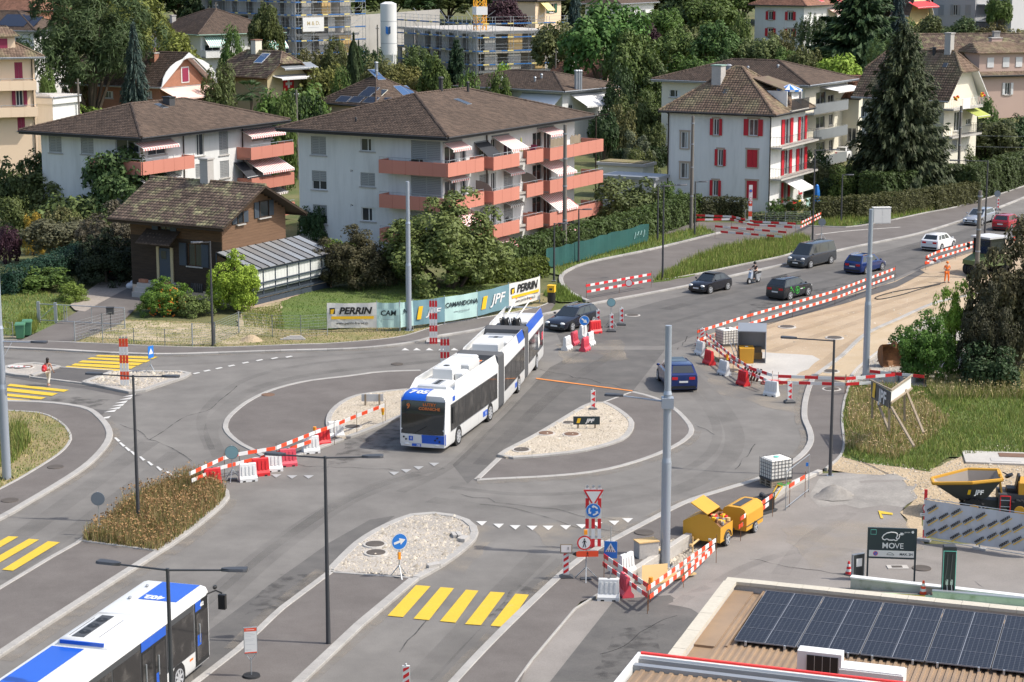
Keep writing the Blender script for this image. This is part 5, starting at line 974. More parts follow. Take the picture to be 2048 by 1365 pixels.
q=M();q.prism([(-.26,-.22),(.26,-.22),(.26,.16),(.18,.24),(-.18,.24),(-.26,.16)],0,2.12,'charger');q.prism([(-.24,-.2),(.24,-.2),(.24,.2),(-.24,.2)],2.12,2.17,'darkgrey');q.build('housing',ch)
q=M();[q.bx(a,a+.025,-.235,-.222,.05,2.0,'awning_green') for a in (-.26,.235)];q.bx(-.235,.235,-.235,-.222,1.975,2.0,'awning_green');q.build('green_edge',ch)
for s_ in (-.09,.09):q=M();q.tube([(s_,-.24,1.85),(s_-.03,-.3,1.3),(s_-.07,-.32,.9),(s_,-.28,.72)],.018,'darkgrey',6);q.tube([(s_,-.27,.66),(s_+.03,-.36,.2),(s_+.06,-.3,.04)],.018,'galv',6);q.bx(s_-.05,s_+.05,-.3,-.225,.6,.8,'galv');q.build('charging_cable',ch)
q=M();q.bx(-.6,.6,-.5,.4,.0,.04,'sandpath');o=q.build('plinth',ch)
a,b=B(1848,1082),B(2075,1118);d=(b-a);L=d.length;SF=empty('site_fence',(a.x,a.y,a.z),atan2(d.y,d.x),'grey printed mesh site fence with slanted black and yellow lettering in the yard','fence')
hF=1.92;n_=2
for i in range(n_):
 x0,x1=L*i/n_,L*(i+.985)/n_;q=M();q.tube([(x0,0,.1),(x0,0,hF+.06),(x1,0,hF+.06),(x1,0,.1),(x0,0,.1)],.022,'galv',6);q.build('frame',SF)
q=M();nx=24;vs=[[(L*i/nx,-.035+.03*sin(i*1.3+j*2),.22+(hF-.22)*j/4) for i in range(nx+1)] for j in range(5)]
for j in range(4):
 for i in range(nx):q.quad(vs[j][i],vs[j][i+1],vs[j+1][i+1],vs[j+1][i],'net_grey')
q.build('printed_mesh',SF,smooth=60)
for i in range(9):
 for j in range(3):
  x=.35+i*.56+(.0 if i%2 else 0);z=.42+j*.56+(.28 if i%2 else 0)
  if x>L-.3 or z>1.75:continue
  ca,sa=cos(radians(38)),sin(radians(38));text('PERRIN',.155,'black',SF,(x,-.085,z),(ca,0,sa),(-sa,0,ca),shear=.2,bold=.006);q=M();q.slab([(x-.27*ca+.05*sa,-.08,z-.27*sa-.05*ca),(x+.3*ca+.05*sa,-.08,z+.3*sa-.05*ca),(x+.3*ca+.09*sa,-.08,z+.3*sa-.09*ca),(x-.27*ca+.09*sa,-.08,z-.27*sa-.09*ca)],(0,-1,0),.004,'yellow');q.build('yellow_bar',SF)
for i in range(3):q=M();q.bx(L*i/2-.3,L*i/2+.3,-.12,.12,0,.1,'concrete');q.build('foot',SF)
def disc_sign(par,c,r,face='white',rim='red',rimw=.18,back='grey_back',nrm=(0,-1,0)):
 n=V(nrm).normalized();c=V(c);q=M();q.cyl(c+n*-.006,c+n*.006,r,r,back,24);o=q.build('sign_disc',par);q=M();q.cyl(c+n*.0065,c+n*.009,r*.99,r*.99,rim,24);q.cyl(c+n*.0095,c+n*.012,r*(1-rimw),r*(1-rimw),face,24);q.build('sign_face',o);return o
def walker(par,c,s,m='black',y=-.014):
 x,z=c;q=M();P=lambda ps:q.slab([(x+a*s,y,z+b*s) for a,b in ps],(0,-1,0),.003,m)
 q.cyl((x,y,z+.8*s),(x,y-.003,z+.8*s),.17*s,.17*s,m,10);P([(-.17,.55),(.17,.55),(.12,-.1),(-.12,-.1)]);P([(-.12,-.08),(.03,-.08),(-.2,-.95),(-.36,-.95)]);P([(.0,-.08),(.13,-.08),(.38,-.9),(.22,-.95)]);P([(-.17,.52),(-.1,.42),(-.42,-.02),(-.5,.05)]);P([(.17,.52),(.1,.42),(.38,.02),(.46,.1)]);return q.build('walker_symbol',par)
p=B(1848,1080);np_=empty('sign_post',(p.x,p.y,p.z),radians(-8),'red and white striped post with no pedestrians disc at the corner of the printed fence','sign post');q=M()
for k in range(5):q.bx(-.07,.07,-.03,.03,k*.47,k*.47+.47,'red' if k%2==0 else 'white')
q.build('striped_board',np_);o=disc_sign(np_,(.08,-.05,1.5),.21);walker(o,(.08,1.5),.14,'black',-.064);q=M();q.bx(-.22,.32,-.06,-.04,1.12,1.26,'banner_white');q.build('text_plate',np_);q=M();q.bx(-.16,.26,-.064,-.061,1.18,1.2,'grey_back');q.build('small_print',np_)
# ---------------------------------------------------------------- vegetation
def unit(n):v=np.random.normal(size=(n,3));return v/np.linalg.norm(v,axis=1,keepdims=True)
def leaves(P,N,size,asp=.55,fold=.0):
 n=len(P);N=N/np.linalg.norm(N,axis=1,keepdims=True);t=np.cross(N,unit(n));t/=np.linalg.norm(t,axis=1,keepdims=True);b=np.cross(N,t);s=(size*np.random.uniform(.65,1.35,n))[:,None]
 A=np.stack([P-t*s,P-b*s*asp+N*s*.12,P+t*s,P+b*s*asp+N*s*.12],1);return A.reshape(-1,3)
def foliage(name,verts):n=len(verts)//4;return fast_mesh(name,verts,np.arange(n*4).reshape(-1,4),'leaf')
def broad(name,nc=70,per=110,rc=.27,leaf=.056,lump=.3,droop=0.0,asp=.55,flat=1.0,top=0):
 d=unit(nc);d[:,2]=np.where(d[:,2]<-.45,-d[:,2]*.5,d[:,2]);lo=unit(5);bump=1+lump*np.max(np.clip(d@lo.T,0,1)**3,axis=1)-lump*.5
 rad=np.random.uniform(.55,.92,nc)*bump;C=d*rad[:,None];C[:nc//6]*=.5
 r=rc*np.random.uniform(.6,1.3,nc);k=np.repeat(np.arange(nc),per);dd=unit(len(k));up=dd+d[k]*.7;up[:,2]+=.25;up/=np.linalg.norm(up,axis=1,keepdims=True)
 P=C[k]+up*(r[k]*np.random.uniform(.55,1.08,len(k)))[:,None];P[:,2]*=flat;P[:,2]-=droop*np.hypot(P[:,0],P[:,1])**2
 N=up+unit(len(k))*.7;N[:,2]+=.3;return foliage(name,leaves(P,N,leaf,asp))
def weeping(name,nc=90,per=80,leaf=.05):
 V_=[]
 for _ in range(nc):
  d=unit(1)[0];d[2]=abs(d[2])*.9+.05;r=random.uniform(.6,1);s=np.random.uniform(0,1,per);L=random.uniform(.35,.9);x=d[0]*r+d[0]*.15*s;y=d[1]*r+d[1]*.15*s;z=d[2]*r-L*s**1.3
  P=np.stack([x,y,z],1)+np.random.normal(0,.035,(per,3));N=unit(per)*.6+d;V_.append(leaves(P,N,leaf,.35))
 return foliage(name,np.concatenate(V_))
def conifer(name,lv=26,nb=9,step=15,leaf=.05,droop=.25,power=.85,fluff=.03,gap=.0,asp=.32,wid=.16):
 V_=[]
 for i in range(lv):
  z=i/lv;R=(1-z)**power*random.uniform(.82,1.08)+.02
  for j in range(max(4,int(nb*(1-z*.5)))):
   a=j*2.4+i*1.1+random.uniform(-.3,.3);r=R*random.uniform(.65,1.08);n=int(step*(.4+r)*3);s=np.random.uniform(.05,1,n)**.65;side=np.random.uniform(-1,1,n)*wid*r*(1.1-s)
   x=cos(a)*s*r-sin(a)*side;y=sin(a)*s*r+cos(a)*side;zz=z+gap*s-droop*r*s**1.6+.06*r*s**4+np.random.normal(0,fluff*.5,n)-abs(side)*.35
   P=np.stack([x,y,zz],1);d=np.stack([np.full(n,cos(a)),np.full(n,sin(a)),np.full(n,-.3)],1)+unit(n)*.35;d/=np.linalg.norm(d,axis=1,keepdims=True);w_=np.cross(d,np.array([0,0,1.])+unit(n)*.4);w_/=np.linalg.norm(w_,axis=1,keepdims=True);sz=(leaf*np.random.uniform(.6,1.3,n)*(1.15-.5*z))[:,None]
   V_.append(np.stack([P-d*sz,P-w_*sz*asp,P+d*sz,P+w_*sz*asp-np.array([0,0,1])*sz*.1],1).reshape(-1,3))
 return foliage(name,np.concatenate(V_))
def column(name,n=4200):t=np.random.uniform(0,2*pi,n);z=np.random.uniform(0,1,n)**.9;r=np.sin(np.clip(z*1.02+.08,0,1)*pi)**.45*np.random.uniform(.75,1.05,n)*(1-.15*np.sin(5*t+9*z));P=np.stack([r*np.cos(t),r*np.sin(t),z],1);N=np.stack([np.cos(t),np.sin(t),np.full(n,.6)],1)+unit(n)*.5;V_=leaves(P,N,.05,.5).reshape(-1,4,3);c=V_.mean(1,keepdims=True);V_=c+(V_-c)*np.array([3.2,3.2,1.0]);return foliage(name,V_.reshape(-1,3))
PR={'round':broad('crown',85,105),'loose':broad('crown',75,105,.27,.06,.45),'fine':broad('crown',190,115,.19,.034,.4),'fine2':broad('crown',190,105,.18,.034,.45,droop=.1),'shrub':broad('crown',60,90,.3,.055,.35),'tuft':broad('crown',110,70,.16,.04,.9),'weep':weeping('crown'),'pine':broad('crown',150,120,.2,.05,.8,asp=.2,flat=.9),'spruce':conifer('crown',30,11,18,.065,.25,.8),'bigspruce':conifer('crown',50,15,24,.045,.16,.68,.02,.1,.34,.26),'cedar':conifer('crown',20,14,32,.06,.14,.75,.02,.05,.35,.3),'column':column('crown')}
TPOLY={}
def trunkmesh(k):
 if k in TPOLY:return TPOLY[k]
 q=M();q.cyl((0,0,-.3),(0,0,1),1,.55,'bark',8)
 o=q.build('trunk');TPOLY[k]=o.data;bpy.data.objects.remove(o);return TPOLY[k]
def limbs(k):
 q=M();rnd=random.Random(k)
 for i in range(7):a=rnd.uniform(0,6.28);r=rnd.uniform(.35,.75);m_=V((cos(a)*r*.45,sin(a)*r*.45,-.35));e=V((cos(a)*r,sin(a)*r,rnd.uniform(-.1,.6)));q.cyl((0,0,-1.0),m_,.035,.025,'bark',5);q.cyl(m_,e,.025,.008,'bark',5)
 o=q.build('limbs');d=o.data;bpy.data.objects.remove(o);return d
LIMB=limbs(3)
def tree(kind,u,D,vtop,wpx,col,label,vb=None,name=None,tr=.1,cat=None,group=None,crowns=None,zb=None):
 """crown of real size at distance D; vtop and the foot fix its height"""
 if D is None:p=B(u,vb);D=p.y
 else:p=at(u,0,D);p=V((p.x,D,gz(p.x,D) if zb is None else zb))
 zt=top_z(p,vtop);h=max(.6,zt-p.z);r=1.13*wpx/2*D/FP;nm=name or {'spruce':'spruce_tree','bigspruce':'spruce_tree','cedar':'cedar_tree','pine':'pine_tree','column':'cypress_tree','shrub':'shrub','weep':'willow_tree','tuft':'shrub'}.get(kind,'broadleaf_tree')
 low=any(k in label for k in ('bush','shrub'));nm='shrub' if low and not name else nm;ct=cat or ('shrub' if nm=='shrub' else 'tree');root=empty(nm,(p.x,p.y,p.z),0,label,ct,group)
 c=bpy.data.objects.new('crown',PR[kind]);COL.objects.link(c);c.parent=root;c.rotation_euler=(0,0,random.uniform(0,6.28));c.color=(*[k*1.42*random.uniform(.92,1.08) for k in col],1)
 if kind in ('spruce','bigspruce','cedar','column'):b=h*(.04 if kind!='cedar' else .12);c.location=(0,0,b);c.scale=(r,r,h-b);tz=h*.9;tw=.02*h+.05
 else:
  b=h*(tr if kind!='fine2' else-.22) if ct=='tree' else-.35*h;c.location=(0,0,(b+h)/2);c.scale=(r,r,(h-b)/2*1.02);tz=(b+h)/2;tw=.022*h+.06
 t=bpy.data.objects.new('trunk',trunkmesh(0));COL.objects.link(t);t.parent=root;t.scale=(tw,tw,tz)
 if ct=='tree' and kind not in ('spruce','bigspruce','cedar','column'):l=bpy.data.objects.new('limbs',LIMB);COL.objects.link(l);l.parent=root;l.location=c.location;l.scale=c.scale
 return root
dk=(.030,.052,.017);mg=(.062,.100,.022);yg=(.115,.140,.026);ol=(.095,.098,.035);br=(.17,.24,.035);pu=(.040,.020,.026);blu=(.045,.068,.062);rb=(.066,.062,.028);gy=(.09,.105,.062)
TL=[
('pine',175,247,-45,215,(.045,.068,.024),'tall layered pine left of the brown gabled house, largest of the left side'),('spruce',264,236,42,105,blu,'narrow blue spruce in front of the brown gabled house'),('weep',268,300,-25,140,(.13,.14,.035),'yellowish willow behind the tall pine'),('cedar',385,335,-40,90,dk,'dark conifer at the top edge left of the scaffolded shell'),('round',345,268,62,110,yg,'pale feathery tree between the brown house and the green awnings house'),('shrub',462,285,58,55,mg,'bush between the two green striped awnings'),('round',530,300,6,66,(.06,.075,.02),'round dark tree with orange tinge before the scaffolded shell'),
('loose',570,240,150,130,mg,'climbing leafy bush beneath the tan house veranda'),('loose',638,262,112,90,(.12,.125,.03),'yellowish bush right of the tan house'),('column',706,275,70,24,dk,'slim dark cypress below the silo'),('column',716,278,84,14,dk,'shorter slim cypress touching its taller twin'),('loose',765,262,108,95,(.095,.105,.032),'loose olive tree under the silo'),('loose',812,258,120,80,(.12,.115,.03),'yellowing tree above the solar roof'),('round',868,254,106,62,mg,'green tree beside the dark conical tree'),('cedar',912,258,80,84,(.028,.055,.022),'dark conical tree before the right concrete shell'),('shrub',1004,272,132,50,br,'bright green bush above the white awnings block'),('round',1015,334,-5,80,pu,'dark purple plum tree under the peach house'),
('loose',1122,288,30,118,(.085,.095,.028),'olive walnut tree over the rose house'),('round',1212,272,0,158,(.065,.115,.026),'big bright green tree beside the walnut, tallest in the middle'),('round',1262,262,60,100,mg,'green tree on the right flank of the big bright one'),('spruce',1150,335,-30,60,blu,'bluish spruce at the top edge behind the walnut'),('loose',1320,330,8,90,mg,'green tree at the top edge right of the terrace house'),('round',1372,340,-25,100,(.055,.08,.022),'dark green tree at the top edge in the middle of the wooded slope'),('loose',1425,335,-18,110,mg,'wide green tree at the top edge near the white red shuttered house'),('round',1300,300,48,62,pu,'purple leaved tree on the wooded slope'),('round',1350,298,58,84,(.075,.105,.028),'green rounded tree beneath the purple one'),('round',1436,292,42,96,(.055,.10,.028),'fresh green round tree above the cream block'),('loose',1515,290,62,84,(.09,.11,.04),'greyish green tree below the white red shuttered house'),('loose',1395,272,98,90,mg,'low green tree on the slope above the cream block roof'),('round',1290,262,120,90,(.05,.07,.022),'dark tree right of the rose house'),('loose',1268,240,175,80,(.07,.088,.026),'bushy tree above the laurel hedge by the garages'),('tuft',1282,226,262,80,gy,'silver grey olive bush beside the cream block'),
('weep',1632,312,18,78,(.06,.082,.035),'dark drooping birch beside the white red shuttered house'),('cedar',1722,292,-60,230,(.036,.062,.026),'huge dark cedar on the upper right slope'),('spruce',1798,318,-40,70,blu,'bluish spruce behind the cedar at the top edge'),('weep',1796,276,52,120,(.10,.125,.045),'pale willow right of the huge cedar'),('round',1610,262,100,74,(.065,.075,.022),'brownish rounded tree beneath the drooping birch'),('round',1690,258,108,96,br,'bright green tree beneath the cedar'),('round',1570,275,95,60,mg,'small green tree above the hidden brown roof'),
('round',1862,318,30,75,(.06,.068,.02),'first of the clipped dark trees before the grey house'),('round',1930,315,34,80,(.05,.07,.022),'second of the clipped dark trees before the grey house'),('loose',1990,310,40,70,(.075,.075,.025),'olive tree at the right end of the clipped row'),('loose',2040,305,45,60,(.12,.11,.03),'yellow green tree at the right edge of the clipped row'),('loose',2000,345,-20,50,mg,'tree between the grey house and the plain wall at the top edge'),
('bigspruce',1812,210,70,232,(.050,.064,.026),'tall dark spruce with drooping boughs before the cream gabled house'),('loose',1985,226,228,110,(.055,.065,.022),'dark tree right of the flower balcony house'),('loose',2040,228,222,70,dk,'dark tree at the right edge below the pinkish house'),('shrub',1930,222,285,80,(.06,.085,.025),'bush at the foot of the right concrete pole'),('shrub',1850,218,318,130,(.055,.085,.022),'broad bush in the hedge garden right of the big spruce'),('shrub',1775,216,330,90,mg,'rounded bush left in the hedge garden below the big spruce'),('shrub',1640,212,328,80,ol,'thin apple tree with pale leaves by the white lowest awning'),('shrub',1820,213,372,60,br,'low light green bush behind the clipped brown hedge'),
('fine',2068,124,470,190,rb,'big reddish brown bush mass at the right edge'),('fine',2010,118,590,110,(.035,.04,.02),'dark shaded bush below the reddish brown one'),('tuft',1938,126,552,84,(.15,.235,.03),'bright lime shrub in front of the road roller'),('fine',1885,119,638,132,(.06,.12,.022),'dense fresh green bush by the rusty excavator bucket'),('shrub',2020,116,690,110,(.03,.05,.018),'dark low bush at the right edge over the meadow'),
('fine2',893,153,400,250,(.10,.115,.035),'wide drooping cherry tree before the coral block'),('fine',702,153,466,150,(.055,.058,.026),'dark green shrub behind the white printed banner'),('fine',778,158,500,92,(.038,.048,.018),'shaded shrub between the dark shrub and the cherry tree'),('round',240,177,290,150,(.05,.082,.025),'dense round tree left of the chalet roof'),('loose',108,184,330,130,(.085,.105,.035),'feathery grey green tree before the left coral block'),('loose',130,176,368,150,(.09,.105,.036),'wide willowy bush in the left garden'),('shrub',30,184,312,120,(.05,.068,.022),'dark bush at the left edge below the peach house'),('loose',60,190,318,90,(.07,.072,.02),'brownish bush near the peach house steps'),('loose',100,166,428,120,(.085,.09,.045),'pale apple tree left of the garden hedge'),('fine',215,160,420,150,(.07,.07,.045),'greyish purple flowering bush left of the chalet'),('fine',190,155,470,130,(.022,.034,.014),'black green shaded bush next to the parked dark car'),('shrub',42,170,428,36,(.26,.2,.03),'little round golden tree in the left garden'),('loose',-6,166,440,44,pu,'purple leaved shrub at the left edge'),
('fine',305,142,562,100,(.085,.13,.02),'dense bush with orange berries by the driveway'),('fine',456,143,514,104,(.20,.25,.03),'yellow green shrub in front of the glazed veranda'),('shrub',375,141,590,66,(.10,.13,.035),'low green bush between the berry bush and the yellow green shrub'),('shrub',60,152,535,120,(.08,.115,.028),'rose bushes at the foot of the dark hedge'),('shrub',120,147,565,60,(.11,.15,.03),'light green low bush by the cobbled drive'),('shrub',1265,190,358,140,(.085,.095,.035),'reddish green tree behind the laurel hedge near the garages'),('shrub',1345,192,366,60,mg,'small bush at the corner of the red shuttered house'),('tuft',1560,196,396,40,mg,'sparse bushes by the thin fence of the red shuttered house'),('tuft',1600,196,392,60,(.05,.075,.02),'dark green bush under the laundry of the red shuttered house'),('loose',150,230,205,130,yg,'pale green tree between the peach house and the left coral block'),('loose',88,228,118,34,(.08,.13,.03),'narrow green tree between the peach house and the white solar house'),('shrub',1870,216,345,110,(.05,.075,.02),'dark tall hedge bush near the right concrete pole'),('loose',1210,222,210,60,dk,'dark tree right of the white awnings block'),('loose',620,175,395,60,dk,'dark bush in the gap between chalet and coral block'),('shrub',650,166,482,60,(.10,.14,.02),'yellow green bush at the corner of the coral block'),('loose',480,205,205,30,mg,'small tree behind the left coral block')]
for k in TL:tree(k[0],k[1],k[2],k[3],k[4],k[5],k[6])
rr=random.Random(5)
LM=[('the peach house',40,180),('the white solar house',60,70),('the brown gabled house',300,160),('the tan house',530,160),('the green awnings house',430,60),('the left concrete shell',640,60),('the silo',778,70),('the right concrete shell',930,100),('the crane mast',960,20),('the solar hip roof',750,190),('the white awnings block',1080,190),('the rose house',1180,150),('the top peach house',1070,15),('the terrace house',1270,20),('the small red shuttered house',1600,50),('the cream block',1400,170),('the red shuttered house',1500,280),('the garages',1260,340),('the huge cedar',1720,60),('the tall spruce',1810,220),('the flower balcony house',1930,220),('the pinkish house',2010,180),('the yellow gabled house',1830,15),('the grey house',1930,20),('the left coral block',300,280),('the middle coral block',850,330),('the chalet',400,450),('the cypress hedge',90,530),('the long mossy roof',1950,100),('the concrete wall',830,30),('the tall pine',175,60)]
USED={}
def where(u,v,col,noun):
 adj='purple' if col[0]>col[1] else 'bright green' if col[1]>.13 else 'olive' if col[0]>.09 else 'dark green' if col[1]<.07 else 'mid green'
 for n,a,b in sorted(LM,key=lambda k:hypot(k[1]-u,k[2]-v)):
  dx,dy=u-a,v-b;side=('right of' if dx>0 else 'left of') if abs(dx)>abs(dy) else ('below' if dy>0 else 'above')
  for size in ('','near ','outer '):
   lb='%s %s %s%s %s'%(adj,noun,'standing ' if not size else 'in the '+size+'greenery ',side,n)
   if lb not in USED:USED[lb]=1;return lb
for i,(u,D,vt,wd) in enumerate([(u+rr.uniform(-20,20),D,vt+rr.uniform(-15,15),wd) for D,vt,wd in ((380,-40,125),) for u in range(-20,2100,72)]):
 cc=rr.choice([dk,mg,(.07,.085,.025),(.085,.09,.03)]);tree(rr.choice(['round','loose','round']),u,D,vt,wd,cc,where(u,0,cc,'hillside tree'),group='trees of the hillside wood')
for i,(u,D,vt,wd) in enumerate([(430,252,132,70),(610,226,186,80),(680,250,140,50),(930,245,150,60),(1290,216,300,60),(1330,280,130,70),(1470,268,112,60),(1545,300,88,50),(1240,250,140,70),(1420,300,75,60),(560,215,196,60),(1660,240,150,50),(10,200,345,80),(160,205,300,60),(1890,235,180,50),(1480,320,30,50),(1310,250,180,60),(1180,300,90,60),(740,285,96,60),(15,215,330,90),(70,208,345,90),(120,200,352,70),(20,178,395,90),(150,168,430,80),(185,190,372,60),(90,172,420,70),(230,168,440,60),(640,190,440,50),(1450,214,330,40),(1640,214,300,60),(1700,208,330,60),(1740,212,300,60),(1900,222,310,70),(1960,226,300,70),(2030,228,290,70),(1990,222,320,60),(1985,235,200,60),(1850,228,240,50),(1100,262,175,60),(1250,232,215,60),(1000,250,150,60),(320,262,120,60),(200,262,130,60),(140,252,150,60),(1560,320,62,60),(1345,240,215,60),(1310,232,250,50),(1500,255,130,60),(1620,280,96,60),(1740,300,60,70),(1900,330,50,70),(1830,330,40,60),(1390,320,50,70),(1330,340,20,70),(1260,330,30,60),(670,300,80,60),(835,300,95,60),(620,300,100,50)]):cc=rr.choice([mg,dk,ol,(.075,.095,.028)]);tree('shrub',u,D,vt,wd,cc,where(u,vt+15,cc,'bush'),name='shrub',group='garden bushes between the houses')
def dots(u,D,v0,v1,wpx,n,m,label):
 q=M();p=at(u,0,D);r=wpx/2*D/FP
 for _ in range(n):a=random.uniform(pi,2*pi);t=random.random();z=top_z(p,v0+(v1-v0)*t);k=sqrt(max(.05,1-(2*t-1)**2));q.ball((p.x+r*k*.92*cos(a),p.y+r*k*.92*sin(a),z),.07,m,5,4)
 o=q.build('berries');o['kind']='stuff'
dots(318,142,575,650,92,120,'flower_orange','');dots(318,142,575,650,92,50,'flower_yellow','')
p=at(498,0,226);pz=terr(226);root=empty('palm_tree',(p.x,p.y,pz),0,'fan palm in front of the tan house','tree');hh=top_z(p,172)-pz;q=M();q.cyl((0,0,0),(0,0,hh-.8),.2,.16,'bark',8);q.build('trunk',root)
for k in range(26):
 a=k*2.4;e=random.uniform(-.5,.9);q=M();c=V((0,0,hh-.7));d=V((cos(a)*cos(e),sin(a)*cos(e),sin(e)));m_=c+d*1.1;q.cyl(c,m_,.025,.02,'leaf',4)
 for j in range(9):t=(j-4)*.26;dd=(d+V((-sin(a),cos(a),0))*t*.9+V((0,0,-.15))).normalized();s_=dd.cross(V((0,0,1))).normalized()*.07;q.poly([m_,m_+dd*.5+s_,m_+dd*1.0-V((0,0,.15)),m_+dd*.5-s_],'leaf')
 o=q.build('frond',root);o.color=(.05,.085,.03,1)
def hedge(pts,h,w,col,label,dens=85,leaf=.13,name='hedge',z0=0):
 P=[B(*p) for p in pts];VV=[]
 for a,b in zip(P,P[1:]):
  d=b-a;L=hypot(d.x,d.y);n=int(dens*L*(2*h+w));t=np.random.uniform(0,1,n);f=np.random.uniform(0,2*h+w,n);nx,ny=-d.y/L,d.x/L
  off=np.where(f<h,-w/2,np.where(f<h+w,f-h-w/2,w/2));z=np.where(f<h,f,np.where(f<h+w,h,2*h+w-f));bulge=.12*np.sin(t*L*1.7)+.08*np.sin(t*L*4.1+z*3)
  off=off*(1+bulge)+np.random.normal(0,.06,n);z=z+np.random.normal(0,.07,n)+bulge*.5*(z>h*.8);Q=np.stack([a.x+d.x*t+nx*off,a.y+d.y*t+ny*off,a.z+z+z0],1);s=np.where(f<h,-1,np.where(f<h+w,0,1));N=np.stack([nx*s,ny*s,np.where(s==0,1.,.35)],1)+unit(n)*.7;VV.append(leaves(Q,N,leaf,.55));ne=int(dens*h*w*1.6)
  for c,sg in ((a,-1),(b,1)):o_=np.random.uniform(-w/2,w/2,ne);Q=np.stack([c.x+nx*o_+sg*d.x/L*np.random.uniform(-.1,.25,ne),c.y+ny*o_+sg*d.y/L*np.random.uniform(-.1,.25,ne),c.z+z0+np.random.uniform(0,h,ne)],1);VV.append(leaves(Q,unit(ne)*.7+np.array([sg*d.x/L,sg*d.y/L,.3]),leaf,.55))
 core=M()
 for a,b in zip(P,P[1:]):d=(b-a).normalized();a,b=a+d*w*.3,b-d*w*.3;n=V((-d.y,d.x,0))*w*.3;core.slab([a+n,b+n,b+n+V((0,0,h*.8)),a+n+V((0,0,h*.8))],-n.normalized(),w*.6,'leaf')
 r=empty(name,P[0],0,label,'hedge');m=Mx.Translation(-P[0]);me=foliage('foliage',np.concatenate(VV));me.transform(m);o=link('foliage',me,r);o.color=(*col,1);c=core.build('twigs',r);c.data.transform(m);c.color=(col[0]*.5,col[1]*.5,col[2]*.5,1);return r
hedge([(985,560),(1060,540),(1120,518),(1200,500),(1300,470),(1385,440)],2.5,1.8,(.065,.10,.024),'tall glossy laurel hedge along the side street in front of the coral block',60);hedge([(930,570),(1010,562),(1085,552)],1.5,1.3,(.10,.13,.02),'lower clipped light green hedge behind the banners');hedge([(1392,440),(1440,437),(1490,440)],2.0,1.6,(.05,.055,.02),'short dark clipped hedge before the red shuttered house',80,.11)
hedge([(1625,440),(1700,438),(1770,432),(1860,420),(1945,405)],2.1,1.6,(.085,.088,.03),'long clipped brownish green hedge along the upper road',70,.11);hedge([(1740,412),(1830,400),(1905,388)],3.2,3.0,(.055,.085,.022),'wild leafy hedge above the clipped brown one',55,.16);hedge([(1930,400),(2000,380),(2100,345)],3.4,2.2,(.06,.085,.025),'tall green hedge along the road at the right edge',55,.15)
hedge([(10,592),(90,568),(165,535)],2.0,1.4,(.022,.058,.035),'dark bluish cypress hedge in the left garden',90,.09);hedge([(580,520),(640,516),(720,512)],1.1,1.2,(.10,.14,.02),'low light hedge at the foot of the coral block');hedge([(1240,345),(1320,330)],2.4,2,dk,'dark hedge beside the garages',50,.16)
hedge([(1645,400),(1740,392)],2.0,1.5,dk,'dark hedge under the lowest white awning',60,.13);hedge([(1500,446),(1560,448),(1622,446)],.9,1.0,(.07,.10,.03),'thin bushes behind the wire fence of the red shuttered house',40,.13)
def blades(poly,n,h,wd,cols,name,z=.03,lean=.5,heads=None):
 P=[G(*p) for p in poly];A=np.array([(p.x,p.y) for p in P]);lo,hi=A.min(0),A.max(0);X=np.random.uniform(lo,hi,(n*3,2));ins=np.zeros(len(X),bool);j=len(A)-1
 for i in range(len(A)):
  a,b=A[i],A[j];ins^=((a[1]>X[:,1])!=(b[1]>X[:,1]))&(X[:,0]<(b[0]-a[0])*(X[:,1]-a[1])/(b[1]-a[1]+1e-12)+a[0]);j=i
 X=X[ins][:n];n=len(X);cl=np.sin(X[:,0]*1.3)*np.sin(X[:,1]*.9+1)*.5+.5;a=np.random.uniform(0,2*pi,n);hh=h*np.random.uniform(.4,1.25,n)*(.6+.7*cl);l=np.random.uniform(0,lean,n)*hh;b=np.random.uniform(0,2*pi,n);zz=np.array([gz(x,y) for x,y in X])+z
 p0=np.stack([X[:,0]-np.cos(a)*wd,X[:,1]-np.sin(a)*wd,zz],1);p1=np.stack([X[:,0]+np.cos(a)*wd,X[:,1]+np.sin(a)*wd,zz],1);p2=np.stack([X[:,0]+np.cos(b)*l,X[:,1]+np.sin(b)*l,zz+hh],1)
 k=np.random.randint(0,len(cols),n)
 root=None
 for i,c in enumerate(cols):
  s=k==i;v=np.stack([p0[s],p1[s],p2[s]],1).reshape(-1,3);o=link(name,fast_mesh(name,v,np.arange(len(v)).reshape(-1,3),'grassblade',3));o.color=(*c,1);o['kind']='stuff'
 if heads:
  s=np.random.random(n)<heads[1];Q=np.repeat(p2[s],4,0)+np.random.normal(0,.06,(4*s.sum(),3));o=link('seed_heads',foliage('seed_heads',leaves(Q,unit(len(Q))+np.array([0,0,.8]),.05,.7)));o.color=(*heads[0],1);o['kind']='stuff'
g1=(.17,.23,.05);g2=(.30,.29,.10);g3=(.52,.43,.22);g4=(.40,.28,.13)
blades(MED,12000,.58,.02,[(.30,.20,.10),(.40,.32,.16),(.24,.23,.08),(.36,.27,.13),(.20,.21,.07)],'dry_weeds',.1,.5,((.33,.20,.09),.09))
blades(GI,13000,.55,.03,[g1,(.20,.27,.05),g2],'tall_grass',.1,.6)
MEA=[(1702,768),(1690,806),(1686,846),(1690,890),(1683,914),(1720,925),(1800,935),(1860,945),(1900,915),(2060,905),(2060,760),(1960,770),(1850,775)]
blades(MEA,24000,.27,.025,[g1,g2,(.22,.27,.07),g1],'meadow_grass',.03,.7);blades([(1700,785),(1760,778),(1850,800),(1900,850),(1850,890),(1790,925),(1690,900)],6000,.5,.024,[g3,g2,g4],'dry_weeds',.03,.6,((.44,.32,.18),.08));blades([(1850,770),(2060,760),(2060,800),(1870,800)],4000,.8,.025,[g2,g3,g1],'tall_grass',.03,.6,((.42,.34,.18),.07))
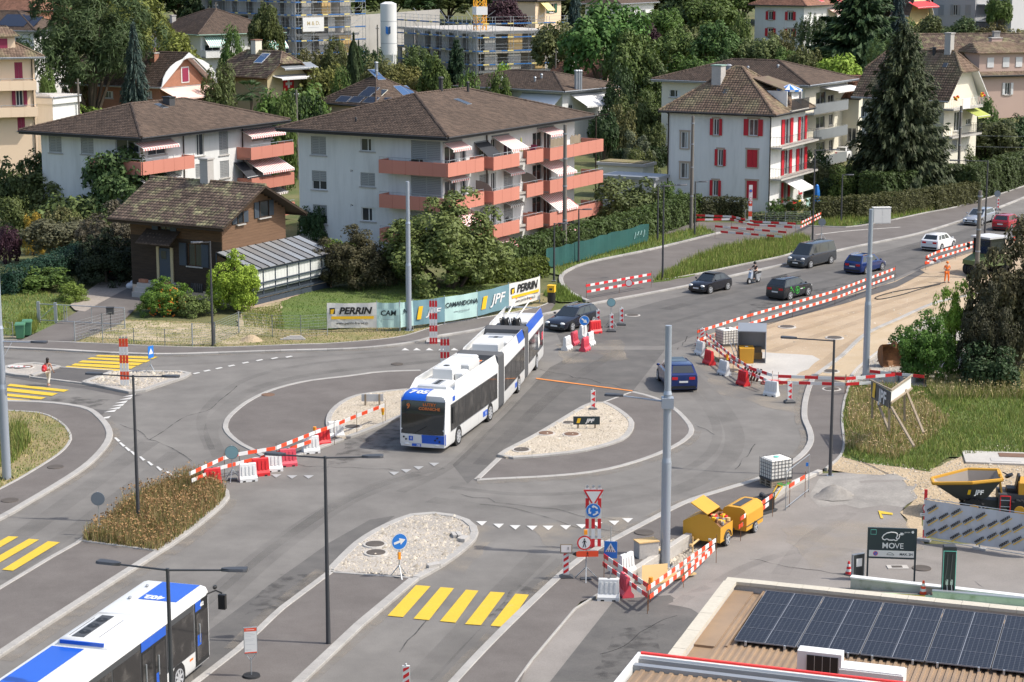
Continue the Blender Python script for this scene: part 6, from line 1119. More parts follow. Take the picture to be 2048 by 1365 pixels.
blades([(1122,553),(1135,541),(1180,524),(1300,499),(1432,466),(1400,456),(1290,480),(1180,508),(1100,530)],7000,.4,.03,[g1,(.20,.27,.05),g2],'verge_grass',.05);blades([(1086,592),(1118,572),(1150,595),(1165,603),(1120,606)],1800,.4,.03,[g1],'verge_grass',.05);blades([(1500,446),(1640,453),(1700,454),(1850,427),(1935,409),(1960,400),(1800,425),(1640,440)],7000,.5,.035,[g1,(.20,.27,.05),g2],'verge_grass',.05)
blades([(142,687),(300,694),(470,696),(600,691),(662,689),(792,677),(860,658),(1010,630),(1095,600),(1010,600),(860,640),(660,662),(480,655),(400,645),(250,640),(160,672)],9000,.08,.03,[g2,g1,(.30,.27,.12),g1],'verge_grass',.03);blades([(490,625),(620,585),(820,565),(1000,575),(860,636),(660,655),(560,655)],8000,.1,.03,[g1,(.14,.21,.045)],'lawn_grass',.03);blades([(0,560),(140,600),(120,645),(60,672),(-20,672)],5000,.2,.03,[g1,g2],'garden_grass',.03);blades([(480,622),(560,612),(570,660),(490,655)],2500,.2,.03,[g1,g2],'garden_grass',.03)
blades(CI,5000,.14,.03,[g1,g3,g2],'lawn_grass',.1);blades([(0,870),(50,850),(62,890),(30,930),(0,940)],900,.7,.03,[g1,g2],'weeds',.1);blades([(76,655),(76,640),(40,640),(34,668),(70,668)],900,.7,.03,[(.25,.26,.06),g1],'weeds',.03)
# ---------------------------------------------------------------- vehicles
def wheel(par,x,y,r,w=.22,side=1,rimm='rim',dark='rubber',spokes=5,zc=None):
 o=M();y0,y1=y-side*w,y;zc=r if zc is None else zc;o.cyl((x,y0,zc),(x,y1,zc),r,r,dark,18);o.cyl((x,y1,zc),(x,y1+side*.02,zc),r*.93,r*.8,dark,18);t=o.build('wheel',par,smooth=40)
 q=M();yy=y1+side*.021;q.cyl((x,yy,zc),(x,yy+side*.004,zc),r*.7,r*.68,'darkgrey',16)
 for k in range(spokes):
  a=2*pi*k/spokes+.3;d=V((cos(a),0,sin(a)));n=V((-sin(a),0,cos(a)))*r*.1;c=V((x,yy+side*.005,zc));q.slab([c+n,c+d*r*.68+n*.8,c+d*r*.68-n*.8,c-n],(0,side,0),.012,rimm)
 q.cyl((x,yy,zc),(x,yy+side*.02,zc),r*.14,r*.12,rimm,10)
 ring=[V((x+r*.7*cos(2*pi*k/18),yy+side*.008,zc+r*.7*sin(2*pi*k/18))) for k in range(19)];q.tube(ring,r*.05,rimm,4);q.build('rim',t);return t
KINDS={
 'hatch':([(0,.55),(.012,.93),(.06,.96),(.7,.93),(.80,.88),(.93,.76),(.985,.62),(1,.4)],(.015,.13,.56,.76),1.47),
 'suv':([(0,.6),(.012,1.02),(.06,1.06),(.7,1.04),(.78,1.0),(.94,.88),(.988,.7),(1,.42)],(.015,.13,.58,.75),1.6),
 'estate':([(0,.55),(.012,.92),(.06,.95),(.64,.93),(.72,.88),(.94,.74),(.988,.6),(1,.38)],(.012,.10,.50,.70),1.45),
 'van':([(0,.6),(.008,1.08),(.04,1.1),(.78,1.08),(.86,1.04),(.965,.86),(.99,.68),(1,.42)],(.008,.05,.68,.86),1.92),
 'mini':([(0,.5),(.015,.88),(.07,.93),(.66,.9),(.74,.87),(.94,.76),(.985,.62),(1,.38)],(.07,.24,.55,.72),1.4)}
def car(label,u,v,head,L,W,kind,paint,H=None,rimm='rim',glassm='glass',group=None,roofm=None,name='parked_car',cat='car',dz=0):
 prof,cab,H0=KINDS[kind];H=H or H0;p=B(u,v);r=empty(name,(p.x,p.y,p.z),radians(head),label,cat,group);X=lambda f:(f-.5)*L;hw=W/2;zb=.2
 rings=[]
 for f,zt in prof:
  tp=1-.16*max(0,(f-.8)/.2)**1.6-.1*max(0,(.1-f)/.1)**2;w_=hw*tp;zm=zb+(zt-zb)*.55;zl=zb+(.08 if 0<f<1 else .12)
  rings.append([(X(f),-w_*.9,zb),(X(f),-w_*.985,zl),(X(f),-w_,zm),(X(f),-w_*.97,zt-.05),(X(f),-w_*.86,zt),(X(f),w_*.86,zt),(X(f),w_*.97,zt-.05),(X(f),w_,zm),(X(f),w_*.985,zl),(X(f),w_*.9,zb)])
 R2=[]
 for a,b in zip(rings,rings[1:]):
  R2.append(a)
  if b[0][0]-a[0][0]>.8:R2.append([tuple((np.array(i)+np.array(j))/2) for i,j in zip(a,b)])
 R2.append(rings[-1]);q=M();q.loft(R2,paint);body=q.build('body',r,smooth=38)
 belt=prof[2][1];zr=belt-.03;wt=hw*.72;wb=hw*.9;zt_=H-.05;x0,x1,x2,x3=[X(f) for f in cab];zc=np.interp(cab[3],[f for f,_ in prof],[z for _,z in prof])-.02
 bs=[(x0,-wb,zr),(x3,-wb*.93,zc),(x3,wb*.93,zc),(x0,wb,zr)];tp=[(x1,-wt,zt_),(x2,-wt*.97,zt_),(x2,wt*.97,zt_),(x1,wt,zt_)]
 q=M();q.loft([bs,tp],paint);xm=(x1+x2)/2;g=.07;crown=[[(a,-wt*.97+0,zt_-.01),(a,-wt*.8,z),(a,wt*.8,z),(a,wt*.97,zt_-.01)] for a,z in ((x1-.02,zt_),(x1+.25,H-.01),(xm,H),(x2-.25,H-.012),(x2+.02,zt_))]
 q.loft(crown,roofm or paint);q.build('roof',r,smooth=50)
 def pane(name,c4,a0,a1,b0,b1,off=.008,m=None):
  c4=[V(k) for k in c4];bi=lambda s,t:(c4[0]*(1-s)+c4[1]*s)*(1-t)+(c4[3]*(1-s)+c4[2]*s)*t
  pts=[bi(a0,b0),bi(a1,b0),bi(a1,b1),bi(a0,b1)];n=(pts[1]-pts[0]).cross(pts[3]-pts[0]).normalized();cc=V((xm,0,1.0))
  if n.dot(pts[0]-cc)<0:n=-n
  q=M();q.slab([k-n*.01 for k in pts],n,off+.01,m or glassm);return q.build(name,r)
 pane('windscreen',[bs[1],bs[2],tp[2],tp[1]],.05,.95,.06,.93);pane('rear_window',[bs[3],bs[0],tp[0],tp[3]],.09,.91,.22 if kind!='van' else .18,.9)
 cuts={'hatch':[(.07,.26),(.3,.58),(.61,.9)],'suv':[(.06,.24),(.28,.57),(.6,.9)],'estate':[(.05,.3),(.33,.62),(.65,.9)],'van':[(.04,.28),(.31,.64),(.67,.84)],'mini':[(.2,.48),(.52,.9)]}[kind]
 for s_ in (-1,1):
  c4=[bs[0],bs[1],tp[1],tp[0]] if s_<0 else [bs[3],bs[2],tp[2],tp[3]]
  for a,b in cuts:pane('side_window',c4,a,b,.16,.88)
 wr={'van':.34,'suv':.35,'mini':.31}.get(kind,.32);xf,xr=X(.80 if kind!='van' else .83),X(.185 if kind!='van' else .2)
 for xx in (xf,xr):
  for s_ in (-1,1):
   q=M();q.cyl((xx,s_*(hw-.16),wr),(xx,s_*(hw+.004),wr),wr+.055,wr+.055,'black',20);q.build('wheel_arch',r);wheel(r,xx,s_*(hw-.01),wr,side=s_,rimm=rimm)
 for s_ in (-1,1):
  zf=np.interp(.965,[f for f,_ in prof],[z for _,z in prof]);q=M();q.ball((X(.972),s_*hw*.64,zf-.06),(.13,.2,.1),'lightlens',8,6);q.build('headlight',r,smooth=60);q=M();zt0=prof[1][1];q.bx(X(0)-.012,X(.03),s_*hw*.56-.17,s_*hw*.56+.17,zt0-.24,zt0-.09,'taillight');q.build('taillight',r)
  q=M();q.ball((X(cab[3]-.07),s_*(hw+.07),zc+.12),(.07,.11,.075),paint,8,6);q.build('wing_mirror',r,smooth=60)
 q=M();q.bx(X(.985),X(1)+.012,-hw*.5,hw*.5,.42,.58,'black');q.bx(X(.99),X(1)+.01,-hw*.62,hw*.62,.24,.36,'black');q.build('grille',r);q=M();q.bx(X(0)-.02,X(.02),-hw*.8,hw*.8,.24,.40,'black');q.build('rear_bumper',r)
 for xx,d in ((X(1)+.013,1),(X(0)-.021,-1)):q=M();a,b=sorted((xx,xx+d*.012));q.bx(a,b,-.26,.26,.4 if d>0 else .6,.51 if d>0 else .71,'white');q.build('number_plate',r)
 return r,X,hw
C=car('small black cabriolet with folded-back soft top driving left behind the scooter lane',1420,582,229,3.72,1.69,'mini','car_black' if mat('car_black',(.010,.011,.016),.25,coat=.6,var=0) else 0,roofm='black',name='driving_car',group='cars on the road')
q=M();q.bx(C[1](.34),C[1](.56),-.5,.5,1.405,1.42,'darkgrey');q.build('sunroof',C[0])
mat('car_grey',(.055,.062,.072),.25,.4,coat=.6,var=0);mat('car_blue',(.010,.034,.155),.22,.3,coat=.7,var=0);mat('car_blue2',(.008,.027,.135),.22,.4,coat=.7,var=0);mat('car_anthracite',(.030,.034,.040),.25,.3,coat=.6,var=0);mat('car_white',(.75,.75,.75),.25,coat=.5,var=0);mat('car_silver',(.42,.44,.47),.25,.5,coat=.5,var=0);mat('car_red',(.36,.012,.03),.25,.2,coat=.6,var=0);mat('car_dark',(.012,.015,.026),.22,.2,coat=.7,var=0)
GR='cars on the road'
C=car('dark grey passenger van with privacy glass driving left along the kerb',1623,530,229,4.95,1.95,'van','car_grey',name='driving_van',cat='van',group=GR);q=M();q.cyl((C[1](1)+.015,0,.72),(C[1](1)+.03,0,.72),.075,.075,'chrome',12);q.build('emblem',C[0]);q=M();q.bx(C[1](.97),C[1](1)+.008,-.8,.8,.63,.66,'chrome');q.build('trim_strip',C[0])
C=car('dark small crossover with green cross logo and green dots, driving away beside the barrier',1579,594,50,4.1,1.76,'suv','car_anthracite',1.57,name='driving_car',group=GR);X_,hw_=C[1],C[2]
ringp=[V((X_(.42)+.26*cos(a),-hw_-.006,.66+.26*sin(a))) for a in np.linspace(0,2*pi,21)];q=M();q.tube(ringp,.03,'awning_lime' if False else 'logo_green' if mat('logo_green',(.05,.36,.05),.5,var=0) else '',4);q.bx(X_(.42)-.14,X_(.42)+.14,-hw_-.02,-hw_+.0,.62,.70,'logo_green');q.bx(X_(.42)-.04,X_(.42)+.04,-hw_-.021,-hw_+.001,.52,.80,'logo_green');q.build('cross_logo',C[0])
q=M();[q.cyl((X_(a),-hw_-.004,z_),(X_(a),-hw_-.016,z_),s_,s_,'logo_green',6) for a,z_,s_ in ((.2,.95,.1),(.24,.82,.07),(.27,.68,.06),(.2,.7,.05),(.3,.55,.05))];q.build('dot_pattern',C[0]);q=M();q.bx(X_(.52),X_(.6),-hw_-.014,-hw_+.0,.68,.74,'white');q.bx(X_(.605),X_(.67),-hw_-.014,-hw_+.0,.68,.74,'logo_green');q.build('door_lettering',C[0]);q=M();q.bx(X_(.1),X_(.62),-.62,-.58,1.57,1.61,'black');q.bx(X_(.1),X_(.62),.58,.62,1.57,1.61,'black');q.build('roof_rail',C[0])
C=car('bright blue hatchback with roof rails driving away behind the tall grey pole',1730,543,50,4.1,1.78,'hatch','car_blue',1.52,name='driving_car',group=GR);q=M();[q.bx(C[1](.15),C[1](.58),s_*.58-.025,s_*.58+.025,1.5,1.58,'chrome') for s_ in (-1,1)];q.build('roof_rail',C[0])
car('white hatchback driving away near the second barrier',1877,498,54,3.98,1.74,'hatch','car_white',name='driving_car',group=GR)
car('silver estate car driving towards us on the upper road',1957,447,236,4.57,1.77,'estate','car_silver',name='driving_car',group=GR)
car('red hatchback driving away at the right edge',2014,458,57,3.98,1.74,'hatch','car_red',1.48,name='driving_car',group=GR)
C=car('deep blue sport utility car seen from behind entering the roundabout',1353,770,96,4.4,1.85,'suv','car_blue2',1.62,name='driving_car',group=GR);q=M();q.bx(C[1](.3),C[1](.5),-.45,.45,1.605,1.628,'glass');q.bx(C[1](.53),C[1](.6),-.45,.45,1.6,1.626,'glass');q.build('sunroof',C[0])
C=car('black estate car with teal door lettering waiting beside the trolleybus tail',1143,654,238,4.75,1.84,'estate','car_dark',name='driving_car',group=GR);text('tl',.3,'cyan_back',C[0],(C[1](.5),C[2]+.012,.6),(-1,0,0),(0,0,1),bold=.01);q=M();[q.bx(C[1](.12),C[1](.5),s_*.56-.02,s_*.56+.02,1.45,1.49,'chrome') for s_ in (-1,1)];q.build('roof_rail',C[0])
car('dark car parked in the shade beside the chalet',256,556,78,4.2,1.78,'hatch','car_anthracite',name='parked_car')
car('white car parked by the low outbuilding behind the cream block',1693,312,58,4.2,1.78,'hatch','car_white',name='parked_car')
F=G(915,885,.25);F=V((-3.42,100.85,0));TB=empty('trolleybus',(F.x,F.y,0),radians(253.4),'long white and blue articulated trolleybus in three sections turning through the roundabout','bus')
BW=2.6;BH=3.05
def section(ang,off,L,name,parent):
 s=empty('bus_section',(0,0,0));s.parent=parent;s.location=off;s.rotation_euler=(0,0,ang);return s
def busring(x,w,z0,z1,r=.2):return [(x,y,z) for y,z in ((-w+.05,z0),(-w,z0+.15),(-w,1.2),(-w,z1-r),(-w+r*.4,z1-r*.25),(-w+r*1.3,z1),(w-r*1.3,z1),(w-r*.4,z1-r*.25),(w,z1-r),(w,1.2),(w,z0+.15),(w-.05,z0))]
def tilt(z,d=0):return .0 if z<1 else (z-1)*.075 if z<2.6 else .12+(z-2.6)*.55*max(0,1-d/.7)
def busbody(par,x0,x1,white='bus_white',front=False,z1=BH,L0=.28):
 q=M();w=BW/2;rg=[busring(x0,w,L0,z1),busring((x0+x1)/2,w,L0,z1)]
 if front:rg+=[busring(x1-1.3,w,L0,z1)]+[[(x1-d-tilt(z,d),y,z) for _,y,z in busring(0,w*k,L0,z1-e,.22)] for d,k,e in ((.7,1,.004),(.3,.995,.03),(.1,.975,.07),(.0,.94,.12))]
 else:rg+=[busring(x1,w,L0,z1)]
 q.loft(rg,white);return q.build('bus_body',par,smooth=40)
def bandwin(par,x0,x1,side,z0=1.05,z1=2.45,name='side_window',m='glass_bus'):q=M();y=side*(BW/2+.004);q.bx(x0,x1,min(y,y+side*.014),max(y,y+side*.014),z0,z1,m);return q.build(name,par)
L1,L2,L3=9.3,6.6,6.2;a2,a3=radians(6.0),radians(7.2);yc=BW/2
P1=empty('front_section',(0,-yc*0+0,0));P1.parent=TB;P1.location=(0,yc,0) if False else (0,-yc,0)
busbody(P1,-L1,0,front=True)
ZS=(.95,1.4,1.9,2.3,2.68)
wf=M();wf.loft([[(.018-tilt(z)-c_,y,z) for z in ZS] for y,c_ in ((-1.225,.22),(-1.17,.02),(-.6,-.008),(0,-.012),(.6,-.008),(1.17,.02),(1.225,.22))],'glass',caps=False);wf.build('windscreen',P1,smooth=40)
for s_ in (-1,1):q=M();q.slab([(-.24,s_*1.252,.97),(-.36,s_*1.252,2.6),(-.82,s_*1.256,2.5),(-.82,s_*1.256,1.0)],(0,s_,0),.012,'glass_bus');q.build('corner_window',P1)
q=M();q.slab([(-.04,-.02,.48),(-.02,1.2,.48),(-.02,1.2,.93),(.03,-.02,.93)],(1,0,0),.06,'bus_blue');q.bx(-.9,-.03,1.2,1.262,.42,1.0,'bus_blue');q.build('blue_front_panel',P1)
q=M();q.loft([[(-.03,-1.2,.28),(.06,-.6,.28),(.07,.6,.28),(-.03,1.2,.28),(-.03,1.2,.47),(.07,.6,.47),(.06,-.6,.47),(-.03,-1.2,.47)][0:8],[(-.1,-1.15,.27),(0,-.6,.27),(0,.6,.27),(-.1,1.15,.27),(-.1,1.15,.48),(0,.6,.48),(0,-.6,.48),(-.1,-1.15,.48)]],'bus_white');q.slab([(.0,-1.19,.48),(.04,-.02,.48),(.04,-.02,.93),(.0,-1.19,.93)],(1,0,0),.03,'bus_white');q.build('bumper',P1)
for y_ in (-.85,.8):q=M();q.ball((.04,y_,.42),(.06,.16,.06),'lightlens',8,6);q.build('headlight',P1,smooth=60)
q=M();[q.cyl((.06,y_,z_),(.085,y_,z_),.05,.05,'black',10) for y_,z_ in ((-1.0,.78),(-.88,.66),(.72,.68),(.84,.8),(.96,.62))];q.build('lamp_cluster',P1)['kind']='stuff'
q=M();q.bx(.06,.075,-.72,-.5,.6,.84,'bus_blue');q.bx(.076,.08,-.62,-.58,.66,.8,'white');q.build('access_symbol',P1);q=M();q.bx(.075,.09,-.55,-.05,.31,.45,'bus_blue');q.build('number_panel',P1);text('705',.14,'white',P1,(.0915,-.2,.325),(0,1,0),(0,0,1),shear=.2,bold=.005)
pf=[(-.12,2.7),(-.17,2.8),(-.24,2.89),(-.36,2.975),(-.6,BH-.005),(-1.0,BH+.006),(-1.45,BH+.008)]
q=M();q.loft([[(a+.012,y,b+.012-dz) for a,b in pf] for y,dz in ((-1.2,.13),(-1.1,.03),(-1.0,.0),(-.4,0),(.15,0))],'bus_blue',caps=False);q.build('blue_roof_panel',P1,smooth=40)
text('7',.62,'white',P1,(-.42,-.74,BH-.02),(0,1,0),(-1,0,.16),shear=.15,bold=.025);text('05',.62,'white',P1,(-.42,-.2,BH-.02),(0,1,0),(-1,0,.16),shear=.15,bold=.025)
text('9',.38,'led',P1,(-.035,-.78,2.28),(0,1,0),(-.075,0,1),bold=.01);text('LUTRY',.21,'led',P1,(-.045,.38,2.46),(0,1,0),(-.075,0,1),bold=.006,sx=1.15);text('CORNICHE',.21,'led',P1,(-.032,.38,2.24),(0,1,0),(-.075,0,1),bold=.006,sx=1.1)
q=M();q.cyl((.03,-.4,1.02),(.05,.25,1.4),.02,.015,'black',5);q.cyl((.03,.9,1.0),(.05,.3,1.2),.02,.015,'black',5);q.build('wiper',P1)
q=M();q.bx(-1.15,-.85,1.27,1.42,1.45,2.3,'black');q.build('wing_mirror',P1,smooth=30)
def winrow(par,xs,side,z0=1.05,z1=2.42):
 bandwin(par,xs[0]-.06,xs[-1]+.06,side,z0-.03,z1+.03,'window_band','black' if False else 'darkgrey')
 for a,b in zip(xs,xs[1:]):q=M();y=side*(BW/2+.0185);q.bx(a+.03,b-.03,min(y,y+side*.006),max(y,y+side*.006),z0+.02,z1-.02,'glass_bus');q.build('side_window',par)
for s_ in (1,-1):winrow(P1,[-9.0,-7.6,-6.1,-4.6,-3.1,-2.0,-.82],s_)
for xx in (-2.05,-7.7):
 for s_ in (1,-1):q=M();q.cyl((xx,s_*1.1,.48),(xx,s_*(BW/2+.006),.48),.56,.56,'black',22);q.bx(xx-.56,xx+.56,min(s_*1.1,s_*(BW/2+.005)),max(s_*1.1,s_*(BW/2+.005)),.27,.48,'black');q.build('wheel_arch',P1);wheel(P1,xx,s_*(BW/2-.008),.47,.28,s_,spokes=8)
q=M();q.bx(-7.2,-6.4,BW/2+.002,BW/2+.014,.5,.8,'bus_blue');q.bx(-1.5,-1.1,BW/2+.002,BW/2+.014,2.55,2.8,'bus_blue');q.build('blue_panel',P1);text('tl',.24,'white',P1,(-6.9,BW/2+.016,.56),(-1,0,0),(0,0,1),bold=.01)
def roofside(par,x0,x1,sides=(-1,1),blue=None):
 for s_ in sides:
  q=M();y=s_*(BW/2-.06);q.slab([(x0,y,BH-.16),(x1,y,BH-.16),(x1-.7,y-s_*.14,BH+.38),(x0,y-s_*.14,BH+.38)],(0,s_,.25),.03,'bus_white');q.build('roof_side_panel',par)
 if blue:q=M();y=BW/2-.02;q.slab([(blue[0],y,BH-.14),(blue[1],y,BH-.14),(blue[1],y-.14,BH+.39),(blue[0],y-.14,BH+.39)],(0,1,.25),.02,'bus_blue');q.build('blue_panel',par)
roofside(P1,-L1+.1,-1.5)
def rbox(par,x0,x1,y0,y1,h_,m='bus_white',bev=.08,z=BH):q=M();q.loft([[(x0,y0,z),(x1,y0,z),(x1,y1,z),(x0,y1,z)],[(x0,y0,z+h_-bev),(x1,y0,z+h_-bev),(x1,y1,z+h_-bev),(x0,y1,z+h_-bev)],[(x0+bev,y0+bev,z+h_),(x1-bev,y0+bev,z+h_),(x1-bev,y1-bev,z+h_),(x0+bev,y1-bev,z+h_)]],m);return q.build('roof_unit',par)
c_=rbox(P1,-3.2,-1.6,-.8,.8,.2);q=M();q.bx(-2.9,-1.8,-.1,.35,BH+.202,BH+.212,'zinc');[q.cyl((-2.75+.28*k,.12,BH+.213),(-2.75+.28*k,.12,BH+.22),.12,.12,'black',12) for k in range(4)];q.build('fan_grille',c_)
c_=rbox(P1,-5.0,-3.5,-.6,.5,.72);q=M();q.cyl((-4.2,-.05,BH+.721),(-4.2,-.05,BH+.735),.17,.17,'black',14);q.build('fan',c_);rbox(P1,-4.9,-3.8,.55,.98,.45);rbox(P1,-7.2,-5.3,-.85,.85,.62)
q=M();q.bx(-8.9,-7.4,-.9,.9,BH+.02,BH+.12,'zinc');[q.tube([(-8.7,y_,BH+.14),(-8.0,y_+.1,BH+.25),(-7.5,y_,BH+.14)],.03,random.choice(['black','orange','black']),5) for y_ in (-.6,-.3,0,.3,.5,.7)];q.build('roof_equipment',P1)['kind']='stuff';rbox(P1,-8.6,-7.8,-.9,.35,.5)
def bellow(par,x0,n=9,L=1.1):
 q=M();w=BW/2-.03
 for k in range(n):a=x0-L*k/n;q.loft([busring(a,w,.35,BH+.32,.12),busring(a-L/n*.45,w+.04,.32,BH+.35,.12),busring(a-L/n*.92,w,.35,BH+.32,.12)],'bellows',caps=True)
 o=q.build('bellows',par);o['kind']='stuff';return o
bellow(P1,-L1-.02)
P2=empty('middle_section',(0,0,0));P2.parent=TB;ox=-L1-.6;P2.location=(ox-.6*cos(a2),-yc-.6*sin(a2),0);P2.rotation_euler=(0,0,a2)
busbody(P2,-L2,0);winrow(P2,[-6.4,-5.0,-3.5,-2.0,-.2],1);winrow(P2,[-6.4,-5.0,-3.5,-2.0,-.2],-1);roofside(P2,-L2+.1,.3,blue=(-L2+.15,-L2+1.9));bellow(P2,-L2-.02,L=1.2)
rbox(P2,-2.8,-1.0,-.75,.75,.55);c_=rbox(P2,-5.0,-3.0,-.9,.9,.28);q=M();q.bx(-4.6,-3.6,-.45,.4,BH+.281,BH+.29,'zinc');[q.cyl((-4.4+.3*k,0,BH+.291),(-4.4+.3*k,0,BH+.3),.13,.13,'black',12) for k in range(3)];q.build('fan_grille',c_)
q=M();q.bx(-6.5,-5.2,-1,1,BH+.01,BH+.1,'zinc');q.bx(-.8,.2,-.9,.9,BH+.01,BH+.08,'zinc');q.build('roof_deck',P2)
for s_ in (1,-1):
 q=M();xx=-4.6;q.cyl((xx,s_*1.1,.48),(xx,s_*(BW/2+.006),.48),.56,.56,'black',22);q.bx(xx-.56,xx+.56,min(s_*1.1,s_*(BW/2+.005)),max(s_*1.1,s_*(BW/2+.005)),.27,.48,'black');q.build('wheel_arch',P2);wheel(P2,xx,s_*(BW/2-.008),.47,.28,s_,spokes=8)
q=M();q.bx(-4.0,-3.4,BW/2+.002,BW/2+.014,.5,.78,'bus_blue');q.build('blue_panel',P2)
P3=empty('rear_section',(0,0,0));P3.parent=TB;j=V(P2.location)+V((cos(a2),sin(a2),0))*(-L2-.65);P3.location=(j.x-.6*cos(a3),j.y-.6*sin(a3),0);P3.rotation_euler=(0,0,a3)
busbody(P3,-L3,0);winrow(P3,[-5.9,-4.6,-3.2,-1.8,-.2],1);winrow(P3,[-5.9,-4.6,-3.2,-1.8,-.2],-1);roofside(P3,-L3+.1,.3,blue=(-L3+.2,-.1))
for s_ in (1,-1):
 q=M();xx=-3.4;q.cyl((xx,s_*1.1,.48),(xx,s_*(BW/2+.006),.48),.56,.56,'black',22);q.bx(xx-.56,xx+.56,min(s_*1.1,s_*(BW/2+.005)),max(s_*1.1,s_*(BW/2+.005)),.27,.48,'black');q.build('wheel_arch',P3);wheel(P3,xx,s_*(BW/2-.008),.47,.28,s_,spokes=8)
q=M()
for s_ in (-.35,.35):
 q.cyl((-1.2,s_,BH+.1),(-1.2,s_,BH+.5),.28,.2,'black',10)
 for k in range(5):a=k*1.25;q.tube([(-1.2+.15*cos(a),s_+.15*sin(a),BH+.5),(-1.2+.4*cos(a),s_+.3*sin(a),BH+.55),(-1.2+.3*cos(a+.5),s_+.3*sin(a+.5),BH+.25)],.035,'black',5)
q.bx(-1.9,-.5,-.9,.9,BH+.02,BH+.12,'darkgrey');q.build('pole_base',P3)['kind']='stuff'
for s_ in (-.35,.35):q=M();q.cyl((-1.3,s_,BH+.5),(-L3+.1,s_*1.3,BH+.85),.05,.035,'banner_white',6);q.cyl((-L3+.1,s_*1.3,BH+.85),(-L3-.2,s_*1.3,BH+.9),.045,.045,'flower_orange',6);q.build('trolley_pole',P3)
c_=rbox(P3,-4.8,-2.3,-.85,.85,.2);q=M();q.bx(-L3+.3,-L3+.5,-1,1,BH+.4,BH+.46,'galv');q.build('pole_rest',P3);q=M();q.slab([(-4.5,BW/2+.026,1.5),(-4.0,BW/2+.026,1.2),(-3.7,BW/2+.026,1.9),(-4.1,BW/2+.026,2.3)],(0,1,0),.003,'cloth_white');q.bx(-5.8,-5.2,BW/2+.026,BW/2+.03,1.5,2.0,'pinkred');q.build('window_poster',P3)
R0_=G(415,1172,3.05);B2=empty('city_bus',(R0_.x,R0_.y,0),radians(74.4),'white and blue city bus with black windows at the lower left, seen from above','bus');bp_=empty('coachwork',(0,0,0));bp_.parent=B2;bp_.location=(0,BW/2,0);Z2=3.05
busbody(bp_,-12,0,front=False,z1=Z2)
q=M();q.loft([[(a,-1.2,z) for a,z in ((.0,.35),(.1,.9),(.1,2.4),(.0,2.95))],[(a+.05,0,z) for a,z in ((.0,.35),(.1,.9),(.1,2.4),(.0,2.95))],[(a,1.2,z) for a,z in ((.0,.35),(.1,.9),(.1,2.4),(.0,2.95))]],'glass_bus',caps=False);q.build('windscreen',bp_)
y=-BW/2-.004;bandwin(bp_,-11.8,-1.25,-1,.98,2.75,'window_band','darkgrey')
for a,b in ((-3.5,-1.35),(-7.6,-5.6),(-9.6,-7.7),(-11.7,-9.7)):q=M();q.bx(a,b,y-.024,y-.015,1.02,2.55,'glass_bus');q.build('side_window',bp_)
for a,b in ((-1.2,-.08),(-5.55,-3.6)):
 q=M();q.bx(a,b,y-.02,y-.004,.38,2.75,'black');dr=q.build('door',bp_);n_=1 if b>-1 else 2
 for k in range(n_):q=M();t0,t1=a+(b-a)*k/n_,a+(b-a)*(k+1)/n_;q.bx(t0+.1,t1-.1,y-.03,y-.021,.55,2.3,'glass_bus');q.bx(t0+.3,t0+.36,y-.06,y-.031,1.2,1.9,'galv');q.build('door_leaf',dr)
 q=M();q.bx(a+.02,a+.5 if n_==1 else b-.02,y-.034,y-.022,2.42,2.75,'bus_blue');q.build('blue_panel',dr)
q=M();q.bx(-4.9,-4.6,y-.034,y-.031,.6,1.0,'bus_blue');q.bx(-4.45,-4.25,y-.034,y-.031,.6,1.3,'bus_blue');q.bx(-1.05,-.75,y-.034,y-.031,1.1,1.5,'bus_blue');q.build('door_stickers',bp_)
for yy_ in (0,):q=M();q.slab([(-.05,-1.02,Z2+.005),(-.05,.45,Z2+.005),(-2.05,.45,Z2+.005),(-2.05,-1.02,Z2+.005)],(0,0,1),.01,'bus_blue');q.build('blue_roof_panel',bp_);q=M();q.slab([(-7.3,-.15,Z2+.005),(-7.3,1.02,Z2+.005),(-12,1.02,Z2+.005),(-12,-.15,Z2+.005)],(0,0,1),.01,'bus_blue');q.build('blue_roof_panel',bp_)
text('402',.5,'white',bp_,(-1.6,-.02,Z2+.018),(0,1,0),(-1,0,0),shear=-.1,bold=.025);text('402',.2,'white',bp_,(-.62,y-.036,2.5),(1,0,0),(0,0,1),bold=.01)
q=M();q.loft([[(-7.2,-.95,Z2),(-3.6,-.95,Z2),(-3.6,.95,Z2),(-7.2,.95,Z2)],[(-7.1,-.85,Z2+.2),(-4.3,-.85,Z2+.2),(-4.3,.85,Z2+.2),(-7.1,.85,Z2+.2)],[(-6.9,-.7,Z2+.26),(-4.6,-.7,Z2+.26),(-4.6,.7,Z2+.26),(-6.9,.7,Z2+.26)]],'bus_white');po=q.build('roof_pod',bp_,smooth=50)
q=M();q.bx(-6.9,-4.7,.05,.5,Z2+.262,Z2+.275,'darkgrey');[(q.cyl((-6.4+.62*k,.275,Z2+.276),(-6.4+.62*k,.275,Z2+.285),.2,.2,'black',16),q.cyl((-6.4+.62*k,.275,Z2+.285),(-6.4+.62*k,.275,Z2+.295),.06,.06,'darkgrey',8)) for k in range(3)];q.build('fan_grille',po);q=M();q.bx(-7.17,-7.1,-.8,.8,Z2+.08,Z2+.2,'bus_blue');q.build('blue_strip',po);q=M();[q.bx(-6.8,-5.0,a,a+.015,Z2+.261,Z2+.27,'darkgrey') for a in (-.45,.62)];q.build('seam_strip',po)
q=M();[q.ball((a,.75,Z2+.05),(.09,.06,.05),'zinc',8,5) for a in (-.7,-2.1)];q.build('roof_hatch',bp_)
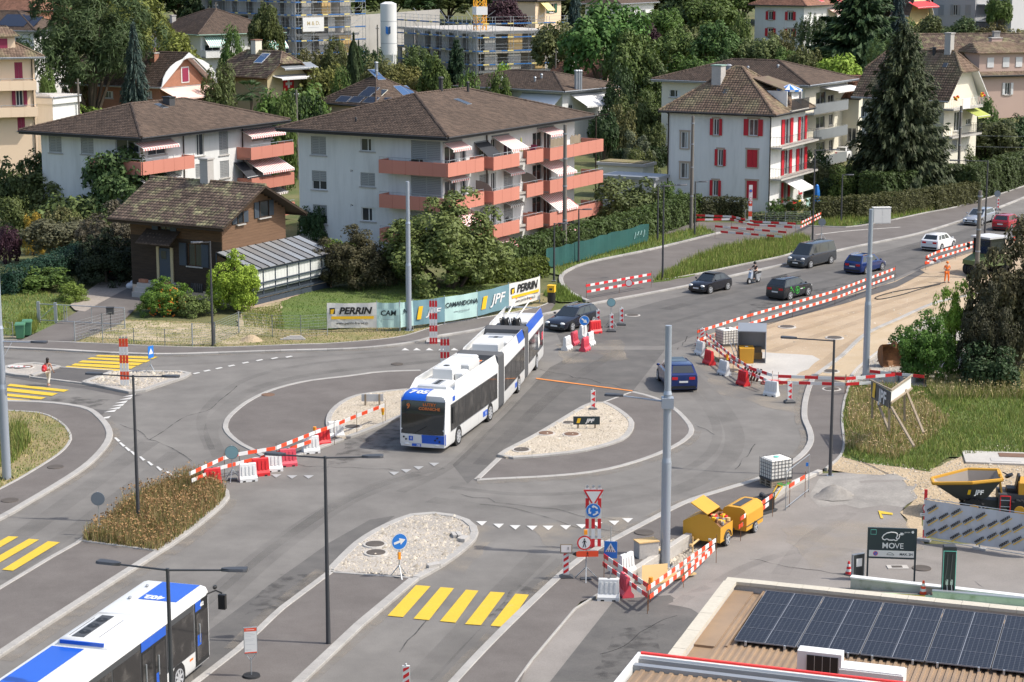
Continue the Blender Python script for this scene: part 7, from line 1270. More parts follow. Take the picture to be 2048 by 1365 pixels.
for xx in (-2.65,-9.0):
 for s_ in (1,-1):q=M();q.cyl((xx,s_*1.1,.48),(xx,s_*(BW/2+.006),.48),.56,.56,'black',22);q.bx(xx-.56,xx+.56,min(s_*1.1,s_*(BW/2+.005)),max(s_*1.1,s_*(BW/2+.005)),.27,.48,'black');q.build('wheel_arch',bp_);wheel(bp_,xx,s_*(BW/2-.008),.47,.28,s_,spokes=8)
q=M();q.tube([(-.15,-1.25,2.75),(.15,-1.55,2.85),(.35,-1.7,2.7)],.03,'black',6);q.loft([[(.25,-1.85,2.1),(.42,-1.85,2.1),(.42,-1.58,2.1),(.25,-1.58,2.1)],[(.25,-1.85,2.65),(.42,-1.85,2.65),(.42,-1.58,2.65),(.25,-1.58,2.65)]],'black');q.ball((.2,-1.5,2.95),(.12,.08,.08),'black',8,5);q.build('wing_mirror',bp_);q=M();[q.bx(a,a+.12,y-.012,y-.004,.75,.82,'orange') for a in (-1.7,-1.55,-3.3)];q.build('side_marker',bp_)
p=B(1507,567);SCO=empty('scooter',(p.x,p.y,p.z),radians(229),'pale grey motor scooter ridden on the main road','scooter')
for xx in (.62,-.62):q=M();q.cyl((xx,-.06,.25),(xx,.06,.25),.25,.25,'rubber',16);w_=q.build('wheel',SCO);q=M();q.cyl((xx,-.065,.25),(xx,.065,.25),.14,.14,'rim',12);q.build('rim',w_)
q=M();q.loft([[(.62,-.12,.45),(.62,.12,.45),(.5,.2,.4),(.5,-.2,.4)],[(.5,-.12,.95),(.5,.12,.95),(.36,.2,.9),(.36,-.2,.9)],[(.36,-.06,1.12),(.36,.06,1.12),(.3,.1,1.1),(.3,-.1,1.1)]],'car_silver');q.loft([[(.45,-.18,.22),(.45,.18,.22),(.45,.18,.3),(.45,-.18,.3)],[(-.2,-.2,.22),(-.2,.2,.22),(-.2,.2,.3),(-.2,-.2,.3)]],'darkgrey');q.loft([[(-.15,-.2,.25),(-.15,.2,.25),(-.15,.15,.72),(-.15,-.15,.72)],[(-.55,-.2,.35),(-.55,.2,.35),(-.55,.17,.75),(-.55,-.17,.75)],[(-.95,-.08,.6),(-.95,.08,.6),(-.95,.08,.75),(-.95,-.08,.75)]],'car_silver');q.build('body',SCO,smooth=40)
q=M();q.loft([[(-.1,-.13,.73),(-.1,.13,.73),(-.1,.13,.82),(-.1,-.13,.82)],[(-.9,-.12,.76),(-.9,.12,.76),(-.9,.12,.86),(-.9,-.12,.86)]],'black');q.build('saddle',SCO);q=M();q.tube([(.3,-.32,1.08),(.36,0,1.1),(.3,.32,1.08)],.022,'black',6);q.tube([(.34,.3,1.08),(.36,.38,1.3)],.012,'black',5);q.ball((.36,.4,1.34),(.03,.07,.05),'black',8,5);q.build('handlebar',SCO);q=M();q.ball((.55,0,.98),(.06,.11,.07),'lightlens',8,6);q.build('headlight',SCO)
p=B(1972,548);RO=empty('road_roller',(p.x,p.y,p.z),radians(215),'dark green road roller with white roofed cab on the sand, partly behind the bushes','roller')
q=M();q.loft([[(1.9,-.85,.9),(1.9,.85,.9),(1.9,.8,1.25),(1.9,-.8,1.25)],[(.7,-.95,.75),(.7,.95,.75),(.7,.95,1.6),(.7,-.95,1.6)]],'roller_green');q.bx(-2.0,.7,-.95,.95,.75,1.45,'roller_green');q.build('body',RO)
q=M();q.bx(-1.1,.68,-.9,.9,1.46,1.7,'roller_green');[q.bx(a,a+.1,b,b+.1,1.7,2.95,'black') for a in (-1.1,.55) for b in (-.9,.8)];cb=q.build('cab',RO);q=M();q.bx(-1.02,.57,-.86,.86,1.72,2.92,'glass');q.build('cab_glass',cb);q=M();q.bx(-1.3,.85,-1.02,1.02,2.96,3.1,'net_grey');q.build('cab_roof',cb)
for i in range(4):q=M();y_=-.86+i*.45;q.cyl((1.35,y_,.5),(1.35,y_+.37,.5),.5,.5,'rubber',20);q.build('wheel',RO,smooth=40);q=M();q.cyl((-1.35,y_,.5),(-1.35,y_+.37,.5),.5,.5,'rubber',20);q.build('wheel',RO,smooth=40)
for s_ in (-1,1):q=M();q.cyl((.6,s_*.95,2.3),(.85,s_*1.25,2.3),.02,.02,'black',5);q.bx(.78,.88,s_*1.27-.12,s_*1.27+.12,2.05,2.45,'black');q.build('wing_mirror',RO)
p=B(1975,1030);DU=empty('site_dumper',(p.x,p.y,p.z),radians(172),'yellow site dumper with empty tilting skip behind the printed fence','dumper');S_=1.0
outer=[[(.2,-.75,.95),(1.5,-.6,.95),(1.5,.6,.95),(.2,.75,.95)],[(-.3,-1.2,1.75),(2.3,-1.0,1.75),(2.3,1.0,1.75),(-.3,1.2,1.75)]]
q=M();b0,t0=outer;b0=[V(k) for k in b0];t0=[V((-.5,-.9,1.95)),V((.9,-1.25,1.85)),V((2.6,-.45,1.55)),V((2.6,.45,1.55)),V((.9,1.25,1.85)),V((-.5,.9,1.95))];b6=[V((.1,-.6,1.0)),V((.8,-.7,.8)),V((1.5,-.4,.85)),V((1.5,.4,.85)),V((.8,.7,.8)),V((.1,.6,1.0))]
cin=sum(t0,V((0,0,0)))/6
for i in range(6):
 a,b,c,d=t0[i],t0[(i+1)%6],b6[(i+1)%6],b6[i];q.quad(a,b,c,d,'darkgrey');sh=lambda v:v+(V((cin.x,cin.y,v.z))-v)*.05+V((0,0,.02));q.quad(sh(a),sh(b),sh(c),sh(d),'tan_sheet');q.quad(a,b,sh(b),sh(a),'machine_yellow')
 q.tube([a,b],.085,'machine_yellow',6)
q.poly([k+V((0,0,.03)) for k in b6],'tan_sheet');q.poly(b6,'darkgrey');sk_=q.build('skip',DU);text('JPF',.3,'banner_white',sk_,(.55,1.16,1.28),(-1,0,0),(0,-.25,1),shear=.2,bold=.012);q=M();q.slab([(.95,1.12,1.25),(1.08,1.12,1.25),(1.04,1.2,1.5),(.91,1.2,1.5)],(0,1,0),.01,'yellow');q.build('emblem',sk_)
for xx in (.75,-1.35):
 for s_ in (-1,1):q=M();q.cyl((xx,s_*.62,.5),(xx,s_*1.0,.5),.5,.48,'rubber',18);[q.bx(xx+.49*cos(a)-.05,xx+.49*cos(a)+.05,min(s_*.62,s_*.98),max(s_*.62,s_*.98),.5+.49*sin(a)-.03,.5+.49*sin(a)+.03,'rubber') for a in np.arange(14)*2*pi/14];wt_=q.build('wheel',DU);q=M();q.cyl((xx,s_*.995,.5),(xx,s_*1.01,.5),.26,.24,'machine_yellow',14);q.build('rim',wt_)
q=M();q.bx(-2.0,-.4,-.7,.7,.5,1.2,'darkgrey');q.bx(-2.1,-1.3,-.65,.65,1.2,1.75,'machine_yellow');q.bx(-.6,1.1,-.3,.3,.45,.8,'darkgrey');q.build('chassis',DU);q=M();q.bx(-1.3,-.8,-.3,.3,1.22,1.4,'black');q.slab([(-1.3,-.3,1.4),(-1.3,.3,1.4),(-1.4,.3,2.0),(-1.4,-.3,2.0)],(1,0,0),.1,'black');q.build('seat',DU);q=M();q.slab([(-.6,-.4,1.2),(-.6,.4,1.2),(-.45,.4,2.1),(-.45,-.4,2.1)],(1,0,0),.08,'machine_yellow');q.tube([(-.6,0,2.1),(-.9,0,1.95)],.03,'black',6);q.cyl((-.92,0,1.9),(-.88,0,1.98),.2,.2,'black',14);q.build('console',DU);q=M();q.tube([(-1.9,-.7,1.2),(-1.9,-.7,2.5),(-1.9,.7,2.5),(-1.9,.7,1.2)],.04,'machine_yellow',6);q.build('roll_bar',DU)
q=M();q.tube([(-.9,1.0,.3),(-.9,1.0,1.2),(-.45,1.0,1.2),(-.45,1.0,.3)],.025,'red',6);[q.cyl((-.9,1.0,z_),(-.45,1.0,z_),.022,.022,'galv',5) for z_ in (.4,.7,1.0)];q.build('step',DU)
p=B(1413,1088);TT=empty('tool_trailer',(p.x,p.y,p.z),radians(62),'yellow box trailer with its lid propped open and tools inside, beside the tall pole','trailer')
q=M();W_=.72;prof=[(-.95,.35),(.85,.35),(.85,1.15),(.1,1.55),(-.3,1.55),(-.95,1.05)]
def shell(q,prof,y0,y1,m):
 k=len(prof)
 q.poly([(a,y0,b) for a,b in prof],m);q.poly([(a,y1,b) for a,b in prof],m)
 return q
shell(q,prof,-W_,W_,'machine_yellow');q.quad((-.95,-W_,.35),(.85,-W_,.35),(.85,W_,.35),(-.95,W_,.35),'machine_yellow');q.quad((.85,-W_,.35),(.85,W_,.35),(.85,W_,1.15),(.85,-W_,1.15),'machine_yellow');q.quad((.85,-W_,1.15),(.85,W_,1.15),(.1,W_,1.55),(.1,-W_,1.55),'machine_yellow');q.quad((.1,-W_,1.55),(.1,W_,1.55),(-.3,W_,1.55),(-.3,-W_,1.55),'machine_yellow');q.quad((-.95,-W_,.35),(-.95,W_,.35),(-.95,W_,1.05),(-.95,-W_,1.05),'machine_yellow')
q.build('box',TT).rotation_euler=(0,0,pi/2)
p=None
q=M();q.slab([(-.3,-W_,1.56),(-.3,W_,1.56),(.5,W_,2.0),(.5,-W_,2.0)],(-.4,0,.9),.04,'machine_yellow');q.build('lid',TT).rotation_euler=(0,0,pi/2)
q=M();q.quad((-.93,-W_+.03,.98),(-.93,W_-.03,.98),(-.28,W_-.03,1.4),(-.28,-W_+.03,1.4),'rust');[q.bx(a,a+random.uniform(.1,.3),b,b+random.uniform(.08,.3),1.05+(a+.9)*.6,1.2+(a+.9)*.6,random.choice(['ply','red','darkgrey','galv','rust','yellow'])) for a,b in [(random.uniform(-.9,-.45),random.uniform(-.65,.4)) for _ in range(22)]];o=q.build('tools',TT);o['kind']='stuff';o.rotation_euler=(0,0,pi/2)
for s_ in (-1,1):wheel(TT,.1,s_*(W_+.24),.33,.2,s_);
for s_ in (-1,1):q=M();q.loft([[(.1+.42*cos(a),s_*(W_+.02),.33+.42*sin(a)),(.1+.42*cos(a),s_*(W_+.28),.33+.42*sin(a)),(.1+.45*cos(a),s_*(W_+.28),.33+.45*sin(a)),(.1+.45*cos(a),s_*(W_+.02),.33+.45*sin(a))] for a in np.linspace(.2,pi-.2,8)],'darkgrey');q.build('mudguard',TT)
q=M();q.cyl((-.95,0,.45),(-1.75,0,.4),.05,.05,'ply',6);q.cyl((-1.6,0,.0),(-1.6,0,.75),.03,.03,'ply',6);q.bx(-1.85,-1.7,-.06,.06,.36,.46,'ply');q.build('drawbar',TT);q=M();[q.bx(-.99,-.955,y_-.06,y_+.06,.5,.58,'banner_white') for y_ in (-.55,.55)];q.build('reflector',TT)
p=B(1484,1062);CP=empty('compressor_trailer',(p.x,p.y,p.z),radians(60),'closed yellow compressor trailer with rounded hood behind the tool trailer','compressor')
q=M();q.loft([[(x_,-.62,.3),(x_,-.62,1.05),(x_,-.5,1.28),(x_,-.3,1.36),(x_,.3,1.36),(x_,.5,1.28),(x_,.62,1.05),(x_,.62,.3)] for x_ in (-.95,.95)],'machine_yellow');q.build('hood',CP);q=M();q.bx(-.7,.7,-.2,.2,1.362,1.38,'darkgrey');q.bx(-.95,.95,-.64,-.625,.5,.54,'darkgrey');q.build('trim_strip',CP);q=M();q.cyl((-.95,0,.35),(-1.5,0,.3),.04,.04,'darkgrey',6);q.build('drawbar',CP);
for s_ in (-1,1):wheel(CP,0,s_*.66,.28,.18,s_)
p=B(1527,1025);PC=empty('plate_compactor',(p.x,p.y,p.z),radians(40),'black plate compactor with yellow handle behind the yellow compressor','compactor');q=M();q.loft([[(-.5,-.35,.02),(.5,-.35,.02),(.5,.35,.02),(-.5,.35,.02)],[(-.62,-.35,.14),(.62,-.35,.14),(.62,.35,.14),(-.62,.35,.14)]],'darkgrey');q.build('plate',PC);q=M();q.bx(-.42,.42,-.3,.3,.16,.75,'black');q.cyl((0,-.2,.75),(0,.2,.85),.12,.12,'darkgrey',8);q.tube([(-.4,-.3,.76),(-.4,-.3,.95),(.4,-.3,.95),(.4,-.3,.76)],.025,'black',5);q.build('engine',PC);q=M();q.tube([(.5,-.15,.5),(1.1,-.15,1.1),(1.1,.15,1.1),(.5,.15,.5)],.03,'yellow',6);q.build('handle',PC)
def ibc(u,v,head,label,pallets=2,cap='awning_green'):
 p=B(u,v);r=empty('water_tank',(p.x,p.y,p.z),radians(head),label,'water tank');z=0
 for k in range(pallets):
  q=M();[q.bx(a,a+.1,-.5,.5,z+.1,z+.13,'wood_post') for a in (-.6,-.36,-.12,.12,.36,.5)];[q.bx(-.6,.6,b,b+.12,z,z+.1,'wood_post') for b in (-.5,-.06,.38)];pl=q.build('pallet',r);z+=.14
 q=M();q.loft([[(-.57,-.47,z+.02),(.57,-.47,z+.02),(.57,.47,z+.02),(-.57,.47,z+.02)],[(-.59,-.49,z+.1),(.59,-.49,z+.1),(.59,.49,z+.1),(-.59,.49,z+.1)],[(-.59,-.49,z+.95),(.59,-.49,z+.95),(.59,.49,z+.95),(-.59,.49,z+.95)],[(-.5,-.4,z+1.02),(.5,-.4,z+1.02),(.5,.4,z+1.02),(-.5,.4,z+1.02)]],'ibc');t=q.build('tank',r);q=M();q.cyl((0,0,z+1.02),(0,0,z+1.07),.13,.13,cap,14);q.build('cap',t);q=M()
 for k in range(6):zz=z+.08+k*.175;q.tube([(-.61,-.51,zz),(.61,-.51,zz),(.61,.51,zz),(-.61,.51,zz),(-.61,-.51,zz)],.011,'darkgrey',4)
 for k in range(7):a=-.61+1.22*k/6;[q.cyl((a,b,z),(a,b,z+1.04),.011,.011,'darkgrey',4) for b in (-.51,.51)]
 for k in range(1,6):b=-.51+1.02*k/6;[q.cyl((a,b,z),(a,b,z+1.04),.011,.011,'darkgrey',4) for a in (-.61,.61)]
 q.bx(-.62,.62,-.52,.52,z-.02,z+.06,'darkgrey');q.build('cage',r)['kind']='stuff';return r,z
r_,z_=ibc(1551,972,28,'white caged water tank with green cap on stacked pallets by the kerb',3);q=M();[q.tube([(-.3+.1*k,-.55,.3),(.1*k,-.62,.1),(.3+.1*k,-.55,.25)],.02,'logo_green',5) for k in range(3)];q.build('hose',r_)
ibc(1454,692,25,'white caged water tank on the sand behind the zigzag barrier',1,'black')
def flatten(P,root):
 m=Mx.Translation(P.location)@P.rotation_euler.to_matrix().to_4x4()
 for c in list(P.children):b=m@c.matrix_basis;c.parent=root;c.matrix_basis=b
 bpy.data.objects.remove(P)
for P_,a_ in ((P1,(-8.6,-6.9,-5.6,-4.2,-2.9,-1.2)),(P2,(-6.0,-3.6,-2.4,-1.2)),(P3,(-5.4,-4.3,-2.2,-1.0))):
 q=M();[q.bx(a,a+.018,BW/2+.0005,BW/2+.003,.32,1.0,'net_grey') for a in a_];[q.bx(a,a+.018,BW/2+.0005,BW/2+.003,2.5,2.84,'net_grey') for a in a_[::2]];q.bx(a_[0]-.4,a_[-1]+.5,BW/2+.0005,BW/2+.0025,.98,.995,'zinc');q.build('panel_seam',P_)['kind']='stuff'
for P_ in (P1,P2,P3):flatten(P_,TB)
flatten(bp_,B2)
# ---------------------------------------------------------------- street furniture
def lampbase(q,r0=.11):q.bx(-.16,.16,-.16,.16,.0,.03,'galv')
def lamp_head(q,c,d,L=.8):
 c=V(c);d=V(d).normalized();n=V((-d.y,d.x,0));w_=.17
 R=[[c+n*a*k+V((0,0,b))+d*t for a,b in ((-1,.0),(-.8,.07),(.8,.07),(1,.0),(.7,-.03),(-.7,-.03))] for t,k in ((0,.05),(L*.3,.16),(L*.85,.19),(L,.15))];q.loft(R,'lampgrey')
def street_lamp(pu,pv,h,arms,label,group='grey street lamps',z=None,m='lampgrey',armz=.0,tilt=.25):
 p=B(pu,pv);r=empty('street_lamp',(p.x,p.y,p.z),0,label,'street lamp',group);q=M();q.cyl((0,0,0),(0,0,1.2),.095,.085,m,12);q.cyl((0,0,1.2),(0,0,h),.085,.055,m,12);q.build('post',r,smooth=40);q=M();lampbase(q);q.build('base_plate',r)
 for ang,L in arms:
  d=V((cos(radians(ang)),sin(radians(ang)),0));q=M();e=d*L+V((0,0,h-.06+armz));q.cyl((0,0,h-.06),e,.035,.03,m,8);q.build('arm',r);q=M();lamp_head(q,e-d*.05,d);q.build('lamp_head',r)
 return r
street_lamp(657,1292,7.35,[(165,1.6),(5,1.4)],'double armed grey lamp on the paved island left of the yellow crossing');street_lamp(277,1046,6.9,[(165,1.55),(-2,1.35)],'double armed grey lamp standing in the dry weeds');street_lamp(350,1572,7.1,[(160,1.7),(0,1.7)],'double armed grey lamp in front of the cut off bus');street_lamp(1660,952,6.9,[(160,1.9)],'single armed grey lamp at the meadow corner, right');street_lamp(426,693,7.0,[(195,.5)],'slim grey lamp before the chalet with a short arm')
street_lamp(1325,562,7.6,[(20,1.2)],'tall slim lamp at the tip of the grass island');street_lamp(1625,482,8.2,[(15,1.6)],'tall slim lamp behind the grey van');street_lamp(1967,520,8.4,[(170,2.4)],'slim lamp close to the thick pole by the roller')
for u,v,h_,lab in ((1108,562,4.6,'short path lamp near the yellow bin'),(1157,528,4.6,'short path lamp before the green net fence'),(1315,483,5.0,'short path lamp by the end of the laurel hedge'),(1389,472,5.0,'short path lamp beside the thick pole, right of the laurel hedge'),(1682,445,4.6,'short path lamp at the upper hedge')):street_lamp(u,v,h_,[(10,.35)],lab,'short path lamps')
def mast(u,v,h,r0,label,m='polegrey',steps=True,name='overhead_line_mast',group='tall line masts'):
 p=B(u,v);r=empty(name,(p.x,p.y,p.z),0,label,'mast',group);q=M()
 if steps:q.cyl((0,0,0),(0,0,h*.44),r0,r0,m,18);q.cyl((0,0,h*.44),(0,0,h*.46),r0,r0*.84,m,18);q.cyl((0,0,h*.46),(0,0,h*.72),r0*.84,r0*.8,m,18);q.cyl((0,0,h*.72),(0,0,h*.735),r0*.92,r0*.7,m,18);q.cyl((0,0,h*.735),(0,0,h),r0*.68,r0*.66,m,18)
 else:q.cyl((0,0,0),(0,0,h),r0,r0*.72,m,14)
 q.build('post',r,smooth=40)
 if steps:q=M();q.cyl((0,0,0),(0,0,.05),r0*1.7,r0*1.7,m,14);[q.cyl((r0*1.4*cos(a),r0*1.4*sin(a),.05),(r0*1.4*cos(a),r0*1.4*sin(a),.2),.025,.025,'black',6) for a in np.arange(8)*pi/4];q.build('base_plate',r)
 else:q=M();[q.cyl((0,0,h*k),(0,0,h*k+.12),r0*1.02,r0*1.0,'zinc',14) for k in (.3,.55,.75,.93)];q.build('clamp',r)['kind']='stuff'
 return r
mast(818,662,10.3,.19,'tall light grey mast by the company banners');r=mast(1330,1134,10.6,.21,'tall light grey mast among the planks, carrying a slim lamp arm');q=M();q.cyl((0,0,7.3),(-1.9,.5,7.45),.045,.03,'polegrey',8);q.bx(-.25,.25,-.25,.25,7.05,7.5,'polegrey');q.build('arm',r);q=M();lamp_head(q,(-1.85,.49,7.45),(-1,.26,0));q.build('lamp_head',r)
mast(1731,757,10.4,.2,'tall light grey mast at the edge of the sand path');r=mast(14,962,10.6,.22,'tall light grey mast at the left edge with a low lamp arm');q=M();q.cyl((0,0,7.0),(1.6,-.2,7.0),.04,.03,'polegrey',8);q.build('arm',r);q=M();lamp_head(q,(1.55,-.2,7.0),(1,-.1,0));q.build('lamp_head',r)
for u,v,vt,r0,lab in ((1129,523,250,.2,'brown concrete pole before the coral block'),(1382,462,232,.18,'brown concrete pole at the corner of the red shuttered house'),(1915,388,212,.17,'concrete pole by the upper hedge with wires'),(1953,556,382,.2,'thick brownish pole in front of the road roller')):p=B(u,v);mast(u,v,top_z(p,vt)-p.z,r0,lab,'polebrown',False,'concrete_pole','concrete poles')
for u,D,vt,lab in ((149,226,158,'thin wooden pole behind the left coral block'),(589,222,180,'thin wooden pole below the tan house'),(1112,283,98,'thin pole in front of the walnut tree'),(431,316,5,'thin pole left of the scaffolded shell'),(754,296,50,'thin wooden pole at the foot of the silo')):
 p=at(u,0,D);z=terr(D);r=empty('utility_pole',(p.x,D,z),0,lab,'pole','thin utility poles');h_=top_z(p,vt)-z;q=M();q.cyl((0,0,0),(0,0,h_),.13,.1,'polebrown',7);q.build('post',r);q=M();q.bx(-.25,.25,-.05,.05,h_-.6,h_-.52,'polebrown');[q.ball((a,0,h_-.45),.07,'white',6,4) for a in (-.22,.22)];q.build('crossbar',r)
def wire(a,b,sag=.5,name='wire',lab='thin overhead wire'):
 q=M();a,b=V(a),V(b);ps=[a.lerp(b,t)-V((0,0,sag*4*t*(1-t))) for t in np.linspace(0,1,9)];q.tube(ps,.012,'zinc',4);tag(q.build(name),lab,'wire','overhead wires')
w0=B(1915,388)
for k,v in (('upper',270),('lower',292)):p=V((w0.x,w0.y,top_z(w0,v)));wire(p,p+V((22,4,.2)),.4,lab=k+' of two thin overhead wires running right from the pole by the hedge')
def tripod(par,h,r=.45,m='galv'):
 q=M();q.cyl((0,0,.4),(0,0,h),.028,.028,m,6)
 for a in (0.4,2.5,4.6):q.cyl((0,0,.6),(r*cos(a),r*sin(a),.02),.021,.021,m,5)
 q.build('tripod',par);q=M();q.bx(-.22,.22,-.14,.14,.02,.12,'darkgrey');q.build('ballast',par)
def round_sign(u,v,h,r,label,face,rim,head=0,arrow=None,back=False,rimw=.08,group=None):
 p=B(u,v);o=empty('round_sign',(p.x,p.y,p.z),radians(head),label,'traffic sign',group);tripod(o,h+r);d=disc_sign(o,(0,-.035,h),r,face,rim,rimw,face if back else 'grey_back')
 if arrow is not None:
  q=M();ca,sa=cos(arrow),sin(arrow);P=lambda a,b:(a*ca*r-b*sa*r,-.05,h+a*sa*r+b*ca*r);q.slab([P(-.7,-.14),P(.1,-.14),P(.1,.14),P(-.7,.14)],(0,-1,0),.003,'white');q.slab([P(.05,-.42),P(.75,0),P(.05,.42)],(0,-1,0),.003,'white');q.build('arrow_symbol',d)
 return o
r=round_sign(799,1158,1.62,.36,'blue round sign with white arrow on a tripod in the gravel splitter island','blue_sign','white',25,.25);q=M();q.bx(-.05,.05,-.06,.06,.85,1.15,'amber');q.build('warning_lamp',r)
round_sign(1168,692,1.7,.34,'blue round sign with white arrow among the barrier blocks beside the trolleybus','blue_sign','white',10,-.7);round_sign(465,962,1.45,.34,'pale blue back of a round sign at the long plank barrier','cyan_back','darkgrey',0,back=True,rimw=.06);round_sign(199,1072,1.72,.31,'grey back of a round sign at the edge of the dry weeds','grey_back','grey_back',0,back=True);round_sign(1222,655,1.75,.30,'teal back of a round sign by the three striped beacons','cyan_back','darkgrey',0,back=True,rimw=.1);round_sign(1643,480,1.6,.34,'dark back of a round sign on a bent tripod behind the grey van','grey_back','grey_back',0,back=True);round_sign(1993,428,2.0,.32,'dark back of a round sign at the far upper kerb','grey_back','grey_back',0,back=True)
def beacon(u,v,label,style=0,head=0):
 p=B(u,v);r=empty('striped_beacon',(p.x,p.y,p.z),radians(head),label,'beacon','red and white beacons');q=M();q.bx(-.13,.13,-.035,.035,.18,1.22,'white');q.cyl((0,0,1.22),(0,0,1.3),.03,.03,'white',8);q.build('board',r);q=M();n=4
 for k in range(n):
  z=.24+k*.26-.02
  if style:q.slab([(-.105,-.038,z),(.105,-.038,z+.14),(.105,-.038,min(1.19,z+.27)),(-.105,-.038,z+.13)],(0,-1,0),.004,'red')
  elif k in (0,1,2):zz=.24+k*.34;q.slab([(.105,-.038,zz-.02),(.105,-.038,min(1.19,zz+.26)),(-.105,-.038,zz+.12)],(0,-1,0),.004,'red')
 q.build('red_stripes',r);q=M();q.loft([[(-.3,-.22,0),(.3,-.22,0),(.3,.22,0),(-.3,.22,0)],[(-.3,-.22,.1),(.3,-.22,.1),(.3,.22,.1),(-.3,.22,.1)],[(-.14,-.1,.2),(.14,-.1,.2),(.14,.1,.2),(-.14,.1,.2)]],'darkgrey');q.build('foot',r)
for a in [(1186,823,'striped beacon at the tip of the right gravel island',0,5),(1579,806,'striped beacon at the foot of the S shaped kerb',0,10),(1196,655,'left of three striped beacons behind the blue arrow sign'),(1223,664,'middle of three striped beacons, nearest the camera'),(1243,651,'right of three striped beacons behind the blue arrow sign'),(1132,1158,'diagonally striped beacon under the small paper notice',1),(813,1398,'diagonally striped beacon cut off by the bottom edge',1),(1404,694,'diagonally striped beacon at the corner of the sand site',1),(1995,421,'striped beacon on the far upper kerb')]:beacon(*a)
p=B(1132,1158);q=M();q.bx(-.25,.25,-.075,-.05,1.12,1.52,'wood_post');o=q.build('paper_notice',None,loc=(p.x,p.y,p.z));tag(o,'small pink paper notice with a walker mounted above the diagonal beacon','notice');q=M();q.bx(-.21,.21,-.085,-.077,1.17,1.48,'stripe_white');q.build('page',o);walker(o,(.08,1.34),.07,'black',-.09)
def water_barrier(u,v,m,head,label):
 p=B(u,v);r=empty('barrier_block',(p.x,p.y,p.z),radians(head),label,'barrier block','plastic barrier blocks');q=M();L=.44;sec=[(-.24,0),(-.24,.16),(-.13,.3),(-.08,.86),(-.05,.9),(.05,.9),(.08,.86),(.13,.3),(.24,.16),(.24,0)]
 q.loft([[(x_*(1-.12*max(0,b-.15)),a,b) for a,b in sec] for x_ in (-L,-.26,0,.26,L)],m);b_=q.build('shell',r);q=M()
 for k in range(4):x_=-.28+.187*k;[q.slab([(x_-.05,s_*.135,.3),(x_+.05,s_*.135,.3),(x_+.04,s_*.088,.76),(x_-.04,s_*.088,.76)],(0,s_,.1),.025,m) for s_ in (-1,1)]
 q.build('rib',b_)['kind']='stuff';q=M();[q.bx(a,a+.14,s_*.238-.01,s_*.238+.01,0,.07,'black') for a in (-.3,.16) for s_ in (-1,1)];q.cyl((0,0,.9),(0,0,.915),.05,.05,'darkgrey',8);q.build('forklift_slot',b_)
for a in [(425,972,'red',22,'red barrier block half hidden by the dry weeds'),(496,962,'white',20,'first white barrier block right of the pale round sign'),(521,951,'red',20,'red barrier block between two white ones in the left row'),(547,942,'white',20,'second white barrier block right of the pale round sign'),(576,932,'pinkred',20,'faded pinkish red barrier block below the lamp head'),(622,906,'white',22,'white barrier block behind the lower plank'),(644,890,'red',25,'red barrier block beside the left gravel island'),(671,875,'white',25,'white barrier block at the tip of the left gravel island'),(1134,700,'white',65,'lower left white barrier block beside the trolleybus tail'),(1148,690,'pinkred',65,'upper left red barrier block beside the trolleybus tail'),(1170,702,'pinkred',65,'lower right red barrier block beside the trolleybus tail'),(1180,691,'white',65,'right white barrier block beside the trolleybus tail'),(1166,676,'white',65,'white barrier block directly below the blue arrow disc'),(1190,667,'red',30,'red barrier block nearest the striped beacons'),(1401,710,'white',115,'white barrier block at the site corner beacon'),(1418,729,'red',115,'upper red barrier block along the zigzag planks'),(1448,750,'white',118,'middle white barrier block along the zigzag planks'),(1486,771,'red',118,'lower red barrier block along the zigzag planks'),(1543,792,'white',140,'lowest white barrier block beside the S kerb beacon'),(1217,1200,'white',-6,'big white barrier block at the bottom corner of the plank pen'),(1250,1192,'pinkred',105,'raspberry red barrier block beside the big white one'),(1252,1148,'white',50,'white barrier block behind the plank pen near the boxes')]:water_barrier(*a)
def planks(label,pts,low=None,h=1.05,dz=.42,seg=.5,posts=True,c=('red','white'),third=None,extra=None):
 P=[]
 for (u,v) in pts:
  z=0
  for _ in range(6):p=G(u,v,z+h);z=gz(p.x,p.y)
  P.append(V((p.x,p.y,z)))
 r=empty('plank_barrier',P[0],0,label,'plank barrier','striped plank barriers');O=P[0]
 hs=[(h,P)]
 if low:
  Q=[]
  for (u,v) in low:
   z=0
   for _ in range(6):p=G(u,v,z+h-dz);z=gz(p.x,p.y)
   Q.append(V((p.x,p.y,z)))
  hs.append((h-dz,Q))
 for hh,PP in hs:
  for a,b in zip(PP,PP[1:]):
   d=b-a;L=d.length;n=max(2,int(round(L/seg)));q=M();nn=V((-d.y,d.x,0)).normalized()
   for k in range(n):s0=a+d*(k/n)-O;s1=a+d*((k+1)/n)-O;q.slab([s0+V((0,0,hh-.09)),s1+V((0,0,hh-.09)),s1+V((0,0,hh+.09)),s0+V((0,0,hh+.09))],nn,.035,c[k%2])
   q.build('plank',r)
 if posts:
  for a,b in zip(P,P[1:]):
   L=(b-a).length;n=max(1,int(L/3.2))
   for k in range(n+1):s=a+(b-a)*(k/n)-O;q=M();q.cyl(s+V((.03,.05,0)),s+V((.03,.05,h+.25)),.014,.014,'rust',5);q.build('post',r)
 return r
OW=('red_orange','white');planks('long plank barrier between the main road and the sand site',[(1395,664),(1500,631),(1585,607),(1670,583),(1790,538)],[(1400,680),(1500,648),(1585,622),(1670,597),(1788,552)],c=OW);planks('plank barrier before the white hatchback on the upper road',[(1852,515),(1876,504),(1945,485),(1986,474)],[(1850,526),(1880,515),(1945,494),(1986,482)],c=OW);planks('plank crossing of the barrier corner near the orange dressed worker',[(1851,517),(1880,524)],[(1850,527),(1868,525)],c=OW,posts=False)
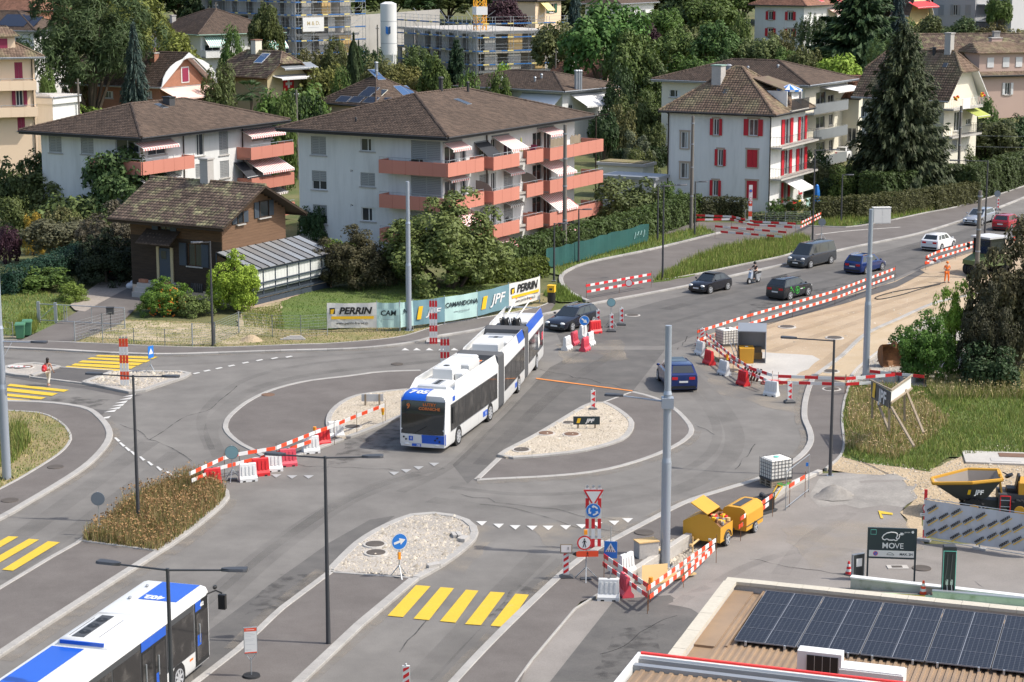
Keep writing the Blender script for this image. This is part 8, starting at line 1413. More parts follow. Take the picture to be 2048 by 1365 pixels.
planks('zigzag plank barrier along the left side of the sand site',[(1412,670),(1466,715),(1503,738),(1544,751)],[(1409,681),(1456,718),(1488,742),(1535,762)]);planks('straight plank barrier at the lower end of the sand site',[(1556,753),(1690,758)],[(1552,765),(1690,769)],seg=.72);planks('plank barrier running to the tall mast at the sand path',[(1692,758),(1790,750)],[(1692,769),(1745,766)],seg=.7);planks('short plank barrier behind the wooden JPF board'.replace(' JPF',' company'),[(1739,743),(1848,754)],None,seg=.7)
planks('long faded plank barrier along the left apron of the roundabout',[(380,948),(447,917),(477,909),(551,897),(629,866),(667,852),(712,833),(769,811)],[(384,962),(438,937),(537,912),(636,879)],c=('white','red_orange'),seg=.55);planks('plank barrier closing the left side of the plank pen by the blue crossing sign',[(1207,1112),(1296,1173)],[(1205,1128),(1294,1192)]);planks('plank barrier along the yard side of the plank pen',[(1294,1179),(1432,1081)],[(1300,1195),(1430,1093)],c=OW);planks('single leaning plank lying below the yard barrier',[(1365,1160),(1430,1097)],None,h=.6,posts=False,c=OW);planks('plank barrier in front of the yellow compressor',[(1481,1039),(1545,992)],[(1478,1055),(1538,1008)],c=OW);planks('short plank at the grey tube frame by the kerb',[(1579,973),(1610,954)],None,c=OW)
r=planks('plank barrier closing the side street mouth with a red ringed disc',[(1172,572),(1302,549)],[(1174,584),(1302,561)]);disc_sign(r,(3.7*.9,2.2,.9),.3,'white','red',.22)
planks('upper plank barrier before the dark clipped hedge',[(1393,431),(1463,434),(1509,444),(1591,448)],[(1393,440),(1460,439),(1503,450),(1601,456)],seg=.8);planks('lower plank barrier across the side street',[(1430,453),(1572,465)],[(1441,464),(1564,474)],seg=.8);planks('rising plank barrier at the right end of the side street works',[(1602,446),(1642,427)],[(1601,455),(1642,434)],c=OW)
def lantern(u,v,h,lab):p=B(u,v);q=M();q.cyl((0,0,h-.28),(0,0,h-.1),.07,.07,'yellow',8);q.cyl((0,0,h-.1),(0,0,h+.1),.09,.09,'amber',10);q.cyl((0,0,0),(0,0,h-.28),.012,.012,'rust',5);tag(q.build('warning_lantern',None,loc=p),lab,'warning lamp')
lantern(1301,1205,.95,'orange warning lamp at the corner of the plank pen');lantern(540,938,.95,'orange warning lamp on the left plank barrier above a white block');lantern(630,893,.95,'orange warning lamp near the end of the lower left plank');lantern(766,852,.9,'orange warning lamp by the blank board in the left gravel island');lantern(1454,740,.9,'orange warning lamp on the zigzag barrier')
def triple(u,v,h,label,w=.75,c=('red','white'),n=6):
 p=B(u,v);r=empty('triple_sign_stand',(p.x,p.y,p.z),0,label,'sign stand','triple striped boards')
 for k in (-1,0,1):
  q=M();x_=k*w/3
  for i in range(n):q.bx(x_-.075,x_+.075,-.025,.025,h*i/n,h*(i+1)/n,c[i%2])
  q.bx(x_-.05,x_+.05,-.02,.02,h,h+.12,'galv');q.build('striped_board',r)
 q=M();[q.bx(-w/2,w/2,.03,.06,z_,z_+.05,'galv') for z_ in (.5,h-.3)];q.cyl((-w/3,.05,h*.5),(-w/3,.9,0),.02,.02,'galv',5);q.cyl((w/3,.05,h*.5),(w/3,.9,0),.02,.02,'galv',5);q.bx(-.5,.5,.1,1,0,.1,'concrete');q.build('frame',r);return r
r=triple(1186,1098,2.75,'triple striped board carrying the give way and roundabout signs',.8)
def triangle(par,c,s,y=-.05):
 x_,z_=c;q=M();T_=lambda k:[(x_-s*k,y,z_+s*.58*k),(x_+s*k,y,z_+s*.58*k),(x_,y,z_-s*1.15*k)];q.slab(T_(1),(0,-1,0),.01,'red');o=q.build('sign_triangle',par);q=M();q.slab([(a,b-.011,c_) for a,b,c_ in T_(.72)],(0,-1,0),.004,'white');q.build('sign_face',o)
triangle(r,(0,2.42),.45);d=disc_sign(r,(0,-.06,1.75),.33,'blue_sign','white',.06)
for k in range(3):
 q=M();a0=k*2.1+.4;A_=np.linspace(a0,a0+1.1,7);ps=[(.22*cos(a),-.075,1.75+.22*sin(a)) for a in A_]+[(.15*cos(a),-.075,1.75+.15*sin(a)) for a in A_[::-1]]
 for i in range(6):q.slab([ps[i],ps[i+1],ps[12-i],ps[13-i]],(0,-1,0),.003,'white')
 e=A_[-1];q.slab([(.27*cos(e),-.075,1.75+.27*sin(e)),(.19*cos(e+.5),-.075,1.75+.19*sin(e+.5)),(.1*cos(e),-.075,1.75+.1*sin(e))],(0,-1,0),.003,'white');q.build('arrow_symbol',d)
triple(250,776,3.0,'triple striped board in the left refuge island',.55,('white','red_orange'));triple(867,688,2.9,'triple striped board before the company banners',.55,n=7);triple(890,742,2.0,'shorter triple striped board behind the trolleybus front section',.6,n=5)
p=B(1172,1162);ps_=empty('sign_tripod',(p.x,p.y,p.z),radians(4),'red ringed no pedestrians disc above an orange detour arrow on a tripod','traffic sign');tripod(ps_,1.6,.55);d=disc_sign(ps_,(-.08,-.04,1.65),.31,'white','red',.2);walker(d,(-.08,1.65),.2,'black',-.057);q=M();q.slab([(-.55,-.05,1.18),(-.35,-.05,1.05),(.5,-.05,1.05),(.5,-.05,1.3),(-.35,-.05,1.3)],(0,-1,0),.012,'red_orange');o=q.build('arrow_board',ps_);walker(o,(.05,1.18),.1,'black',-.064);q=M();q.slab([(-.6,-.052,1.18),(-.42,-.052,1.08),(-.42,-.052,1.28)],(0,-1,0),.012,'black');q.build('arrow_tip',o);q=M();q.bx(-.1,.04,-.07,.03,2.0,2.2,'amber');q.build('warning_lamp',ps_)
p=B(1221,1160);cs=empty('crossing_sign',(p.x,p.y,p.z),radians(-10),'blue pedestrian crossing sign with white triangle on a thin post','traffic sign');q=M();q.cyl((0,0,0),(0,0,2.3),.02,.02,'galv',6);q.build('post',cs);q=M();q.bx(-.27,.27,-.05,-.03,.95,1.67,'blue_sign');o=q.build('panel',cs);q=M();q.slab([(-.22,-.053,1.22),(.22,-.053,1.22),(0,-.053,1.6)],(0,-1,0),.003,'white');[q.bx(-.16+.09*k,-.12+.09*k,-.06,-.057,1.23,1.29,'black') for k in range(4)];q.build('white_triangle',o);walker(o,(0,1.4),.1,'black',-.06)
p=B(302,748);cs=empty('crossing_sign',(p.x,p.y,p.z),radians(60),'narrow blue sign on a tripod in the left refuge island, seen edge on','traffic sign');tripod(cs,1.4);q=M();q.bx(-.25,.25,-.05,-.03,1.0,1.75,'blue_sign');o=q.build('panel',cs);q=M();q.slab([(-.2,-.053,1.25),(.2,-.053,1.25),(0,-.053,1.62)],(0,-1,0),.003,'white');q.build('white_triangle',o)
q=M();p=B(30,742);[q.slab([(a,b,.2),(a+.9,b+.1,.2),(a+.9,b+.3,.2),(a,b+.25,.2)],(0,0,1),.03,'white') for a,b in ((0,0),(-.5,.2))];[q.slab([(a,.05,.235),(a+.2,.08,.235),(a+.1,.25,.235)],(0,0,1),.005,'red') for a in (.1,.45,-.3)];q.cyl((-1,-.3,.22),(-.4,1.2,1.6),.015,.015,'galv',5);tag(q.build('fallen_sign',None,loc=p),'red and white sign fallen flat on the rounded refuge island','traffic sign')
p=B(1500,449);ps_=empty('no_parking_board',(p.x,p.y,p.z),0,'tall slim red and white board with a no parking disc before the red shuttered house','sign stand');q=M();[q.bx(-.17,.17,-.03,.03,.25+k*.5,.75+k*.5,'white' if k%2==0 or k>3 else 'red_orange') for k in range(7)];q.build('striped_board',ps_);disc_sign(ps_,(0,-.05,3.2),.16,'blue_sign','red',.25);[disc_sign(ps_,(0,-.05,z_),.14,'white','red',.25) for z_ in (2.1,2.45)];q=M();q.bx(-.3,.3,-.2,.2,0,.2,'banner_mint');q.build('foot',ps_)
def board(u,v,w_,h_,z0,head,label,face='sign_dark',posts=True,logo=True,backside=False):
 p=B(u,v);r=empty('company_board',(p.x,p.y,p.z),radians(head),label,'board');q=M();q.bx(-w_/2,w_/2,-.02,.02,z0,z0+h_,face);o=q.build('panel',r)
 for s_ in (-1,1):q=M();yy=-.04 if backside else .07;q.bx(s_*w_*.32-.05,s_*w_*.32+.05,yy-.045,yy+.015 if not backside else yy+.015,-.05,z0+h_*(1.02 if backside else .95),'wood_post');q.build('post',r)
 if logo:jpf(o,w_,h_,(0,-.024,z0+h_*.28))
 return r
def jpf(o,w_,h_,c,col='white',k=1.0):
 x_,y_,z_=c;text('JPF',h_*.62*k,col,o,(x_+w_*.12,y_,z_),(1,0,0),(0,0,1),shear=.25,bold=h_*.03,sx=1.15);q=M();a=x_-w_*.38;q.slab([(a,y_,z_-.08*h_),(a+w_*.12,y_,z_-.08*h_),(a+w_*.17,y_,z_+.5*h_),(a+w_*.05,y_,z_+.5*h_)],(0,-1,0),.004,'yellow');q.build('emblem',o)
board(1173,862,1.45,.45,.35,0,'low black company board with yellow slab in the right gravel island');board(745,815,1.25,.42,.35,0,'blank grey back of a low board in the left gravel island','net_grey',logo=False,backside=True)
p=B(1800,870);jb=empty('company_stand',(p.x,p.y,p.z),0,'big wooden V shaped company stand with a dark board on leaning struts in the meadow','sign stand')
def wp(u,v,D):a=at(u,v,D);return a-p
q=M();PA=[wp(1742,762,104.5),wp(1781,785,100.2),wp(1779,817,100.2),wp(1742,796,104.5)];d_=(PA[1]-PA[0]).normalized();nn=d_.cross(V((0,0,1)));nn=nn if nn.y<0 else-nn;q.slab(PA,-nn,.05,'sign_dark');o=q.build('dark_board',jb);c_=(PA[0]+PA[1]+PA[2]+PA[3])/4;text('JPF',.95,'white',o,c_+nn*.02+d_*.5-V((0,0,.36)),d_,V((0,0,1))-d_*V((0,0,1)).dot(d_),bold=.03,shear=.15,sx=1.35);e=c_+nn*.012-d_*1.75;q=M();q.slab([e-V((0,0,.36)),e+d_*.55-V((0,0,.38)),e+d_*.75+V((0,0,.5)),e+d_*.2+V((0,0,.5))],nn,.006,'yellow');q.build('emblem',o)
q=M();PB=[wp(1781,782,100.2),wp(1822,752,104.0),wp(1822,777,104.0),wp(1781,806,100.2)];q.slab(PB,(0,1,0),.04,'banner_white');q.build('pale_board',jb)
for a,b in (((1745,790,104.4),(1744,836,104.6)),((1779,808,100.3),(1778,862,100.4)),((1809,755,103.3),(1809,842,103.6)),((1783,815,100.2),(1828,893,96.5)),((1812,780,103.0),(1847,866,99.5)),((1753,800,104.4),(1777,858,101.5)),((1779,802,100.5),(1758,812,104.0))):q=M();q.cyl(wp(*a),wp(*b),.075,.075,'wood_post',4);q.build('strut',jb)
q=M();q.tube([wp(1740,760,104.5),wp(1782,780,100.2)],.05,'wood_post',4);q.tube([wp(1782,781,100.1),wp(1824,751,103.9)],.06,'wood_post',4);q.tube([wp(1782,806,100.1),wp(1824,777,103.9)],.06,'wood_post',4);q.build('rail',jb)['kind']='stuff'
BP=[(480,700),(655,664),(754,664),(800,662),(822,660),(889,650),(954,637),(1017,617),(1079,600)]
def wire_fence(pts,h,label,n=None,wires=6,post=3.0,top=True,pm='galv',thick=.03,cat='fence'):
 P=[B(*k) for k in pts];r=empty('wire_fence',P[0],0,label,cat,'wire fences');O=P[0];q=M();w_=M()
 for a,b in zip(P,P[1:]):
  L=(b-a).length;k=max(1,int(round(L/post)))
  for i in range(k+1):s=a+(b-a)*(i/k)-O;q=M();q.cyl(s,s+V((0,0,h+.05)),thick,thick,pm,6);q.build('post',r)
  for i in range(wires):z=.1+(h-.1)*i/(wires-1);w_.cyl(a-O+V((0,0,z)),b-O+V((0,0,z)),.009,.009,pm,4)
  for i in range(int(L/.35)):s=a+(b-a)*((i+.5)*.35/L)-O;w_.cyl(s+V((0,0,.1)),s+V((0,0,h)),.005,.005,pm,3)
 o=w_.build('wire_mesh',r);o['kind']='stuff';return r
wire_fence([(150,684),(205,668),(250,659)],1.35,'higher wire fence panel along the driveway',wires=7,thick=.05);wire_fence([(206,687),(268,692),(330,694),(385,693)],1.15,'low wire fence before the dry front garden',wires=5);wire_fence([(385,693),(430,690),(478,668)],1.5,'tall wire fence panel right of the dry front garden',wires=10,thick=.05);wire_fence([(478,668),(545,675),(602,676),(655,672)],1.5,'wire fence between the tall panel and the first banner',wires=8);wire_fence([(-40,668),(0,672),(26,675)],1.0,'grey wire fence left of the green bins',wires=3);wire_fence([(1490,448),(1530,452),(1570,452),(1620,450)],1.3,'thin wire fence before the red shuttered house',wires=8)
P_=[B(655,665),B(754,664),B(800,664),B(826,660),B(889,652),B(954,641),B(1017,624),B(1079,607)];r=empty('banner_fence',P_[0],0,'long site fence hung with white, teal and mint company banners','fence');O=P_[0]
q=M();q.cyl(V((0,0,0)),V((0,0,1.9)),.03,.03,'galv',6);q.build('post',r)
Hs=[1.85,1.85,2.1,2.1,2.2,2.3,2.3,2.3,2.3];kinds=['p','c','m','j','c','j','p'];zb=.3
for i,(a,b) in enumerate(zip(P_,P_[1:])):
 a,b=a-O,b-O;d=b-a;L=d.length;t_=d.normalized();n=t_.cross(V((0,0,1)));n=n if n.y<0 else-n;h_=1.75;k=kinds[i];q=M();fm={'p':'banner_white','c':'banner_mint','m':'banner_mint','j':'banner_teal'}[k];nx=12;nz=4;R_=[]
 for jz in range(nz+1):R_.append([a+d*(ix/nx)+n*(.05+.035*sin(ix*1.1+i)*sin(jz*.9+1))+V((0,0,zb+h_*jz/nz-.04*sin(pi*ix/nx)*(jz==nz))) for ix in range(nx+1)])
 for jz in range(nz):
  for ix in range(nx):q.quad(R_[jz][ix],R_[jz][ix+1],R_[jz+1][ix+1],R_[jz+1][ix],fm)
 o=q.build('banner',r,smooth=60);c_=a+d/2+n*.1;up=V((0,0,1));W2=t_
 if k=='p':
  text('PERRIN',L*.19,'black',o,c_+t_*L*.06+V((0,0,zb+.98)),W2,up,shear=.25,bold=.025,sx=1.05);text('www.perrin-freres.ch',L*.075,'darkgrey',o,c_+V((0,0,zb+.25)),W2,up,bold=.003);q=M();e=c_-t_*L*.42+V((0,0,zb+.62));q.slab([e,e+t_*L*.86,e+t_*L*.86+up*.2,e+up*.2],n,.006,'yellow');e2=c_-t_*L*.45+V((0,0,zb+.98));q.slab([e2,e2+t_*L*.11,e2+t_*L*.11+up*.42,e2+up*.42],n,.006,'black');e3=e2+t_*L*.02+n*.008;q.slab([e3,e3+t_*L*.05,e3+t_*L*.08+up*.35,e3+up*.3],n,.006,'yellow');q.build('emblem',o)
 if k=='c':text('CAMANDONA',L*.15 if i!=1 else L*.26,'sign_dark',o,c_+V((0,0,zb+.98)),W2,up,bold=.012,shear=.1) if i!=1 else text('CAM',L*.32,'sign_dark',o,c_+V((0,0,zb+.85)),W2,up,bold=.012,shear=.1);text('www.camandona.ch',L*.06,'grey_back',o,c_+V((0,0,zb+.55)),W2,up)
 if k=='m':text('NA',L*.4,'sign_dark',o,c_+V((0,0,zb+.95)),W2,up,bold=.01,shear=.1)
 if k=='j':
  text('JPF',L*.24,'white',o,c_+t_*L*.12+V((0,0,zb+.6)),W2,up,shear=.3,bold=.02,sx=1.3);q=M();e=c_-t_*L*.4+V((0,0,zb+.4));q.slab([e,e+t_*L*.13,e+t_*L*.2+up*.9,e+t_*L*.07+up*.9],n,.006,'yellow');q.build('emblem',o)
 q=M();q.cyl(b+V((0,0,0)),b+V((0,0,2.15)),.035,.035,'galv',6);q.build('post',r)
a,b=[(1078,540),(1130,528),(1200,508),(1282,485)],None;P_=[B(*k) for k in a];r=empty('net_fence',P_[0],0,'green fabric fence with pale graffiti in front of the laurel hedge','fence');q=M();O=P_[0]
for a,b in zip(P_,P_[1:]):
 a,b=a-O,b-O;d=b-a;n=V((-d.y,d.x,0)).normalized();m_=10
 for k in range(m_):
  for j in range(3):f=lambda kk,jj:a+d*(kk/m_)+n*(-.7+.08*sin(kk*1.7)*jj/3)+V((0,0,.15+1.6*jj/3+.06*sin(kk)));q.quad(f(k,j),f(k+1,j),f(k+1,j+1),f(k,j+1),'teal_net')
q.build('fabric',r,smooth=60);e=P_[3]-O;q=M();dd=(P_[3]-P_[2]).normalized();nn=V((dd.y,-dd.x,0));[q.tube([e-dd*(1.2+k*.6)+nn*.85+V((0,0,.7+.3*sin(k))),e-dd*(1.0+k*.6)+nn*.85+V((0,0,1.3)),e-dd*(.7+k*.6)+nn*.85+V((0,0,.8))],.03,'banner_mint',4) for k in range(4)];q.build('graffiti',r)
a,b=B(78,646),B(112,648);e=B(250,655);g=empty('sliding_gate',a,0,'grey metal sliding gate frame across the chalet driveway','gate');[M().bx(k.x-a.x-.1,k.x-a.x+.1,k.y-a.y-.1,k.y-a.y+.1,0,1.5,'galv').build('gate_post',g) for k in (a,b)];q=M();s=b-a;t_=e-a;[q.cyl(V((0,0,z_)),t_+V((0,0,z_)),.035,.035,'galv',6) for z_ in (.2,1.35)];[q.cyl(t_*k+V((0,0,.2)),t_*k+V((0,0,1.35)),.03,.03,'galv',6) for k in (.2,.3,.33,.62,1)];q.cyl(V((.1,0,.3)),t_*.2+V((0,0,1.3)),.025,.025,'galv',6);q.build('gate_frame',g)
for u,v,lab in ((41,678,'green wheeled bin in front, by the fence end'),(55,672,'green wheeled bin behind its twin, by the driveway')):
 p=B(u,v);r=empty('wheeled_bin',p,radians(8),lab,'bin','green wheeled bins');q=M();q.loft([[(-.24,-.28,.08),(.24,-.28,.08),(.24,.22,.08),(-.24,.22,.08)],[(-.31,-.36,.98),(.31,-.36,.98),(.31,.33,.98),(-.31,.33,.98)]],'green_bin');q.build('tub',r);q=M();q.loft([[(-.35,-.4,.985),(.35,-.4,.985),(.35,.36,.985),(-.35,.36,.985)],[(-.3,-.34,1.08),(.3,-.34,1.08),(.3,.3,1.1),(-.3,.3,1.1)]],'green_bin');q.build('lid',r);[M().cyl((s_*.2,.25,.1),(s_*.27,.25,.1),.1,.1,'rubber',10).build('wheel',r) for s_ in (-1,1)]
p=B(222,663);r=empty('letter_box',p,radians(5),'dark grey letter box on a thin post at the driveway','letter box');q=M();q.cyl((0,0,0),(0,0,1.2),.03,.03,'darkgrey',6);q.build('post',r);q=M();q.prism([(-.25,-.2),(.25,-.2),(.25,.2),(-.25,.2)],1.2,1.62,'darkgrey');q.bx(-.27,.27,-.22,.22,1.622,1.68,'fascia');q.build('box',r)
p=B(530,590);r=empty('garden_bench',p,radians(20),'dark wooden garden bench before the chalet veranda','bench');q=M();[q.bx(-.75,.75,-.25+k*.16,-.13+k*.16,.42,.46,'slate_shutter') for k in range(3)];q.build('seat',r);q=M();[q.bx(-.75,.75,.26+k*.03,.29+k*.03,.58+k*.14,.68+k*.14,'slate_shutter') for k in range(3)];q.build('backrest',r);q=M();[(q.bx(s_-.04,s_+.04,-.26,-.2,0,.66,'slate_shutter'),q.bx(s_-.04,s_+.04,.22,.3,0,.95,'slate_shutter'),q.bx(s_-.05,s_+.05,-.3,.3,.62,.67,'slate_shutter')) for s_ in (-.72,.72)];q.build('leg_frame',r)['kind']='stuff'
p=B(272,578);q=M();[q.ball((random.uniform(-.5,.5),random.uniform(-.2,.3),.2+random.uniform(0,.25)),(.4,.35,.28),'sand_bag',8,6) for _ in range(7)];tag(q.build('plastic_sack',None,smooth=80,loc=p),'crumpled white plastic sack on the drive beside the chalet steps','sack')
p=B(1103,608);r=empty('rubbish_bin',p,radians(-15),'black drum bin with a bright yellow box on top beside the banners','bin');q=M();q.cyl((0,0,0),(0,0,.88),.3,.3,'black',16);q.build('drum',r,smooth=40);q=M();q.bx(-.27,.27,-.25,.25,.885,1.35,'yellow');q.bx(-.29,.29,-.27,.27,1.352,1.4,'yellow');q.bx(-.12,.12,-.265,-.252,1.05,1.2,'darkgrey');q.build('box',r)
p=B(1762,447);r=empty('electric_cabinet',p,radians(8),'white electric cabinet in the verge before the clipped hedge','cabinet');q=M();q.bx(-.85,.85,-.3,.3,0,1.5,'wall_grey' if False else 'banner_white');q.bx(-.9,.9,-.34,.34,1.502,1.56,'banner_white');q.build('housing',r);[M().bx(a,a+.8,-.315,-.302,.08,1.42,'banner_white').build('door',r) for a in (-.82,.02)]
p=B(1633,408);q=M();q.loft([[(.35*k*cos(a),.35*k*sin(a),z_) for a in np.arange(8)*pi/4] for k,z_ in ((1,0),(.9,1.2),(.5,1.9),(.2,2.0))],'blue_sign');tag(q.build('covered_parasol',None,loc=p),'bright blue covered parasol behind the hedge of the red shuttered house','parasol')
q=M();P0,P1_=RS.W(1.0,1.3,1.8,'R'),RS.W(7.0,1.3,2.2,'R');q.tube([P0,P1_],.012,'galv',4);[q.slab([V(P0).lerp(V(P1_),t),V(P0).lerp(V(P1_),t+.17),V(P0).lerp(V(P1_),t+.17)-V((0,0,.9)),V(P0).lerp(V(P1_),t)-V((0,0,.9))],(0,-1,0),.015,m) for t,m in ((.02,'cloth_white'),(.24,'red'),(.42,'yellow'),(.62,'stripe_white'),(.82,'banner_mint'))];o=q.build('washing_line',None);o.matrix_world=RS.mw.inverted();tag(o,'washing line with white, red and yellow cloths beside the red shuttered house','washing line')
def manhole(u,v,r,lab,m='manhole',rim=True,z=.0,group='manhole covers'):
 p=B(u,v);o=empty('manhole_cover',(p.x,p.y,p.z+z),0,lab,'manhole cover',group);q=M();q.cyl((0,0,.03),(0,0,.06),r,r*.97,m,20);q.build('lid',o)
 if rim:q=M();q.cyl((0,0,-.05),(0,0,.035),r*1.35,r*1.25,'concrete_pale',20);q.build('ring',o)
for a in [(750,1095,.42,'upper of two manhole covers in the splitter gravel island','manhole',True,.12),(752,1112,.42,'lower of two manhole covers in the splitter gravel island','manhole',True,.12),(1092,872,.4,'rusty manhole cover left of the low company board','manhole_rust',True,.12),(1143,874,.4,'reddest manhole cover under the low company board','manhole_rust',True,.12),(1043,905,.4,'manhole cover at the pointed end of the right gravel island','manhole',True,.12),(1137,850,.3,'manhole cover behind the low company board','manhole',True,.1),(705,859,.42,'manhole cover at the tip of the left gravel island','manhole',True,.12),(1574,655,.5,'manhole cover far back on the sand','manhole',True,.02),(1669,677,.5,'manhole cover on the sand near the lamp head','manhole',True,.02),(1661,745,.45,'manhole cover on the sand path above the plank barrier','manhole',True,.05),(1663,781,.45,'manhole cover just below the straight plank barrier','manhole',True,.05),(53,739,.4,'rusty manhole cover on the rounded refuge island','manhole_rust',True,.12),(1265,631,.45,'manhole cover in the road right of the beacons','manhole',True,-.02),(536,791,.4,'reddish manhole cover inside the left apron','manhole_rust',False,.0),(794,729,.4,'dark manhole cover on the road behind the trolleybus','manhole',False,-.02),(111,938,.42,'manhole cover on the curved left pavement','manhole',False,.06),(20,1005,.42,'second manhole cover on the curved left pavement, near the edge','manhole',False,.06),(1288,1069,.45,'manhole cover in the pavement left of the tall plank mast','manhole',False,.05),(1843,1138,.42,'round drain grate behind the MOVE sign leg','manhole',False,-.01),(1465,741,.4,'manhole cover in the road near the zigzag barrier','manhole',False,-.02)]:manhole(*a)
p=B(1795,1136);q=M();q.bx(-.45,.45,-.25,.25,.0,.05,'concrete_pale');q.bx(-.25,.2,-.14,.14,.05,.06,'manhole');tag(q.build('drain_frame',None,loc=p),'square drain with pale concrete surround seen through the MOVE sign legs','drain')
for u,v,lab,m in ((1697,1150,'red and white cone left of the dark notice board','red'),(1846,1190,'orange and white cone before the low wall by the charging post','red_orange'),(2028,482,'orange cone at the right edge of the upper road','red_orange'),(2037,484,'second orange cone at the right edge of the upper road','red_orange'),(1395,692,'small red cone beside the site corner beacon','red')):
 p=B(u,v);r=empty('traffic_cone',p,0,lab,'cone','traffic cones');q=M();q.cyl((0,0,0),(0,0,.05),.2,.2,'darkgrey',12);q.build('foot',r);q=M();[q.cyl((0,0,.05+.11*k),(0,0,.16+.11*k),.14-.02*k,.12-.02*k,m if k%2==0 else 'white',14) for k in range(5)];q.build('cone',r)
p=B(1503,722);r=empty('storage_shelter',p,radians(-8),'open grey sheet metal shelter on the sand','shelter');q=M();q.slab([(-.9,-.8,2.0),(.9,-.8,2.0),(.9,.8,2.25),(-.9,.8,2.25)],(0,0,1),.06,'zinc');q.build('roof',r);q=M();q.bx(-.9,-.85,-.8,.8,0,2.0,'zinc');q.bx(.85,.9,-.8,.8,0,2.0,'zinc');q.bx(-.85,.85,.75,.8,.6,2.1,'zinc');q.build('side',r)
p=B(1492,726);q=M();q.loft([[(-.42,-.4,0),(.42,-.4,0),(.42,.4,0),(-.42,.4,0)],[(-.46,-.44,1.0),(.46,-.44,1.0),(.46,.44,1.05),(-.46,.44,1.05)]],'machine_yellow');q.bx(-.1,.1,-.15,.05,1.06,1.075,'white');tag(q.build('grit_box',None,loc=p),'mustard yellow box in front of the metal shelter','box');p=B(1514,718);q=M();q.bx(-.3,.3,-.3,.3,0,.45,'ply');q.bx(-.2,.25,-.25,.2,.45,.8,'wood_post');tag(q.build('crate',None,loc=p),'small brown wooden crate right of the mustard box','crate')
p=B(1478,727);r=empty('ladder',p,radians(60),'short aluminium ladder leaning by the water tank on the sand','ladder');q=M();[q.cyl((s_,0,0),(s_,.6,1.5),.03,.03,'galv',6) for s_ in (-.25,.25)];[q.cyl((-.25,.6*k/6,1.5*k/6),(.25,.6*k/6,1.5*k/6),.018,.018,'galv',5) for k in range(1,6)];q.build('frame',r)
p=B(1795,735);r=empty('excavator_bucket',p,radians(20),'rusty excavator bucket lying on the gravel bank','bucket');A_=np.linspace(-.4,2.5,10);q=M()
for w0_,w1_ in ((-1.0,1.0),):
 pr=[(.8*cos(a),.75+.75*sin(a)) for a in A_-1.2]
 for (a,b),(c,d) in zip(pr,pr[1:]):q.slab([(w0_,a,b),(w1_,a,b),(w1_,c,d),(w0_,c,d)],(0,.3,.3),.05,'rust')
 for x_ in (w0_,w1_):q.poly([(x_,a,b) for a,b in pr],'rust')
q.build('shell',r);q=M();[q.bx(a,a+.12,-.3,.2,1.3,1.7,'rust') for a in (-.4,.3)];[q.cyl((a,.9,.35),(a,1.15,.2),.06,.03,'rust',4) for a in (-.8,-.4,0,.4,.8)];q.build('tooth',r)['kind']='stuff'
for u,v,lab in ((1780,762,'white concrete ring lying in front of the rusty bucket'),(1815,764,'grey concrete ring right of the rusty bucket')):p=B(u,v);q=M();q.cyl((0,0,0),(0,0,.35),.5,.5,'concrete_pale' if 'white' in lab else 'concrete',18);q.cyl((0,0,.352),(0,0,.36),.36,.36,'darkgrey',16);tag(q.build('concrete_ring',None,loc=p),lab,'concrete ring')
p=B(1545,768);q=M();[q.bx(-.7+.05*k,.6-.04*k,-.3,.3,.05*k,.045+.05*k,'stripe_red' if k%2 else 'rust') for k in range(4)];tag(q.build('plank_pile',None,loc=p),'small pile of reddish boards at the barrier corner','boards');p=B(1497,765);r=empty('pallet_stack',p,radians(-40),'dark pallets tipped behind the zigzag barrier','pallets');q=M();[q.slab([(-.6+.22*k,0,.1),(-.45+.22*k,0,.1),(-.45+.22*k,.5,.8),(-.6+.22*k,.5,.8)],(0,-.8,.5),.05,'timber_dark') for k in range(6)];q.build('slat',r)['kind']='stuff'
mat('hose',(.03,.03,.03),.8,var=0);hp=[G(*k) for k in [(1880,570),(1840,580),(1800,592),(1760,600),(1752,596),(1790,585),(1850,575),(1890,566)]];q=M();q.tube([k+V((0,0,.05)) for k in spline(hp,5)],.04,'hose',6);tag(q.build('hose',None),'black hose looped on the sand before the worker','hose')
for u,v,s,hd,lab,m in ((1292,1136,(.9,.6,.75),20,'wooden formwork box with brown lid behind the plank pen','concrete'),(1322,1130,(.5,.45,.6),20,'smaller white box with yellow lid beside the tall mast','banner_white')):
 p=B(u,v);r=empty('site_box',p,radians(hd),lab,'box');q=M();q.bx(-s[0]/2,s[0]/2,-s[1]/2,s[1]/2,0,s[2],m);q.build('body',r);q=M();q.bx(-s[0]/2-.03,s[0]/2+.03,-s[1]/2-.03,s[1]/2+.03,s[2]+.002,s[2]+.05,'ply');q.build('lid',r)
p=B(1310,1166);q=M();q.slab([(-.6,-.5,.05),(.5,-.2,.05),(.55,.3,.75),(-.55,0,.75)],(0,-.8,.6),.03,'ply');tag(q.build('plywood_sheet',None,loc=p),'light plywood sheet leaning in the plank pen','plywood');p=B(1345,1160);q=M();[q.bx(-1.1,1.1,-.3+.12*k,-.2+.12*k,.1,.16,'ply') for k in range(5)];o=q.build('plank_stack',None,loc=p);o.rotation_euler=(0,0,radians(38));tag(o,'row of yellow planks lying along the yard barrier in the pen','planks')
